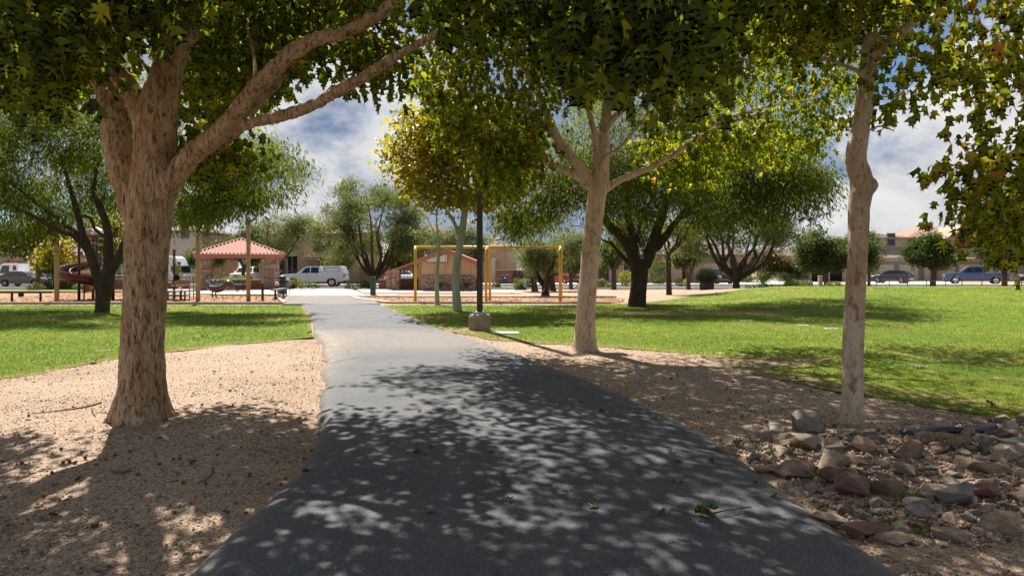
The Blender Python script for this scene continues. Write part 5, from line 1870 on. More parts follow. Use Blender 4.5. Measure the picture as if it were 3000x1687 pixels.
def house(label, x0, x1, y0, depth, h, wall, roof, rise, eave=0.55, z=None, ridge_in=None, group=None, gl=False, gr=False):
    zb = H((x0 + x1) / 2, y0) + 0.02 if z is None else z
    root = empty('house', ((x0 + x1) / 2, y0, zb), label, 'house', group)
    cx = (x0 + x1) / 2
    MB().box(x0 - cx, x1 - cx, 0, depth, -.2, h).build('wall', M[wall], root)
    mb = MB()
    ri = depth / 2 + eave if ridge_in is None else ridge_in
    a, b = x0 - cx - eave, x1 - cx + eave
    hip_faces(mb, a, b, -eave, depth + eave, h + .05, a + (0 if gl else ri), b - (0 if gr else ri), h + .05 + rise, gable_left=gl, gable_right=gr)
    rf = mb.build('roof', M[roof], root)
    MB().box(a + .06, b - .06, -eave + .05, depth + eave - .05, h - .12, h + .028).build('fascia', M['trim'], rf)
    return root, cx


def Xat(px, Y):
    return (px - CX) / F * Y


def Zat(py, Y, base):
    return EYE - (py - HY) / F * Y - base


# pale grey two-storey house, left
Yh = 78
r_, cx = house('pale grey two storey house behind the playground on the left', Xat(300, Yh), Xat(494, Yh), Yh, 11, 5.9, 'stucco_grey', 'tile_brown', 1.7)
window(r_, Xat(465.5, Yh) - cx, Zat(583, Yh, r_.location.z), 0.62, 1.3, 0, 'trim', mull=False)
window(r_, Xat(380, Yh) - cx, Zat(583, Yh, r_.location.z), 1.2, 1.3, 0, 'trim')
window(r_, Xat(350, Yh) - cx, 1.6, 1.6, 1.3, 0, 'trim')
MB().box(Xat(494, Yh) - cx + .004, Xat(521, Yh) - cx, 1.6, 9, -.2, 5.6).build('side_wing', M['stucco_brown'], r_)
window(r_, Xat(508, Yh) - cx, Zat(575, Yh, r_.location.z), 0.35, 1.5, 1.6, 'trim', mull=False)
# tan house behind the grey sedan
Yh = 80
r_, cx = house('low tan house behind the white truck at the far left', Xat(-260, Yh), Xat(170, Yh), Yh, 11, 3.2, 'stucco_tan', 'tile_brown', 1.8)
for p in (-120, -40):
    window(r_, Xat(p, Yh) - cx, 1.7, 1.4, 1.2, 0, 'trim')
garage(r_, Xat(65, Yh) - cx, 4.8, 2.2, 0)
window(r_, Xat(150, Yh) - cx, 1.9, 1.0, 0.9, 0, 'trim_l')
block_wall('brown block garden wall between the tan house and the trees at the left', [(Xat(122, 76), 76), (Xat(300, 76), 76)], 1.2, bl=.6, bh=.2)
# centre house with stone piers
Yh = 80
r_, cx = house('olive tan two storey house with stone piers behind the white pickup', Xat(620, Yh), Xat(905, Yh), Yh, 12, 5.7, 'stucco_olive', 'tile_red', 1.9)
mb = MB()
mb.box(Xat(775, Yh) - cx, Xat(850, Yh) - cx, -1.6, -.004, 2.9, 5.2)
mb.build('porch_front', M['stucco_tan'], r_)
pr = MB().box(Xat(812, Yh) - cx, Xat(838, Yh) - cx, -.03, .05, 0, 2.75).build('door_shade_panel', M['shorts'], r_)  # flat black panel stands in for the shaded doorway
stone_column(r_, Xat(798, Yh) - cx, -1.2, 1.05, .8, 0, 2.9, 11)
stone_column(r_, Xat(856, Yh) - cx, -1.2, .9, .8, 0, 2.9, 12)
window(r_, Xat(808, Yh) - cx, 4.15, .8, 1.2, -1.6, 'trim_l', mull=False)
window(r_, Xat(700, Yh) - cx, 1.7, 2.0, 1.5, 0, 'trim_l')
window(r_, Xat(690, Yh) - cx, 4.4, 1.6, 1.2, 0, 'trim_l')
window(r_, Xat(770, Yh) - cx - 1.6, 2.0, 1.2, 2.2, 0, 'trim_l')
block_wall('brown block yard wall right of the house with stone piers', [(Xat(905, 79), 79), (Xat(982, 79), 79)], 1.9, bl=.6, bh=.25)
# brown house behind the palo verde
Yh = 92
r_, cx = house('brown two storey house rising behind the feathery palo verde', Xat(985, Yh), Xat(1172, Yh), Yh, 12, 6.2, 'stucco_brown', 'tile_brown', 1.7)
window(r_, Xat(1010, Yh) - cx, 4.7, 1.2, 1.3, 0, 'trim_l')
window(r_, Xat(1150, Yh) - cx, 4.7, 1.2, 1.3, 0, 'trim_l')
MB().box(Xat(990, Yh) - cx, Xat(1080, Yh) - cx, -4, -.004, -.2, 3.1).build('garage_wing', M['stucco_tan'], r_)
mb = MB()
hip_faces(mb, Xat(985, Yh) - cx, Xat(1086, Yh) - cx, -4.5, .6, 3.15, Xat(985, Yh) - cx + 1.6, Xat(1086, Yh) - cx - 1.6, 4.3)
mb.build('lower_roof', M['tile_brown'], r_)
# tan house over the swing set
Yh = 84
r_, cx = house('tan house with a brown tiled hip roof behind the swing set', Xat(1180, Yh), Xat(1300, Yh), Yh, 11, 4.3, 'stucco_tan', 'tile_brown', 1.5)
window(r_, Xat(1205, Yh) - cx, 3.2, 1.0, 1.1, 0, 'trim')
MB().box(Xat(1230, Yh) - cx, Xat(1246, Yh) - cx, -1.2, -.004, -.2, 3.0).build('chimney_breast', M['stucco_grey'], r_)
block_wall('reddish block wall with a dark gate behind the blue bin', [(Xat(1247, 72), 72), (Xat(1345, 72), 72)], 1.5, bl=.5, bh=.25)
g_ = empty('iron_gate', (Xat(1306, 71.7), 71.7, H(0, 71.7)), 'dark slatted gate in the reddish block wall', 'gate')
MB().box(-.62, .62, -.03, .03, .1, .18).box(-.62, .62, -.03, .03, 1.3, 1.38).build('frame', M['black'], g_)
for i in range(8):
    MB().box(-.6 + i * .155, -.6 + i * .155 + .11, -.02, .02, .181, 1.299).build('slat', M['black'], g_)
# row houses behind the big mesquite
Yh = 82
r_, cx = house('tan house with a wide garage door behind the red car', Xat(1345, Yh), Xat(1520, Yh), Yh, 11, 3.3, 'stucco_tan', 'tile_brown', 1.6)
garage(r_, Xat(1420, Yh) - cx, 4.8, 2.3, 0)
window(r_, Xat(1500, Yh) - cx, 1.6, .9, 1.2, 0, 'trim')
r_, cx = house('tan house with a dark window left of the big mesquite trunk', Xat(1532, Yh), Xat(1716, Yh), Yh, 11, 3.3, 'stucco_olive', 'tile_brown', 1.6)
window(r_, Xat(1582, Yh) - cx, 1.75, 1.2, 1.3, 0, 'trim_l')
window(r_, Xat(1660, Yh) - cx, 1.75, 1.2, 1.3, 0, 'trim_l')
Yh = 84
r_, cx = house('brown house with a grey garage door behind the sotol plant', Xat(1724, Yh), Xat(1890, Yh), Yh, 11, 3.3, 'stucco_brown', 'tile_brown', 1.6)
garage(r_, Xat(1790, Yh) - cx, 4.6, 2.3, 0, 'trim', 'garage')
window(r_, Xat(1868, Yh) - cx, 1.7, 1.2, 1.2, 0, 'trim')
Yh = 88
r_, cx = house('tan house with an arched dark entry behind the dense round tree', Xat(1960, Yh), Xat(2172, Yh), Yh, 12, 3.2, 'stucco_olive', 'tile_brown', 1.7)
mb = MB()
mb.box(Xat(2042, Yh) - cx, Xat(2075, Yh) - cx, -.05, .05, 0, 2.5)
mb.build('entry_shade_panel', M['shorts'], r_)  # black panel on the wall, painted for the shade inside the entry
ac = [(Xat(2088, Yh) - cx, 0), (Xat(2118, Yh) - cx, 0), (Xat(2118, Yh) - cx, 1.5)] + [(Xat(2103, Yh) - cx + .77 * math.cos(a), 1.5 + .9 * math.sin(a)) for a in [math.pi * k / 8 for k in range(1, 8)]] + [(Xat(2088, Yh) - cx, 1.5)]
MB().prism(ac, 'y', -.05, .05).build('arched_shade_panel', M['shorts'], r_)  # flat black arch in place of a shaded opening
window(r_, Xat(2005, Yh) - cx, 1.7, 1.2, 1.2, 0, 'trim_l')
# right pair of two-storey houses
Yh = 92
r_, cx = house('tan two storey house with garage doors right of the slender trunk', Xat(2165, Yh), Xat(2283, Yh), Yh, 10, 5.7, 'stucco_olive', 'tile_brown', 1.2)
window(r_, Xat(2241, Yh) - cx, Zat(603, Yh, r_.location.z), 0.9, 1.5, 0, 'trim', mull=False)
window(r_, Xat(2190, Yh) - cx, Zat(603, Yh, r_.location.z), 0.9, 1.5, 0, 'trim', mull=False)
MB().box(Xat(2165, Yh) - cx, Xat(2330, Yh) - cx, -2.2, -.004, -.2, 2.95).build('garage_wing', M['stucco_olive'], r_)
mb = MB()
hip_faces(mb, Xat(2160, Yh) - cx, Xat(2336, Yh) - cx, -2.8, 1.6, 3.0, Xat(2170, Yh) - cx, Xat(2326, Yh) - cx, 4.3)
mb.build('lower_roof', M['tile_brown'], r_)
garage(r_, Xat(2202, Yh) - cx, 2.6, 2.15, -2.2)
garage(r_, Xat(2262, Yh) - cx, 2.6, 2.15, -2.2)
garage(r_, Xat(2314, Yh) - cx, 1.6, 2.15, -2.2)
Yh = 96
r_, cx = house('brown two storey house with a clay tile roof at the right', Xat(2285, Yh), Xat(2500, Yh), Yh, 12, 5.9, 'stucco_brown', 'tile_red', 2.1)
window(r_, Xat(2296, Yh) - cx, Zat(610, Yh, r_.location.z), .5, 1.5, 0, 'trim', mull=False)
# gable wing facing the street
gx0, gx1 = Xat(2360, Yh) - cx, Xat(2466, Yh) - cx
gm = (gx0 + gx1) / 2
MB().prism([(gx0, -.2), (gx1, -.2), (gx1, 5.8), (gm, 7.45), (gx0, 5.8)], 'y', -1.8, -.004).build('gable_wall', M['stucco_brown'], r_)
mb = MB()
for s in (-1, 1):
    e = gx0 - .5 if s < 0 else gx1 + .5
    mb.prism([(e, 5.62), (gm, 7.5), (gm, 7.68), (e, 5.8)], 'y', -2.5, 5.5)
mb.build('gable_roof', M['tile_red'], r_)
window(r_, Xat(2415, Yh) - cx, Zat(613, Yh, r_.location.z), 2.0, 1.6, -1.8, 'trim_l')
MB().box(Xat(2290, Yh) - cx, Xat(2510, Yh) - cx, -4.5, -1.81, -.2, 2.9).build('garage_wing', M['stucco_tan'], r_)
mb = MB()
hip_faces(mb, Xat(2285, Yh) - cx, Xat(2516, Yh) - cx, -5.0, -1.2, 2.95, Xat(2300, Yh) - cx, Xat(2500, Yh) - cx, 3.9)
mb.build('lower_roof', M['tile_red'], r_)
garage(r_, Xat(2400, Yh) - cx, 4.8, 2.2, -4.5)
r_, cx = house('brown house half hidden by leaves at the far right edge', Xat(2530, 92), Xat(2760, 92), 92, 11, 3.2, 'stucco_brown', 'tile_brown', 1.7)
garage(r_, Xat(2600, 92) - cx, 4.8, 2.2, 0)

# ------------------------------------------------------------------ picnic pavilion
Yp = 47.4
px0, px1 = Xat(492, Yp), Xat(698, Yp)
pc = (px0 + px1) / 2
pav = empty('picnic_pavilion', (pc + .2, Yp, 0.06), 'open picnic pavilion with stone columns and a ribbed terracotta metal roof', 'pavilion', rz=R(22))
ze, hw = 2.44, 2.92
dp = 4.9
apx, apy, apz = .12, dp / 2, 3.58
mb = MB()
A, B_, C_, D_ = (-hw, -.5, ze), (hw, -.5, ze), (hw, dp + .5, ze), (-hw, dp + .5, ze)
ap = (apx, apy, apz)
mb.add([A, B_, C_, D_, ap, (-hw, -.5, ze - .05), (hw, -.5, ze - .05), (hw, dp + .5, ze - .05), (-hw, dp + .5, ze - .05)],
       [(0, 1, 4), (1, 2, 4), (2, 3, 4), (3, 0, 4), (8, 7, 6, 5), (0, 5, 6, 1), (1, 6, 7, 2), (2, 7, 8, 3), (3, 8, 5, 0)])
roof = mb.build('roof', M['metalroof'], pav)
for k in range(24):
    x = -hw + (k + .5) * 2 * hw / 24
    # rib runs straight up the front slope until it meets a hip
    if x < apx:
        t = (x + hw) / (apx + hw)
    else:
        t = (hw - x) / (hw - apx)
    y1 = -.5 + t * (apy + .5)
    z1 = ze + t * (apz - ze)
    MB().add([(x - .055, -.52, ze + .001), (x + .055, -.52, ze + .001), (x + .04, -.52, ze + .085), (x - .04, -.52, ze + .085),
              (x - .055, y1, z1 + .001), (x + .055, y1, z1 + .001), (x + .04, y1, z1 + .085), (x - .04, y1, z1 + .085)],
             [(0, 1, 2, 3), (7, 6, 5, 4), (0, 4, 5, 1), (1, 5, 6, 2), (2, 6, 7, 3), (3, 7, 4, 0)]).build('rib', M['metalroof'], roof)
mb = MB()
for e in ((-hw, -.5), (hw, -.5), (-hw, dp + .5), (hw, dp + .5)):
    mb.tube([(e[0], e[1], ze + .05), (apx, apy, apz + .06)], [.06, .06], 6)
mb.build('hip_cap', M['metalroof'], roof)
mb = MB()
mb.box(-hw + .02, hw - .02, -.47, -.40, ze - .30, ze - .052)
mb.box(-hw + .02, hw - .02, dp + .40, dp + .47, ze - .30, ze - .052)
mb.box(-hw + .02, -hw + .09, -.398, dp + .398, ze - .30, ze - .052)
mb.box(hw - .09, hw - .02, -.398, dp + .398, ze - .30, ze - .052)
mb.build('fascia', M['fascia'], pav)
MB().box(-hw + .2, hw - .2, -.1, .12, ze - .28, ze - .06).box(-hw + .2, hw - .2, dp - .12, dp + .1, ze - .28, ze - .06).build('beam', M['brownpost'], pav)
stone_column(pav, -2.22, .3, .80, .7, 0, 2.2, 21)
stone_column(pav, 2.12, .3, .98, .7, 0, 2.2, 22)
stone_column(pav, -2.22, 4.5, .8, .6, 0, 2.2, 23)
stone_column(pav, 2.12, 4.5, .9, .6, 0, 2.2, 24)
ph = empty('wall_phone_box', (px1 - .06, Yp + 1.4, 1.6), 'small dark box hanging on the right column of the pavilion', 'box')
MB().box(.0, .16, -.15, .1, 0, .5, .03).build('housing', M['black'], ph)
MB().box(.0, .12, -.1, .08, -.35, 0, .02).build('lower_housing', M['black'], ph)
# low block planter walls behind
block_wall('brown block planter wall behind the pavilion', [(Xat(505, 53.2), 53.2), (Xat(703, 53.2), 53.2)], .74)
block_wall('brown block planter wall behind the play steps', [(Xat(380, 53), 53), (Xat(478, 53), 53)], .74)
block_wall('brown block planter wall behind the spiral slide', [(Xat(158, 51), 51), (Xat(372, 51), 51)], .8)

# ------------------------------------------------------------------ restroom building
Yb = 44.9
bx0, bx1 = Xat(1060.5, Yb), Xat(1189, Yb)
rest = empty('restroom_building', (bx0, Yb, 0.06), 'small apricot stucco building with a stone base and curved red gable trim', 'building')
wL = bx1 - bx0
rx = Xat(1122, Yb) - bx0
# gable outline: the front wall under a gently arched roof
def roof_z(x):
    """underside of the roof over local x"""
    if x < rx - .55:
        return 2.20 - (rx - .55 - x) * 0.372
    if x > rx + .55:
        return 2.20 - (x - rx - .55) * 0.40
    t = (x - rx) / .55
    return 2.20 + 0.155 * (1 - t * t)


out = [(0, 0), (wL, 0)] + [(x, roof_z(x) + .25) for x in np.linspace(wL, 0, 15)]
MB().prism([(x, z) for x, z in out], 'y', 0, 4.2).build('wall', M['stucco_rest'], rest)
wains = MB().box(-.02, wL + .02, -.045, -.003, 0, 1.0).build('wainscot', M['mortar'], rest)
n_st = stones(wains, -.02, wL + .02, 0, 1.0, -.045, .08, .10, .16, .48, 'x', 31)
stones(wains, .0, 1.6, 0, 1.0, wL + .03, .06, .11, .2, .5, 'y', 33)
# barge board following the roof, and the roof itself running on left over the breezeway
xsr = list(np.linspace(-.28, wL + .33, 22))
barge = [(x, roof_z(x) + .06) for x in xsr] + [(x, roof_z(x) + .29) for x in reversed(xsr)]
MB().prism(barge, 'y', -.42, -.34).build('barge_board', M['fascia'], rest)
xsl = [Xat(976, Yb) - bx0 - .05] + xsr
roofp = [(x, roof_z(x) + .26) for x in xsr] + [(x, roof_z(x) + .34) for x in reversed(xsr)]
MB().prism(roofp, 'y', -.40, 4.6).build('roof', M['metalroof'], rest)
xl = list(np.linspace(Xat(976, Yb + 1.2) - bx0 - .1, -.285, 8))
MB().prism([(x, roof_z(x) + .20) for x in xl] + [(x, roof_z(x) + .335) for x in reversed(xl)], 'y', .75, 4.5).build('breezeway_roof', M['fascia'], rest)
wp = [(Xat(1072, Yb) - bx0, Zat(660.5, Yb, .06)), (Xat(1126, Yb) - bx0, Zat(660.5, Yb, .06)), (Xat(1126, Yb) - bx0, Zat(637.5, Yb, .06)), (Xat(1073, Yb) - bx0, Zat(652, Yb, .06))]
wf = MB()
for a, b in zip(wp, wp[1:] + wp[:1]):
    wf.tube([(a[0], -.02, a[1]), (b[0], -.02, b[1])], [.03, .03], 4)
wf = wf.build('window', M['trim'], rest)
MB().prism(wp, 'y', -.012, -.002).build('pane', M['panel'], wf)
stone_column(rest, Xat(996, Yb + .8) - bx0, 1.0, .46, .5, 0, roof_z(Xat(996, Yb) - bx0) + .22, 41)
stone_column(rest, Xat(981, Yb + 3) - bx0, 3.4, .55, .5, 0, roof_z(Xat(985, Yb) - bx0) + .2, 42)
MB().box(-.26, -.005, .5, 3.8, 0, 2.0).build('breezeway_wall', M['stucco_brown'], rest)
MB().box(-1.05, -.9, 3.2, 3.35, 0, 2.1).build('post', M['brownpost'], rest)
block_wall('low block wall under the breezeway left of the restroom', [(Xat(1005, 48.7), 48.7), (Xat(1058, 48.7), 48.7)], .78)
block_wall('stone coloured wall end right of the restroom', [(Xat(1191, 48.5), 48.5), (Xat(1213, 48.5), 48.5)], .80)
block_wall('stepped block wall left of the breezeway columns', [(Xat(953, 50), 50), (Xat(972, 50), 50)], .72)

# ================================================================== PLAYGROUND
Yw = 31.3
sw = empty('swing_set', (Xat(1045, Yw), Yw, 0.0), 'yellow arched two bay swing set standing in the wood chips', 'swing set', rz=R(3.5))
LB = Xat(1410, 31.9) - Xat(1045, Yw)
top = 2.52
leg0 = None
for k, x in enumerate((0.0, LB * .497, LB)):
    for s in (-1, 1):
        sh = 0.10 * s if k else -.04 * s
        pts = [(x + sh, s * .55, -.03), (x + sh, s * .55, top - .42), (x + sh * .95, s * .50, top - .2), (x + sh * .6, s * .34, top - .05), (x, 0, top)]
        MB().tube(pts, .062, 10).build('leg', M['yellow'], sw, True)
MB().tube([(-.05, 0, top), (LB + .05, 0, top)], .062, 12).build('top_beam', M['yellow'], sw, True)


def swing(label, xa, xb, zs, kind):
    s = empty('swing', (0, 0, 0), label, 'swing', 'swings on the yellow frame')
    s.matrix_world = sw.matrix_basis @ Matrix.Translation((0, 0, 0))
    cx_ = (xa + xb) / 2
    for x, q in ((xa, -1), (xb, 1)):
        mb = MB()
        xe = cx_ + q * (.24 if kind == 'belt' else .17)
        L0 = Vector((x, 0, top - .08))
        L1 = Vector((xe, .02, zs + (.30 if kind == 'bucket' else .22)))
        n = 34
        for i in range(n):
            a, b = L0 + (L1 - L0) * (i / n), L0 + (L1 - L0) * ((i + .8) / n)
            d = Vector((.009, 0, 0)) if i % 2 else Vector((0, .009, 0))
            mb.tube([a - d, b - d], .007, 4)
            mb.tube([a + d, b + d], .007, 4)
        mb.build('chain', M['chain'], s)
        MB().box(x - .03, x + .03, -.07, .07, top - .11, top + .068, .01).build('hanger', M['steel'], s)
    mb = MB()
    if kind == 'belt':
        P_ = [(cx_ + .24 * math.sin(t), .0, zs + .22 - .24 * math.cos(t) + .02) for t in np.linspace(-1.45, 1.45, 13)]
        for a, b in zip(P_[:-1], P_[1:]):
            a, b = Vector(a), Vector(b)
            o = Vector((0, .09, 0))
            u = Vector((0, 0, .012))
            mb.add([a - o, b - o, b + o, a + o, a - o + u, b - o + u, b + o + u, a + o + u], [(3, 2, 1, 0), (4, 5, 6, 7), (0, 1, 5, 4), (1, 2, 6, 5), (2, 3, 7, 6), (3, 0, 4, 7)])
        mb.build('belt_seat', M['black'], s)
    else:
        mb.lathe([(.10, 0), (.145, .02), (.17, .14), (.175, .28), (.155, .28), (.15, .14), (.12, .04), (.02, .03)], (cx_, .02, zs), 14)
        mb.build('bucket_seat', M['black'], s, True)
        MB().tube([(cx_ - .17, -.15, zs + .27), (cx_, -.2, zs + .27), (cx_ + .17, -.15, zs + .27)], .018, 6).build('rim', M['rubber'], s)
    return s


swing('black bucket swing in the left bay nearest the thin sapling', .80, 1.42, .60, 'bucket')
swing('black bucket swing in the left bay beside the lamp post', 2.02, 2.62, .60, 'bucket')
swing('sagging black belt swing in the right bay nearest the middle legs', LB * .5 + .75, LB * .5 + 1.40, .42, 'belt')
swing('sagging black belt swing in the right bay nearest the end legs', LB * .5 + 2.05, LB * .5 + 2.70, .42, 'belt')

# tan shade poles
for px, Y, h_, lab in ((143, 30.4, 3.5, 'plain tan pole left of the spiral slide'), (498, 30.6, 4.1, 'tall tan pole in front of the left end of the pavilion'), (625, 32.8, 4.0, 'tall tan pole in front of the middle of the pavilion')):
    o = empty('shade_pole', (Xat(px, Y), Y, 0), lab, 'pole')
    MB().lathe([(.098, -.05), (.098, h_), (.09, h_ + .02), (.0, h_ + .03)], n=14).build('shaft', M['tanpost'], o, True)
    MB().lathe([(.14, -.02), (.14, .03), (.10, .035)], n=14).build('collar', M['tanpost'], o)
o = empty('marker_post', (Xat(660.5, 33), 33, 0), 'short post with a tan top and black lower half beside the trash can', 'post')
MB().lathe([(.068, .80), (.075, .82), (.075, 1.86), (.04, 1.93), (.0, 1.935)], n=12).build('sleeve', M['tanpost'], o, True)
MB().lathe([(.062, -.03), (.062, .80), (.0, .801)], n=12).build('lower_post', M['black'], o, True)

# balance beams
o = empty('balance_beam', (Xat(-60, 30.2), 30.2, 0), 'long low black beam on legs at the left edge', 'balance beam')
Lb = Xat(130, 30.2) - Xat(-60, 30.2)
MB().box(0, Lb, -.06, .06, .44, .54, .02).build('beam', M['black'], o)
for p in (-50, 30, 102):
    MB().bar((Xat(p, 30.2) - Xat(-60, 30.2), 0, -.03), (Xat(p, 30.2) - Xat(-60, 30.2), 0, .44), .05, 8).build('leg', M['black'], o)
o = empty('balance_beam', (Xat(690, 33.2), 33.2, 0), 'short black beam beside the trash can, seen end on', 'balance beam', rz=R(8))
MB().box(-.16, .16, -.1, 2.5, .45, .51, .015).build('beam', M['black'], o)
for y in (.15, 2.2):
    MB().bar((.02, y, -.03), (.02, y, .45), .055, 8).build('leg', M['black'], o)
bag = empty('bag', (Xat(697, 35.4), 35.4, .51), 'small white, red and blue bag on the end of the short black beam', 'bag')
MB().ball((0, 0, .20), (.11, .10, .13), 12, 8).build('top', M['cloth_w'], bag, True)
MB().ball((.01, 0, .07), (.12, .11, .08), 12, 8).build('band', M['cloth_r'], bag, True)
MB().ball((.03, -.06, .02), (.12, .1, .06), 12, 8).build('bottom', M['cloth_b'], bag, True)
ball = tag(MB().ball((0, 0, .135), .135, 20, 12).build('ball', M['rubber'], None, True, loc=(Xat(53, 35.8), 35.8, .02)), 'black ball on the wood chips behind the long low beam', 'ball')

# spring rider shaped like a sea animal
Yd = 35.4
sr = empty('spring_rider', (Xat(552, Yd), Yd, 0), 'grey blue sea animal spring rider in front of the picnic table', 'spring rider')
def dl(px, py):
    p = W(px, py, Yd)
    return (p.x - sr.location.x, 0, p.z)
bp = [dl(519, 720), dl(524, 722), dl(531, 725), dl(540, 727), dl(550, 727), dl(559, 724), dl(566, 718), dl(572, 714), dl(578, 716), dl(584, 721), dl(589, 725)]
p, r_ = smooth_poly(bp, [.05, .10, .15, .18, .19, .17, .15, .21, .20, .15, .05], 4)
mb = MB()
mb.tube(p, r_, 14)
sbody = mb.build('body', M['grey_car'], sr, True)
MB().add([dl(523, 722), dl(515, 706), dl(519, 704), dl(527, 716), (dl(515, 706)[0] + .02, -.25, dl(515, 704)[2]), (dl(515, 706)[0] + .02, .25, dl(515, 704)[2])], [(0, 1, 4), (1, 2, 4), (2, 3, 4), (3, 0, 4), (0, 5, 1), (1, 5, 2), (2, 5, 3), (3, 5, 0), (0, 3, 2, 1)]).build('tail', M['grey_car'], sr)
MB().ball((dl(574, 714)[0], -.17, dl(574, 713)[2]), .035, 8, 6).build('eye', M['cloth_w'], sr, True)
for px in (536, 545):
    x = dl(px, 740)[0]
    MB().tube([(x + .10, 0, .40), (x - .02, 0, .33), (x - .06, 0, .2), (x - .02, 0, .05), (x, 0, -.02)], .035, 8).build('leg', M['black'], sr, True)
MB().tube([(dl(556, 712)[0], -.2, dl(556, 709)[2]), (dl(556, 712)[0], .2, dl(556, 709)[2])], .02, 6).build('handle', M['black'], sr)

# play structure with tower, bridge and steps
Yt = 33.0
ps = empty('play_structure', (Xat(237, Yt), Yt, 0), 'brown and maroon play structure with a ribbed tower roof, deck rails and steps', 'playground structure')
tx0, tx1 = -.42, .42
bxw = Xat(300, Yt) - Xat(237, Yt)
b2 = Xat(372, Yt) - Xat(237, Yt)
b3 = Xat(428, Yt) - Xat(237, Yt)
for (x, y, h_) in ((tx0, -.5, 3.05), (tx1, -.5, 3.05), (tx0, .6, 3.05), (tx1, .6, 3.05), (bxw, -.5, 2.3), (bxw, .6, 2.3), (b2, -.5, 2.3), (b2, .6, 2.3), (b3, -.9, 2.78), (b3 - .2, .8, 2.5)):
    w_ = .10 if x == b3 else .065
    MB().lathe([(w_, -.04), (w_, h_ - .05), (w_ * .8, h_), (0, h_ + .01)], loc_ if False else (x, y, 0), 12).build('post', M['brownpost'], ps, True)
MB().box(tx0 - .05, tx1 + .05, -.6, .7, 1.62, 1.70, .02).build('deck', M['brownpost'], ps)
MB().box(tx1 + .052, b2, -.6, .7, 1.10, 1.18, .02).build('deck', M['brownpost'], ps)
MB().box(b2 + .002, b3 + .1, -.6, .7, .78, .86, .02).build('deck', M['brownpost'], ps)
# ribbed roof
mb = MB()
n = 24
ring = []
for (rr, zz) in ((.74, 2.98), (.74, 3.06), (.66, 3.16), (.42, 3.38), (.16, 3.52), (.02, 3.55)):
    ring.append([(rr * (1 + (.035 if k % 2 else -.035)) * math.cos(2 * math.pi * k / n), .05 + rr * (1 + (.035 if k % 2 else -.035)) * math.sin(2 * math.pi * k / n), zz) for k in range(n)])
vs = [p for r__ in ring for p in r__]
fs = []
for i in range(len(ring) - 1):
    for k in range(n):
        fs.append((i * n + k, i * n + (k + 1) % n, (i + 1) * n + (k + 1) % n, (i + 1) * n + k))
fs.append(tuple(range(n - 1, -1, -1)))
fs.append(tuple((len(ring) - 1) * n + k for k in range(n)))
mb.add(vs, fs).build('tower_roof', M['maroon'], ps)
# guard rails with bars
def rail(x0, x1, y, z0, z1, n_, mat='tanpost'):
    root_ = MB().tube([(x0, y, z1), (x1, y, z1)], .022, 6).tube([(x0, y, z0), (x1, y, z0)], .018, 6).build('guard_rail', M[mat], ps)
    for i in range(n_):
        x = x0 + (x1 - x0) * (i + .5) / n_
        MB().bar((x, y, z0), (x, y, z1), .011, 5).build('bar', M[mat], root_)
rail(tx0, tx1, -.5, 1.8, 2.55, 7)
rail(tx1, bxw, -.5, 1.28, 2.0, 6, 'black')
rail(bxw, b2, -.5, 1.28, 2.0, 9, 'black')
rail(tx1, b2, .6, 1.28, 2.0, 16, 'black')
MB().tube([(tx0 + .1, -.52, 2.92), (tx1 + .5, -.7, 2.6)], .03, 6).tube([(tx1 - .1, -.55, 1.62), (bxw, -.75, 1.35)], .035, 6).build('hand_rail', M['tanpost'], ps)
# arch loops at the bridge end
MB().tube([(bxw, -.55, 2.2), (bxw + .12, -.55, 2.5), (bxw + .3, -.55, 2.5), (bxw + .38, -.55, 2.0)], .025, 8).build('arch', M['black'], ps, True)
# transfer steps on the right
sx = b3 + .1
MB().box(sx, sx + 1.05, -.75, .55, .42, .48, .01).build('step', M['brownpost'], ps)
MB().box(sx + .25, sx + 1.0, -.95, -.4, .22, .28, .01).build('step', M['brownpost'], ps)
for (x, y) in ((sx + .15, -.7), (sx + .95, -.7), (sx + .15, .5), (sx + .95, .5)):
    MB().bar((x, y, -.03), (x, y, .42), .04, 8).build('step_leg', M['brownpost'], ps)
for y in (-.72, .5):
    MB().tube([(sx + .1, y, .95), (sx + .18, y, 1.28), (sx + .42, y, 1.17), (sx + .95, y, 1.17), (sx + 1.02, y, 1.1), (sx + 1.02, y, .78), (sx + .92, y, .72), (sx + .3, y, .72)], .026, 8).build('hand_rail', M['tanpost'], ps, True)
    MB().bar((sx + .80, y, .05), (sx + .80, y, 1.17), .026, 8).build('rail_post', M['tanpost'], ps)
MB().bar((sx + 1.18, -.72, -.02), (sx + 1.18, -.72, 1.17), .03, 8).build('rail_post', M['tanpost'], ps)
MB().tube([(b3 + .08, -.9, 2.02), (b3 + .22, -.9, 2.04), (b3 + .26, -.9, 1.94), (b3 + .26, -.9, 1.7)], .02, 6).build('grab_hook', M['black'], ps, True)

# spiral slide
sl_c = (Xat(203, Yt) - ps.location.x, -.1)
slide = MB()
N_ = 64
prof = [(-.30, .34), (-.31, .12), (-.22, .02), (0, 0), (.22, .02), (.31, .12), (.31, .44), (.28, .44), (.275, .13), (.2, .05), (0, .03), (-.2, .05), (-.275, .13), (-.27, .34)]
rad_ = .68
vs = []
for i in range(N_ + 1):
    t = i / N_
    a = R(-8) + t * R(470)
    z = 1.78 - 1.46 * t
    for (u, v) in prof:
        rr = rad_ + u * (1.0)
        vs.append((sl_c[0] + rr * math.cos(a), sl_c[1] + rr * math.sin(a), z + v))
m_ = len(prof)
fs = []
for i in range(N_):
    for k in range(m_):
        fs.append((i * m_ + k, i * m_ + (k + 1) % m_, (i + 1) * m_ + (k + 1) % m_, (i + 1) * m_ + k))
slide.add(vs, fs)
slide = slide.build('spiral_slide', M['maroon'], ps, True)
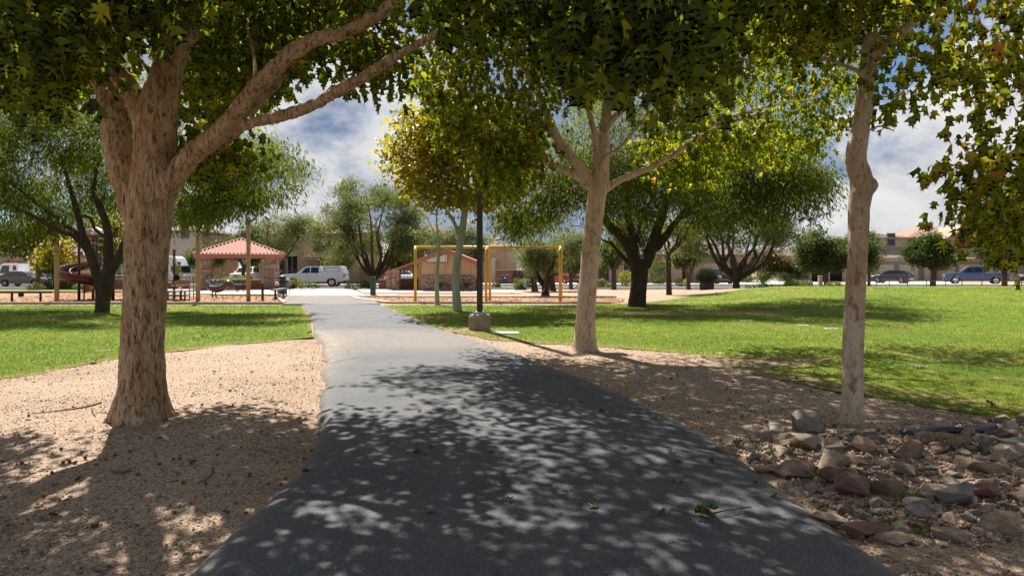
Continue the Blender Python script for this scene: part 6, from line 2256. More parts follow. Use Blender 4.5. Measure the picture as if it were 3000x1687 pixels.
MB().bar((sl_c[0], sl_c[1], -.03), (sl_c[0], sl_c[1], 2.1), .05, 10).build('centre_pole', M['maroon'], slide)
MB().bar((sl_c[0] + .62, sl_c[1] - .62, -.03), (sl_c[0] + .62, sl_c[1] - .62, .98), .035, 8).build('slide_leg', M['maroon'], slide)
MB().tube([(sl_c[0] + .62, sl_c[1] - .62, .95), (sl_c[0] + .45, sl_c[1] - .66, 1.06), (sl_c[0] + .1, sl_c[1] - .7, 1.0), (sl_c[0] - .1, sl_c[1] - .7, .93)], .03, 8).build('slide_brace', M['maroon'], slide, True)

# child on the steps
def skin_mesh(name, verts, edges, radii, mat, parent, lv=2):
    me = bpy.data.meshes.new('tmp')
    me.from_pydata(verts, edges, [])
    o = bpy.data.objects.new('tmp', me)
    COL.objects.link(o)
    o.modifiers.new('s', 'SKIN')
    if not me.skin_vertices:
        pass
    sv = me.skin_vertices[0].data
    for i, r__ in enumerate(radii):
        r__ = (r__, r__) if isinstance(r__, (int, float)) else r__
        sv[i].radius = r__
    sv[0].use_root = True
    sb = o.modifiers.new('b', 'SUBSURF')
    sb.levels = lv
    dg = bpy.context.evaluated_depsgraph_get()
    new = bpy.data.meshes.new_from_object(o.evaluated_get(dg))
    bpy.data.objects.remove(o)
    bpy.data.meshes.remove(me)
    new.name = name
    new.materials.clear()
    new.materials.append(mat)
    new.polygons.foreach_set('use_smooth', [True] * len(new.polygons))
    return link(bpy.data.objects.new(name, new), parent)


kid = empty('person', (Xat(446, 32.2), 32.2, .56), 'child in green shirt and black shorts by the brown post, one arm raised', 'person')
kv = [(0, 0, .68), (.02, 0, .80), (.03, 0, .93), (.05, 0, 1.02), (.07, 0, 1.08), (.09, 0, 1.17), (.10, 0, 1.26),
      (-.02, -.08, .62), (.04, -.09, .36), (.10, -.09, .08), (.20, -.09, .03),
      (-.02, .08, .62), (-.04, .09, .38), (-.14, .10, .22), (-.05, .10, .15),
      (.04, -.13, .99), (.02, -.20, 1.20), (-.05, -.20, 1.38), (-.06, -.20, 1.44),
      (.04, .13, .99), (.10, .18, .80), (.20, .16, .66), (.24, .16, .62)]
ke = [(0, 1), (1, 2), (2, 3), (3, 4), (4, 5), (5, 6), (0, 7), (7, 8), (8, 9), (9, 10), (0, 11), (11, 12), (12, 13), (13, 14), (3, 15), (15, 16), (16, 17), (17, 18), (3, 19), (19, 20), (20, 21), (21, 22)]
kr = [(.10, .085), (.10, .08), (.105, .085), (.09, .07), (.04, .04), (.075, .07), (.07, .065), .075, .05, .034, .03, .075, .05, .034, .03, .042, .032, .024, .02, .042, .032, .024, .02]
body = skin_mesh('body', kv, ke, kr, M['skin'], kid)
# fingers round the grab bar, and on the lower hand
fb = MB()
for (cx_, cy_, cz_) in ((-.06, -.20, 1.45), (.25, .16, .60)):
    for k in range(4):
        o_ = (k - 1.5) * .016
        fb.tube([(cx_ + o_, cy_ - .02, cz_), (cx_ + o_, cy_ - .03, cz_ + .035), (cx_ + o_, cy_ + .0, cz_ + (.052, .058, .055, .045)[k]), (cx_ + o_, cy_ + .022, cz_ + .035)], [.008, .008, .007, .005], 6)
    fb.tube([(cx_ - .03, cy_, cz_ - .02), (cx_ - .045, cy_ + .01, cz_ + .01), (cx_ - .035, cy_ + .02, cz_ + .03)], [.009, .009, .006], 6)
fb.build('fingers', M['skin'], kid, True)
skin_mesh('shirt', [(.02, 0, .72), (.02, 0, .82), (.03, 0, .93), (.05, 0, 1.02), (.04, -.13, 1.0), (.03, -.17, 1.10), (.04, .13, 1.0), (.08, .165, .88)], [(0, 1), (1, 2), (2, 3), (3, 4), (4, 5), (3, 6), (6, 7)], [(.118, .10), (.115, .095), (.122, .10), (.10, .08), .06, .052, .06, .052], M['shirt'], kid)
skin_mesh('shorts', [(0, 0, .70), (-.01, -.075, .60), (.03, -.09, .38), (-.01, .075, .60), (-.03, .09, .40)], [(0, 1), (1, 2), (0, 3), (3, 4)], [(.118, .105), .095, .085, .095, .085], M['shorts'], kid)
skin_mesh('hair', [(.08, 0, 1.20), (.085, 0, 1.27), (.09, 0, 1.31)], [(0, 1), (1, 2)], [(.082, .08), (.088, .083), (.06, .06)], M['hair'], kid)
fc = MB()
fc.ball((.175, 0, 1.19), (.018, .014, .022), 8, 6)
fc.build('nose', M['skin'], kid, True)
fc = MB()
fc.ball((.165, -.03, 1.215), .010, 8, 6)
fc.ball((.165, .03, 1.215), .010, 8, 6)
fc.build('eyes', M['hair'], kid, True)
fc = MB()
fc.ball((.10, -.075, 1.20), (.018, .012, .026), 8, 6)
fc.ball((.10, .075, 1.20), (.018, .012, .026), 8, 6)
fc.build('ears', M['skin'], kid, True)
MB().ball((.17, -.09, .04), (.11, .05, .05), 10, 6).build('shoe', M['cloth_w'], kid, True)
MB().ball((-.02, .10, .16), (.11, .05, .05), 10, 6).build('shoe', M['cloth_w'], kid, True)

# ================================================================== PARK FURNITURE
# lamp post on a concrete pier
Yk = 17.3
lp = empty('lamp_post', (Xat(1207, Yk), Yk, H(-.8, Yk)), 'square dark bronze lamp post bolted to a round concrete pier', 'lamp post')
MB().lathe([(.277, -.1), (.277, .345), (.255, .395), (.235, .405), (0, .406)], n=28).build('pier', M['conc_d'], lp, False)
MB().box(-.17, .17, -.17, .17, .45, .475, .006).build('base_plate', M['steel'], lp)
for (x, y) in ((-.135, -.135), (.135, -.135), (-.135, .135), (.135, .135)):
    b = MB().bar((x, y, .40), (x, y, .52), .014, 8).build('bolt', M['steel'], lp)
    MB().lathe([(.027, .475), (.027, .503), (0, .504)], (x, y, 0), 6).build('nut', M['steel'], b)
    MB().lathe([(.027, .425), (.027, .449), (0, .4495)], (x, y, 0), 6).build('nut', M['steel'], b)
MB().box(-.074, .074, -.074, .074, .4755, 7.2, .012).build('shaft', M['bronze'], lp)
MB().box(-.02, .03, -.078, -.073, 1.9, 1.98).build('hand_hole_cover', M['bronze'], lp)
MB().box(-.04, .9, -.04, .04, 7.0, 7.1, .01).build('arm', M['bronze'], lp)
MB().box(.5, 1.1, -.2, .2, 6.95, 7.12, .04).build('lamp_head', M['bronze'], lp)
for (px, py, w_, d_, lab) in ((1273, 840, .62, .42, 'white concrete lid in the grass beside the lamp post pier'), (2019, 815, .36, .2, 'pale round edged lid in the lawn right of centre'), (2092, 821, .34, .18, 'pale lid in the lawn nearest the slender trunk'), (1878, 806, .4, .18, 'pale lid in the lawn below the big mesquite')):
    x, Y = G(px, py)
    o = empty('valve_box_lid', (x, Y, H(x, Y) + (.02 if px < 1500 else .004)), lab, 'lid')
    MB().box(-w_ / 2, w_ / 2, -d_ / 2, d_ / 2, -.08, .022, .012).build('lid', M['conc' if px < 1500 else 'kerb'], o)
    MB().box(-.03, .03, -d_ * .35, -d_ * .25, .0215, .026).build('finger_hole', M['black'], o)
# trash can
Yc = 38.2
tcn_ = empty('trash_can', (Xat(710, Yc), Yc, .06), 'dark round trash can with a domed lid beside the pavilion', 'trash can')
MB().lathe([(.25, 0), (.27, .03), (.285, .78), (.28, .79), (0, .79)], n=24).build('body', M['char'], tcn_, True)
MB().lathe([(.285, .55), (.292, .56), (.295, .72), (.287, .73), (.28, .73)], n=24).build('band', M['black'], tcn_, True)
MB().lathe([(.32, .785), (.325, .80), (.30, .82), (.235, .83), (.225, .93), (.18, 1.02), (.09, 1.07), (0, 1.085)], n=24).build('domed_lid', M['char'], tcn_, True)
tc2 = empty('boulder', (Xat(712, 50), 50, 0.05), 'smooth dark grey boulder behind the trash can', 'boulder')
MB().ball((0, 0, .35), (.62, .5, .45), 14, 8).build('boulder_body', M['rock_grey'], tc2, True)
# green pedestal
gp = empty('green_pedestal', (Xat(938.5, 38.6), 38.6, 0.0), 'narrow dark green metal pedestal at the right side of the concrete walk', 'pedestal')
MB().box(-.14, .14, -.14, .14, .0, 1.03, .02).build('body', M['green_post'], gp)
MB().box(-.155, .155, -.155, .155, 1.031, 1.06, .008).build('top', M['green_post'], gp)
MB().box(-.06, .06, -.15, -.141, .35, .43).build('slot', M['black'], gp)
MB().box(-.45, 1.4, -.4, .5, -.08, .035, .01).build('pad', M['conc'], gp)
# picnic table
Yv = 44.2
pt_ = empty('picnic_table', (Xat(574, Yv), Yv, .06), 'green picnic table with attached benches under the pavilion', 'picnic table')
for i in range(4):
    MB().box(-1.15, 1.15, -.37 + i * .19, -.37 + i * .19 + .17, .72, .755, .008).build('top_board', M['green_table'], pt_)
for y in (-.78, .60):
    MB().box(-1.1, 1.1, y, y + .22, .42, .45, .008).build('bench_seat', M['green_table'], pt_)
for x in (-.72, .80):
    MB().tube([(x, -.3, .72), (x, -.3, .05), (x, -.68, .02)], .035, 8).build('leg', M['black'], pt_)
    MB().tube([(x, .3, .72), (x, .3, .05), (x, .7, .02)], .035, 8).build('leg', M['black'], pt_)
    MB().tube([(x, -.7, .40), (x, .72, .40)], .03, 6).build('cross_bar', M['black'], pt_)
MB().tube([(-.7, 0, .68), (-.1, 0, .42), (.1, 0, .42), (.78, 0, .68)], .022, 6).build('brace', M['black'], pt_)
for px in (536, 548):
    o = empty('bollard', (Xat(px, 41.5), 41.5, .06), 'low dark stub post with a pale cap by the picnic table, %s of two' % ('left' if px < 540 else 'right'), 'bollard')
    MB().lathe([(.05, 0), (.05, .62), (.06, .64), (.04, .70), (0, .71)], n=12).build('stub', M['black'], o, True)
    MB().ball((0, 0, .71), .045, 10, 6).build('cap', M['steel'], o, True)
# hoop racks and grill by the restroom
for px, lab in ((1158, 'black hoop rack just left of the pale leaning trunk'), (1178, 'black hoop rack in front of the right part of the restroom')):
    o = empty('bike_rack', (Xat(px, 42.8), 42.8, .06), lab, 'bike rack')
    for y in (-.12, .25):
        MB().tube([(-.0, y, -.03), (0, y, .78), (.04, y, .86), (.14, y, .86), (.18, y, .78), (.18, y, -.03)], .022, 8).build('hoop', M['black'], o, True)
# utility boxes and bin across the path
ub = empty('utility_cabinet', (Xat(1320, 58), 58, H(1, 58)), 'green transformer cabinet behind the swings', 'utility cabinet')
MB().box(-.40, .40, 0, .7, .28, .80, .05).build('upper_cabinet', M['green_box'], ub)
MB().box(-.42, .36, .02, .68, 0, .279, .01).build('lower_cabinet', M['green_box'], ub)
MB().box(-.06, .12, -.006, .0, .55, .66).build('label_plate', M['cloth_w'], ub)
ub = empty('utility_cabinet', (Xat(1296, 58), 58, H(1, 58)), 'narrow green utility box beside the larger cabinet', 'utility cabinet')
MB().box(-.12, .12, 0, .4, 0, .86, .03).build('upper_cabinet', M['green_box'], ub)
MB().box(-.14, .14, -.02, .42, -.05, .05, .01).build('base', M['conc'], ub)
wb = empty('wheelie_bin', (Xat(1269.5, 70.6), 70.6, H(0, 70)), 'navy blue wheeled bin in front of the reddish block wall', 'bin')
mb = MB()
mb.add([(-.22, -.25, .08), (.22, -.25, .08), (.22, .25, .08), (-.22, .25, .08), (-.34, -.36, .95), (.34, -.36, .95), (.34, .36, .95), (-.34, .36, .95)], [(3, 2, 1, 0), (4, 5, 6, 7), (0, 1, 5, 4), (1, 2, 6, 5), (2, 3, 7, 6), (3, 0, 4, 7)])
mb.build('body', M['bin_blue'], wb)
MB().box(-.38, .38, -.40, .40, .951, 1.03, .03).build('lid', M['bin_blue'], wb)
for x in (-.25, .25):
    MB().tube([(x - .03, .28, .12), (x + .03, .28, .12)], .12, 12).build('wheel', M['rubber'], wb)
MB().box(-.08, .12, -.345, -.338, .70, .80).build('label_plate', M['cloth_w'], wb)
# rail fence along the crest of the lawn
rf = empty('rail_fence', (Xat(2180, 45), 45, 0), 'thin brown two rail fence along the far edge of the right lawn', 'fence')
fx = [Xat(p, 45) - rf.location.x for p in (2170, 2204, 2237, 2283, 2331, 2379, 2420, 2470, 2520, 2570, 2620, 2680)]
def fz(x):
    return H(x + rf.location.x, 45)
for x in fx:
    MB().bar((x, 0, fz(x) - .3), (x, 0, .68), .028, 8).build('post', M['brownpost'], rf)
MB().tube([(x, 0, .69) for x in fx], .028, 8).build('rail', M['brownpost'], rf)
MB().tube([(x, 0, .29 + .02 * math.sin(x)) for x in fx], .02, 8).build('rail', M['brownpost'], rf)
sg = empty('road_sign', (Xat(1960, 62), 62, H(24, 62)), 'yellow diamond road sign among the trees behind the hedges', 'sign')
MB().bar((0, 0.03, -.1), (0, .03, 2.5), .03, 8).build('post', M['steel'], sg)
MB().prism([(0, 1.62), (.42, 2.04), (0, 2.46), (-.42, 2.04)], 'y', -.01, .0).build('sign_plate', M['sign_y'], sg)
for px, Y, w_, h_, lab in ((2065.5, 66, .34, .95, 'pale stucco pillar beside the trunk of the dense round tree'), (2040, 66, .46, .40, 'low pale block left of the stucco pillar')):
    o = empty('pillar', (Xat(px, Y), Y, H(30, Y)), lab, 'pillar')
    MB().box(-w_ / 2, w_ / 2, 0, w_, 0, h_, .02).build('shaft', M['stucco_tan'], o)
    MB().box(-w_ / 2 - .03, w_ / 2 + .03, -.03, w_ + .03, h_ + .001, h_ + .06, .01).build('cap', M['conc'], o)
# ================================================================== VEHICLES
def arch_profile(top, bottom_z, wheels, r):
    """side outline (x, z): `top` from front-bottom over the roofline to rear-bottom, then the underside with wheel arches"""
    out = list(top)
    for xc in sorted(wheels, reverse=True):
        for k in range(9):
            a = math.pi * k / 8
            out.append((xc + r * math.cos(a), max(bottom_z, .33) + r * math.sin(a) * .93 if 0 < k < 8 else bottom_z))
    return out


def side_body(mb, prof, hw, b=.07):
    """extrude a side outline across the width with rounded shoulders"""
    n = len(prof)
    cx = sum(p[0] for p in prof) / n
    cz = sum(p[1] for p in prof) / n
    def ring(y, s):
        return [(cx + (p[0] - cx) * (1 - s * .022), y, cz + (p[1] - cz) * (1 - s * .07)) for p in prof]
    rings = [ring(-hw, 1), ring(-hw + b * .35, .35), ring(-hw + b, 0), ring(hw - b, 0), ring(hw - b * .35, .35), ring(hw, 1)]
    vs = [p for r__ in rings for p in r__]
    fs = [tuple(range(n)), tuple(5 * n + k for k in range(n - 1, -1, -1))]
    for i in range(5):
        for k in range(n):
            fs.append((i * n + k, (i + 1) * n + k, (i + 1) * n + (k + 1) % n, i * n + (k + 1) % n))
    mb.add(vs, fs)


def cabin(mb, prof, hw, zb, lean=.22):
    """greenhouse: outline above the belt, sides leaning in"""
    n = len(prof)
    def y_at(z):
        return hw - .02 - max(0, z - zb) * lean
    vs = [(x, -y_at(z), z) for x, z in prof] + [(x, y_at(z), z) for x, z in prof]
    fs = [tuple(range(n)), tuple(range(2 * n - 1, n - 1, -1))] + [(k, n + k, n + (k + 1) % n, (k + 1) % n) for k in range(n)]
    mb.add(vs, fs)
    return y_at


def side_glass(mb, poly, y_at, off=.006, sides=(-1, 1)):
    for s in sides:
        n = len(poly)
        vs = [(x, s * (y_at(z) + off), z) for x, z in poly] + [(x, s * (y_at(z) - .004), z) for x, z in poly]
        f = [tuple(range(n)), tuple(range(2 * n - 1, n - 1, -1))] + [(k, n + k, n + (k + 1) % n, (k + 1) % n) for k in range(n)]
        mb.add(vs, f if s < 0 else [tuple(reversed(q)) for q in f])


def cross_glass(mb, a, b, y_at, inset=.10, off=.008):
    """windscreen / rear glass between two outline points a (lower), b (upper)"""
    (xa, za), (xb, zb_) = a, b
    dx, dz = xb - xa, zb_ - za
    L = math.hypot(dx, dz)
    nx, nz_ = -dz / L * off, dx / L * off
    t0, t1 = .08, .92
    p0, p1 = (xa + dx * t0, za + dz * t0), (xa + dx * t1, za + dz * t1)
    for sgn in (1,):
        w0, w1 = y_at(p0[1]) - inset, y_at(p1[1]) - inset
        q = [(p0[0] + nx, -w0, p0[1] + nz_), (p0[0] + nx, w0, p0[1] + nz_), (p1[0] + nx, w1, p1[1] + nz_), (p1[0] + nx, -w1, p1[1] + nz_)]
        q2 = [(p0[0] - nx * .4, -w0, p0[1] - nz_ * .4), (p0[0] - nx * .4, w0, p0[1] - nz_ * .4), (p1[0] - nx * .4, w1, p1[1] - nz_ * .4), (p1[0] - nx * .4, -w1, p1[1] - nz_ * .4)]
        mb.add(q + q2, [(0, 1, 2, 3), (7, 6, 5, 4), (0, 4, 5, 1), (1, 5, 6, 2), (2, 6, 7, 3), (3, 7, 4, 0)])


def wheels(root, xs_, hw, r, rim='silver'):
    for x in xs_:
        for s in (-1, 1):
            y = s * (hw - .10)
            mb = MB()
            prof = [(r * .62, -.11), (r * .93, -.11), (r, -.07), (r, .07), (r * .93, .11), (r * .62, .11)]
            n = 24
            vs = []
            for (rr, yy) in prof:
                for k in range(n):
                    a = 2 * math.pi * k / n
                    vs.append((x + rr * math.cos(a), y + yy, r + rr * math.sin(a)))
            fs = [(i * n + k, i * n + (k + 1) % n, (i + 1) * n + (k + 1) % n, (i + 1) * n + k) for i in range(5) for k in range(n)]
            fs += [(5 * n + k, 5 * n + (k + 1) % n, (k + 1) % n, k) for k in range(n)]
            wl = mb.add(vs, fs).build('wheel', M['rubber'], root)
            mb = MB()
            yo = y + s * .085
            mb.tube([(x, y - s * .05, r), (x, y + s * .02, r)], [r * .6, r * .6], 20)
            for k in range(6):
                a = math.pi * k / 3
                mb.tube([(x + .04 * math.cos(a), yo, r + .04 * math.sin(a)), (x + r * .6 * math.cos(a), yo, r + r * .6 * math.sin(a))], [.035, .03], 5)
            mb.tube([(x + r * .62 * math.cos(2 * math.pi * k / 20), yo, r + r * .62 * math.sin(2 * math.pi * k / 20)) for k in range(21)], [.02] * 21, 5)
            mb.build('rim', M[rim], wl)


def car(label, cat, loc, rz, paint, L, Wd, body_top, zb, wx, wr, cab, belt, glass_side, ws, rw, group=None, lean=.22, rim='silver', grille=True, name='parked_car', tail_z=(.75, 1.0), head_z=(.62, .8)):
    root = empty(name, loc, label, cat, group, rz)
    hw = Wd / 2
    mb = MB()
    side_body(mb, arch_profile(body_top, zb, wx, wr * 1.16), hw)
    mb.build('body', M[paint], root)
    y_at = lambda z: hw - .02 - max(0, z - belt) * lean
    if cab:
        mb = MB()
        cabin(mb, cab, hw - .02, belt, lean)
        y_at = lambda z: hw - .04 - max(0, z - belt) * lean
        mb.build('cabin', M[paint], root)
    for g in glass_side:
        for sd in (-1, 1):
            mb = MB()
            side_glass(mb, g, y_at, sides=(sd,))
            mb.build('window', M['glass'], root)
    if ws:
        mb = MB()
        cross_glass(mb, ws[0], ws[1], y_at)
        mb.build('windscreen', M['glass'], root)
    if rw:
        mb = MB()
        cross_glass(mb, rw[0], rw[1], y_at)
        mb.build('rear_window', M['glass'], root)
    wheels(root, wx, hw, wr, rim)
    xf = min(p[0] for p in body_top)
    xr = max(p[0] for p in body_top)
    for s in (-1, 1):
        MB().box(xf - .012, xf + .22, min(s * (hw - .42), s * (hw - .03)), max(s * (hw - .42), s * (hw - .03)), head_z[0], head_z[1], .02).build('headlight', M['headlight'], root)
        MB().box(xr - .10, xr + .012, min(s * (hw - .20), s * (hw + .004)), max(s * (hw - .20), s * (hw + .004)), tail_z[0], tail_z[1], .02).build('taillight', M['taillight'], root)
        MB().ball((ws[0][0] + .28 if ws else xf + 1, s * (hw + .10), belt + .08), (.07, .12, .08), 8, 6).build('mirror', M[paint], root, True)
    if grille:
        MB().box(xf - .010, xf + .04, -hw + .46, hw - .46, head_z[0] - .12, head_z[1] - .02, .01).build('grille', M['black'], root)
    MB().box(xf - .03, xf + .12, -hw + .06, hw - .06, zb, zb + .2, .03).build('bumper', M['black'], root)
    MB().box(xr - .12, xr + .03, -hw + .06, hw - .06, zb, zb + .2, .03).build('bumper', M['black'], root)
    MB().box(xr + .004, xr + .018, -.16, .16, zb + .28, zb + .41).build('licence_plate', M['cloth_w'], root)
    for k, x in enumerate((wx[0] + 1.35, wx[0] + 2.25)):
        for s in (-1, 1):
            MB().box(x - .09, x + .09, s * (hw + .001) - .012, s * (hw + .001) + .012, belt - .16, belt - .12, .005).build('door_handle', M['black'], root)
    return root


SEDAN = dict(L=4.85, Wd=1.83, body_top=[(0.0, .30), (-.02, .55), (.10, .72), (.45, .82), (1.35, .93), (3.9, .98), (4.72, .96), (4.83, .80), (4.85, .45), (4.80, .30)], zb=.22, wx=[.92, 3.75], wr=.33,
             cab=[(1.15, .90), (2.0, 1.36), (2.35, 1.44), (3.0, 1.45), (3.45, 1.40), (4.35, .97)], belt=.92,
             glass_side=[[(1.55, .97), (2.12, 1.33), (2.55, 1.38), (2.60, .97)], [(2.66, .97), (2.62, 1.385), (3.1, 1.385), (3.42, 1.33), (3.85, 1.02), (3.80, .98)]], ws=((1.2, .93), (2.0, 1.36)), rw=((4.3, .99), (3.45, 1.40)))
PICKUP = dict(L=5.9, Wd=2.02, body_top=[(0.02, .45), (-.02, .80), (.0, 1.05), (.12, 1.16), (1.45, 1.24), (5.86, 1.26), (5.9, 1.0), (5.9, .62), (5.84, .48)], zb=.42, wx=[1.02, 4.70], wr=.40,
              cab=[(1.35, 1.20), (2.05, 1.80), (2.35, 1.92), (3.55, 1.92), (3.66, 1.85), (3.70, 1.22)], belt=1.22,
              glass_side=[[(1.80, 1.27), (2.22, 1.76), (2.62, 1.82), (2.64, 1.27)], [(2.72, 1.27), (2.72, 1.82), (3.42, 1.82), (3.50, 1.27)]], ws=((1.38, 1.23), (2.05, 1.80)), rw=None)
SUV = dict(L=4.8, Wd=1.93, body_top=[(0.02, .40), (-.02, .70), (.05, .95), (.30, 1.05), (1.25, 1.12), (4.55, 1.14), (4.78, 1.0), (4.8, .60), (4.75, .40)], zb=.30, wx=[.95, 3.75], wr=.37,
           cab=[(1.15, 1.08), (1.95, 1.62), (2.3, 1.72), (4.05, 1.70), (4.35, 1.60), (4.66, 1.12)], belt=1.10,
           glass_side=[[(1.60, 1.15), (2.08, 1.56), (2.55, 1.62), (2.58, 1.15)], [(2.66, 1.15), (2.64, 1.62), (3.40, 1.62), (3.45, 1.15)], [(3.55, 1.15), (3.50, 1.61), (4.05, 1.59), (4.35, 1.2)]], ws=((1.18, 1.11), (1.95, 1.62)), rw=((4.64, 1.16), (4.35, 1.60)), tail_z=(.9, 1.2), head_z=(.75, .98))
HATCH = dict(L=4.05, Wd=1.72, body_top=[(0.02, .35), (-.02, .60), (.08, .78), (.35, .88), (1.0, .98), (3.75, 1.05), (4.0, .95), (4.05, .55), (4.0, .32)], zb=.24, wx=[.80, 3.25], wr=.31,
             cab=[(.85, .94), (1.65, 1.40), (2.05, 1.50), (3.35, 1.47), (3.62, 1.38), (3.93, 1.0)], belt=.98,
             glass_side=[[(1.25, 1.02), (1.80, 1.37), (2.25, 1.42), (2.28, 1.02)], [(2.35, 1.02), (2.33, 1.42), (3.05, 1.41), (3.2, 1.3), (3.25, 1.05)]], ws=((.9, .97), (1.65, 1.40)), rw=((3.92, 1.06), (3.62, 1.38)), tail_z=(.72, 1.0), head_z=(.62, .82))

# white pickup with a camper shell, facing left
Yc = 65.4
zr_ = H(0, 65) + .01
t = car('white crew cab pickup truck with a camper shell parked across the end of the walk', 'pickup truck', (Xat(873, Yc) - 5.92, Yc, zr_), 0, 'white', name='pickup_truck', rim='chrome', tail_z=(.85, 1.15), head_z=(.82, 1.02), **PICKUP)
mb = MB()
ya = cabin(mb, [(3.74, 1.262), (3.74, 1.90), (3.85, 1.95), (5.45, 1.93), (5.62, 1.86), (5.86, 1.265)], 1.0, 1.25, .18)
sh = mb.build('camper_shell', M['white'], t)
mb = MB()
side_glass(mb, [(4.0, 1.40), (4.0, 1.78), (5.35, 1.78), (5.5, 1.42)], ya, .004)
mb.build('shell_window_frame', M['black'], sh)
mb = MB()
side_glass(mb, [(4.06, 1.44), (4.06, 1.74), (5.31, 1.74), (5.44, 1.46)], ya, .010)
mb.build('shell_window', M['white'], sh)
# sedan on the left, facing right
t = car('bronze grey sedan parked at the left edge, facing right', 'car', (Xat(128, 65.2), 65.2, zr_), R(180), 'grey_car', **SEDAN)
# white sedan partly hidden behind restroom column
t = car('pale sedan mostly hidden behind the breezeway columns of the restroom', 'car', (Xat(985, 76), 76, H(0, 76)), R(-60), 'white', **SEDAN)
t = car('red sport utility car parked in a driveway left of the cream sycamore trunk', 'car', (Xat(1452, 70.6), 70.6, H(0, 71)), R(118), 'red_car', **SUV)
t = car('dark sport utility car with a chrome grille right of the sotol plant', 'car', (Xat(1828, 69.5), 69.5, H(20, 70)), R(100), 'dark_car', **SUV)
MB().box(-.03, .0, -.42, .42, .72, .95, .01).build('chrome_grille', M['chrome'], t)
t = car('dark hatchback seen from behind in the driveway on the right', 'car', (Xat(2312, 75.4) - 3.2, 79.0, H(40, 78)), R(-47), 'dark_car', **HATCH)
t = car('blue pickup truck with a white lower body, behind the hanging leaves', 'pickup truck', (Xat(2374, 76.5), 76.5, H(40, 76)), R(-28), 'blue_car', name='pickup_truck', rim='chrome', tail_z=(.85, 1.15), head_z=(.82, 1.02), **PICKUP)
MB().box(5.9, 6.05, -.95, .95, .5, .68, .03).build('rear_bumper', M['chrome'], t)
t = car('white pickup truck facing the pavilion, seen between its columns', 'pickup truck', (Xat(600, 74), 74.0, H(-30, 74)), R(90), 'white', name='pickup_truck', tail_z=(.85, 1.15), head_z=(.82, 1.02), **PICKUP)
t = car('black car in deep shade at the far right edge', 'car', (Xat(2590, 78), 78, H(50, 78)), R(60), 'black', **SUV)

# white cab-over truck, far left, facing left
Yt2 = 76
tr_ = empty('flatbed_truck', (Xat(6, Yt2), Yt2, H(-50, Yt2)), 'white cab over flatbed truck behind the grey sedan', 'truck')
mb = MB()
side_body(mb, [(.0, .45), (-.02, 1.15), (.10, 1.35), (.55, 2.15), (.75, 2.25), (2.35, 2.25), (2.40, 2.1), (2.40, .45)], .95, .08)
mb.build('cab', M['white'], tr_)
yv = lambda z: .955
mb = MB()
side_glass(mb, [(.35, 1.15), (.72, 2.02), (1.45, 2.02), (1.45, 1.3), (.9, 1.15)], yv, .008)
mb.build('window', M['glass'], tr_)
mb = MB()
side_glass(mb, [(1.85, 1.5), (1.85, 2.0), (2.2, 2.0), (2.25, 1.5)], yv, .008)
mb.build('rear_side_window', M['glass'], tr_)
mb = MB()
cross_glass(mb, (.11, 1.35), (.55, 2.14), lambda z: .92)
mb.build('windscreen', M['glass'], tr_)
MB().box(2.5, 6.2, -1.05, 1.05, .85, 1.05, .02).build('flatbed', M['white'], tr_)
MB().box(2.5, 6.2, -1.06, -1.02, 1.051, 1.35, .01).build('side_board', M['white'], tr_)
wheels(tr_, [.85, 4.9], .95, .38)
MB().box(.9, 1.6, -.3, .3, 2.251, 2.36, .03).build('beacon', M['cloth_r'], tr_)
# white camper van behind the child
Yv2 = 63.5
cv_ = empty('camper_van', (Xat(470, Yv2), Yv2, H(-30, Yv2)), 'white rounded camper van behind the child and the brown post', 'van', rz=R(180))
mb = MB()
side_body(mb, arch_profile([(.0, .5), (.0, 1.2), (.25, 2.0), (.55, 2.65), (.9, 2.86), (5.8, 2.9), (6.0, 2.7), (6.0, .5)], .42, [1.2, 4.7], .45), 1.05, .14)
mb.build('body', M['white'], cv_)
yv = lambda z: 1.05
mb = MB()
side_glass(mb, [(.62, 1.45), (.62, 1.95), (.95, 1.95), (.95, 1.45)], yv, .012)
mb.build('window', M['glass'], cv_)
mb = MB()
side_glass(mb, [(1.5, 1.5), (1.5, 2.1), (2.6, 2.1), (2.6, 1.5)], yv, .012)
mb.build('side_window', M['glass'], cv_)
mb = MB()
side_glass(mb, [(.0 + .45, .8), (.45, 1.0), (.6, 1.0), (.6, .8)], yv, .012)
mb.build('vent', M['black'], cv_)
mb = MB()
cross_glass(mb, (.02, 1.25), (.25, 2.0), lambda z: 1.0)
mb.build('windscreen', M['glass'], cv_)
wheels(cv_, [1.2, 4.7], 1.05, .38)

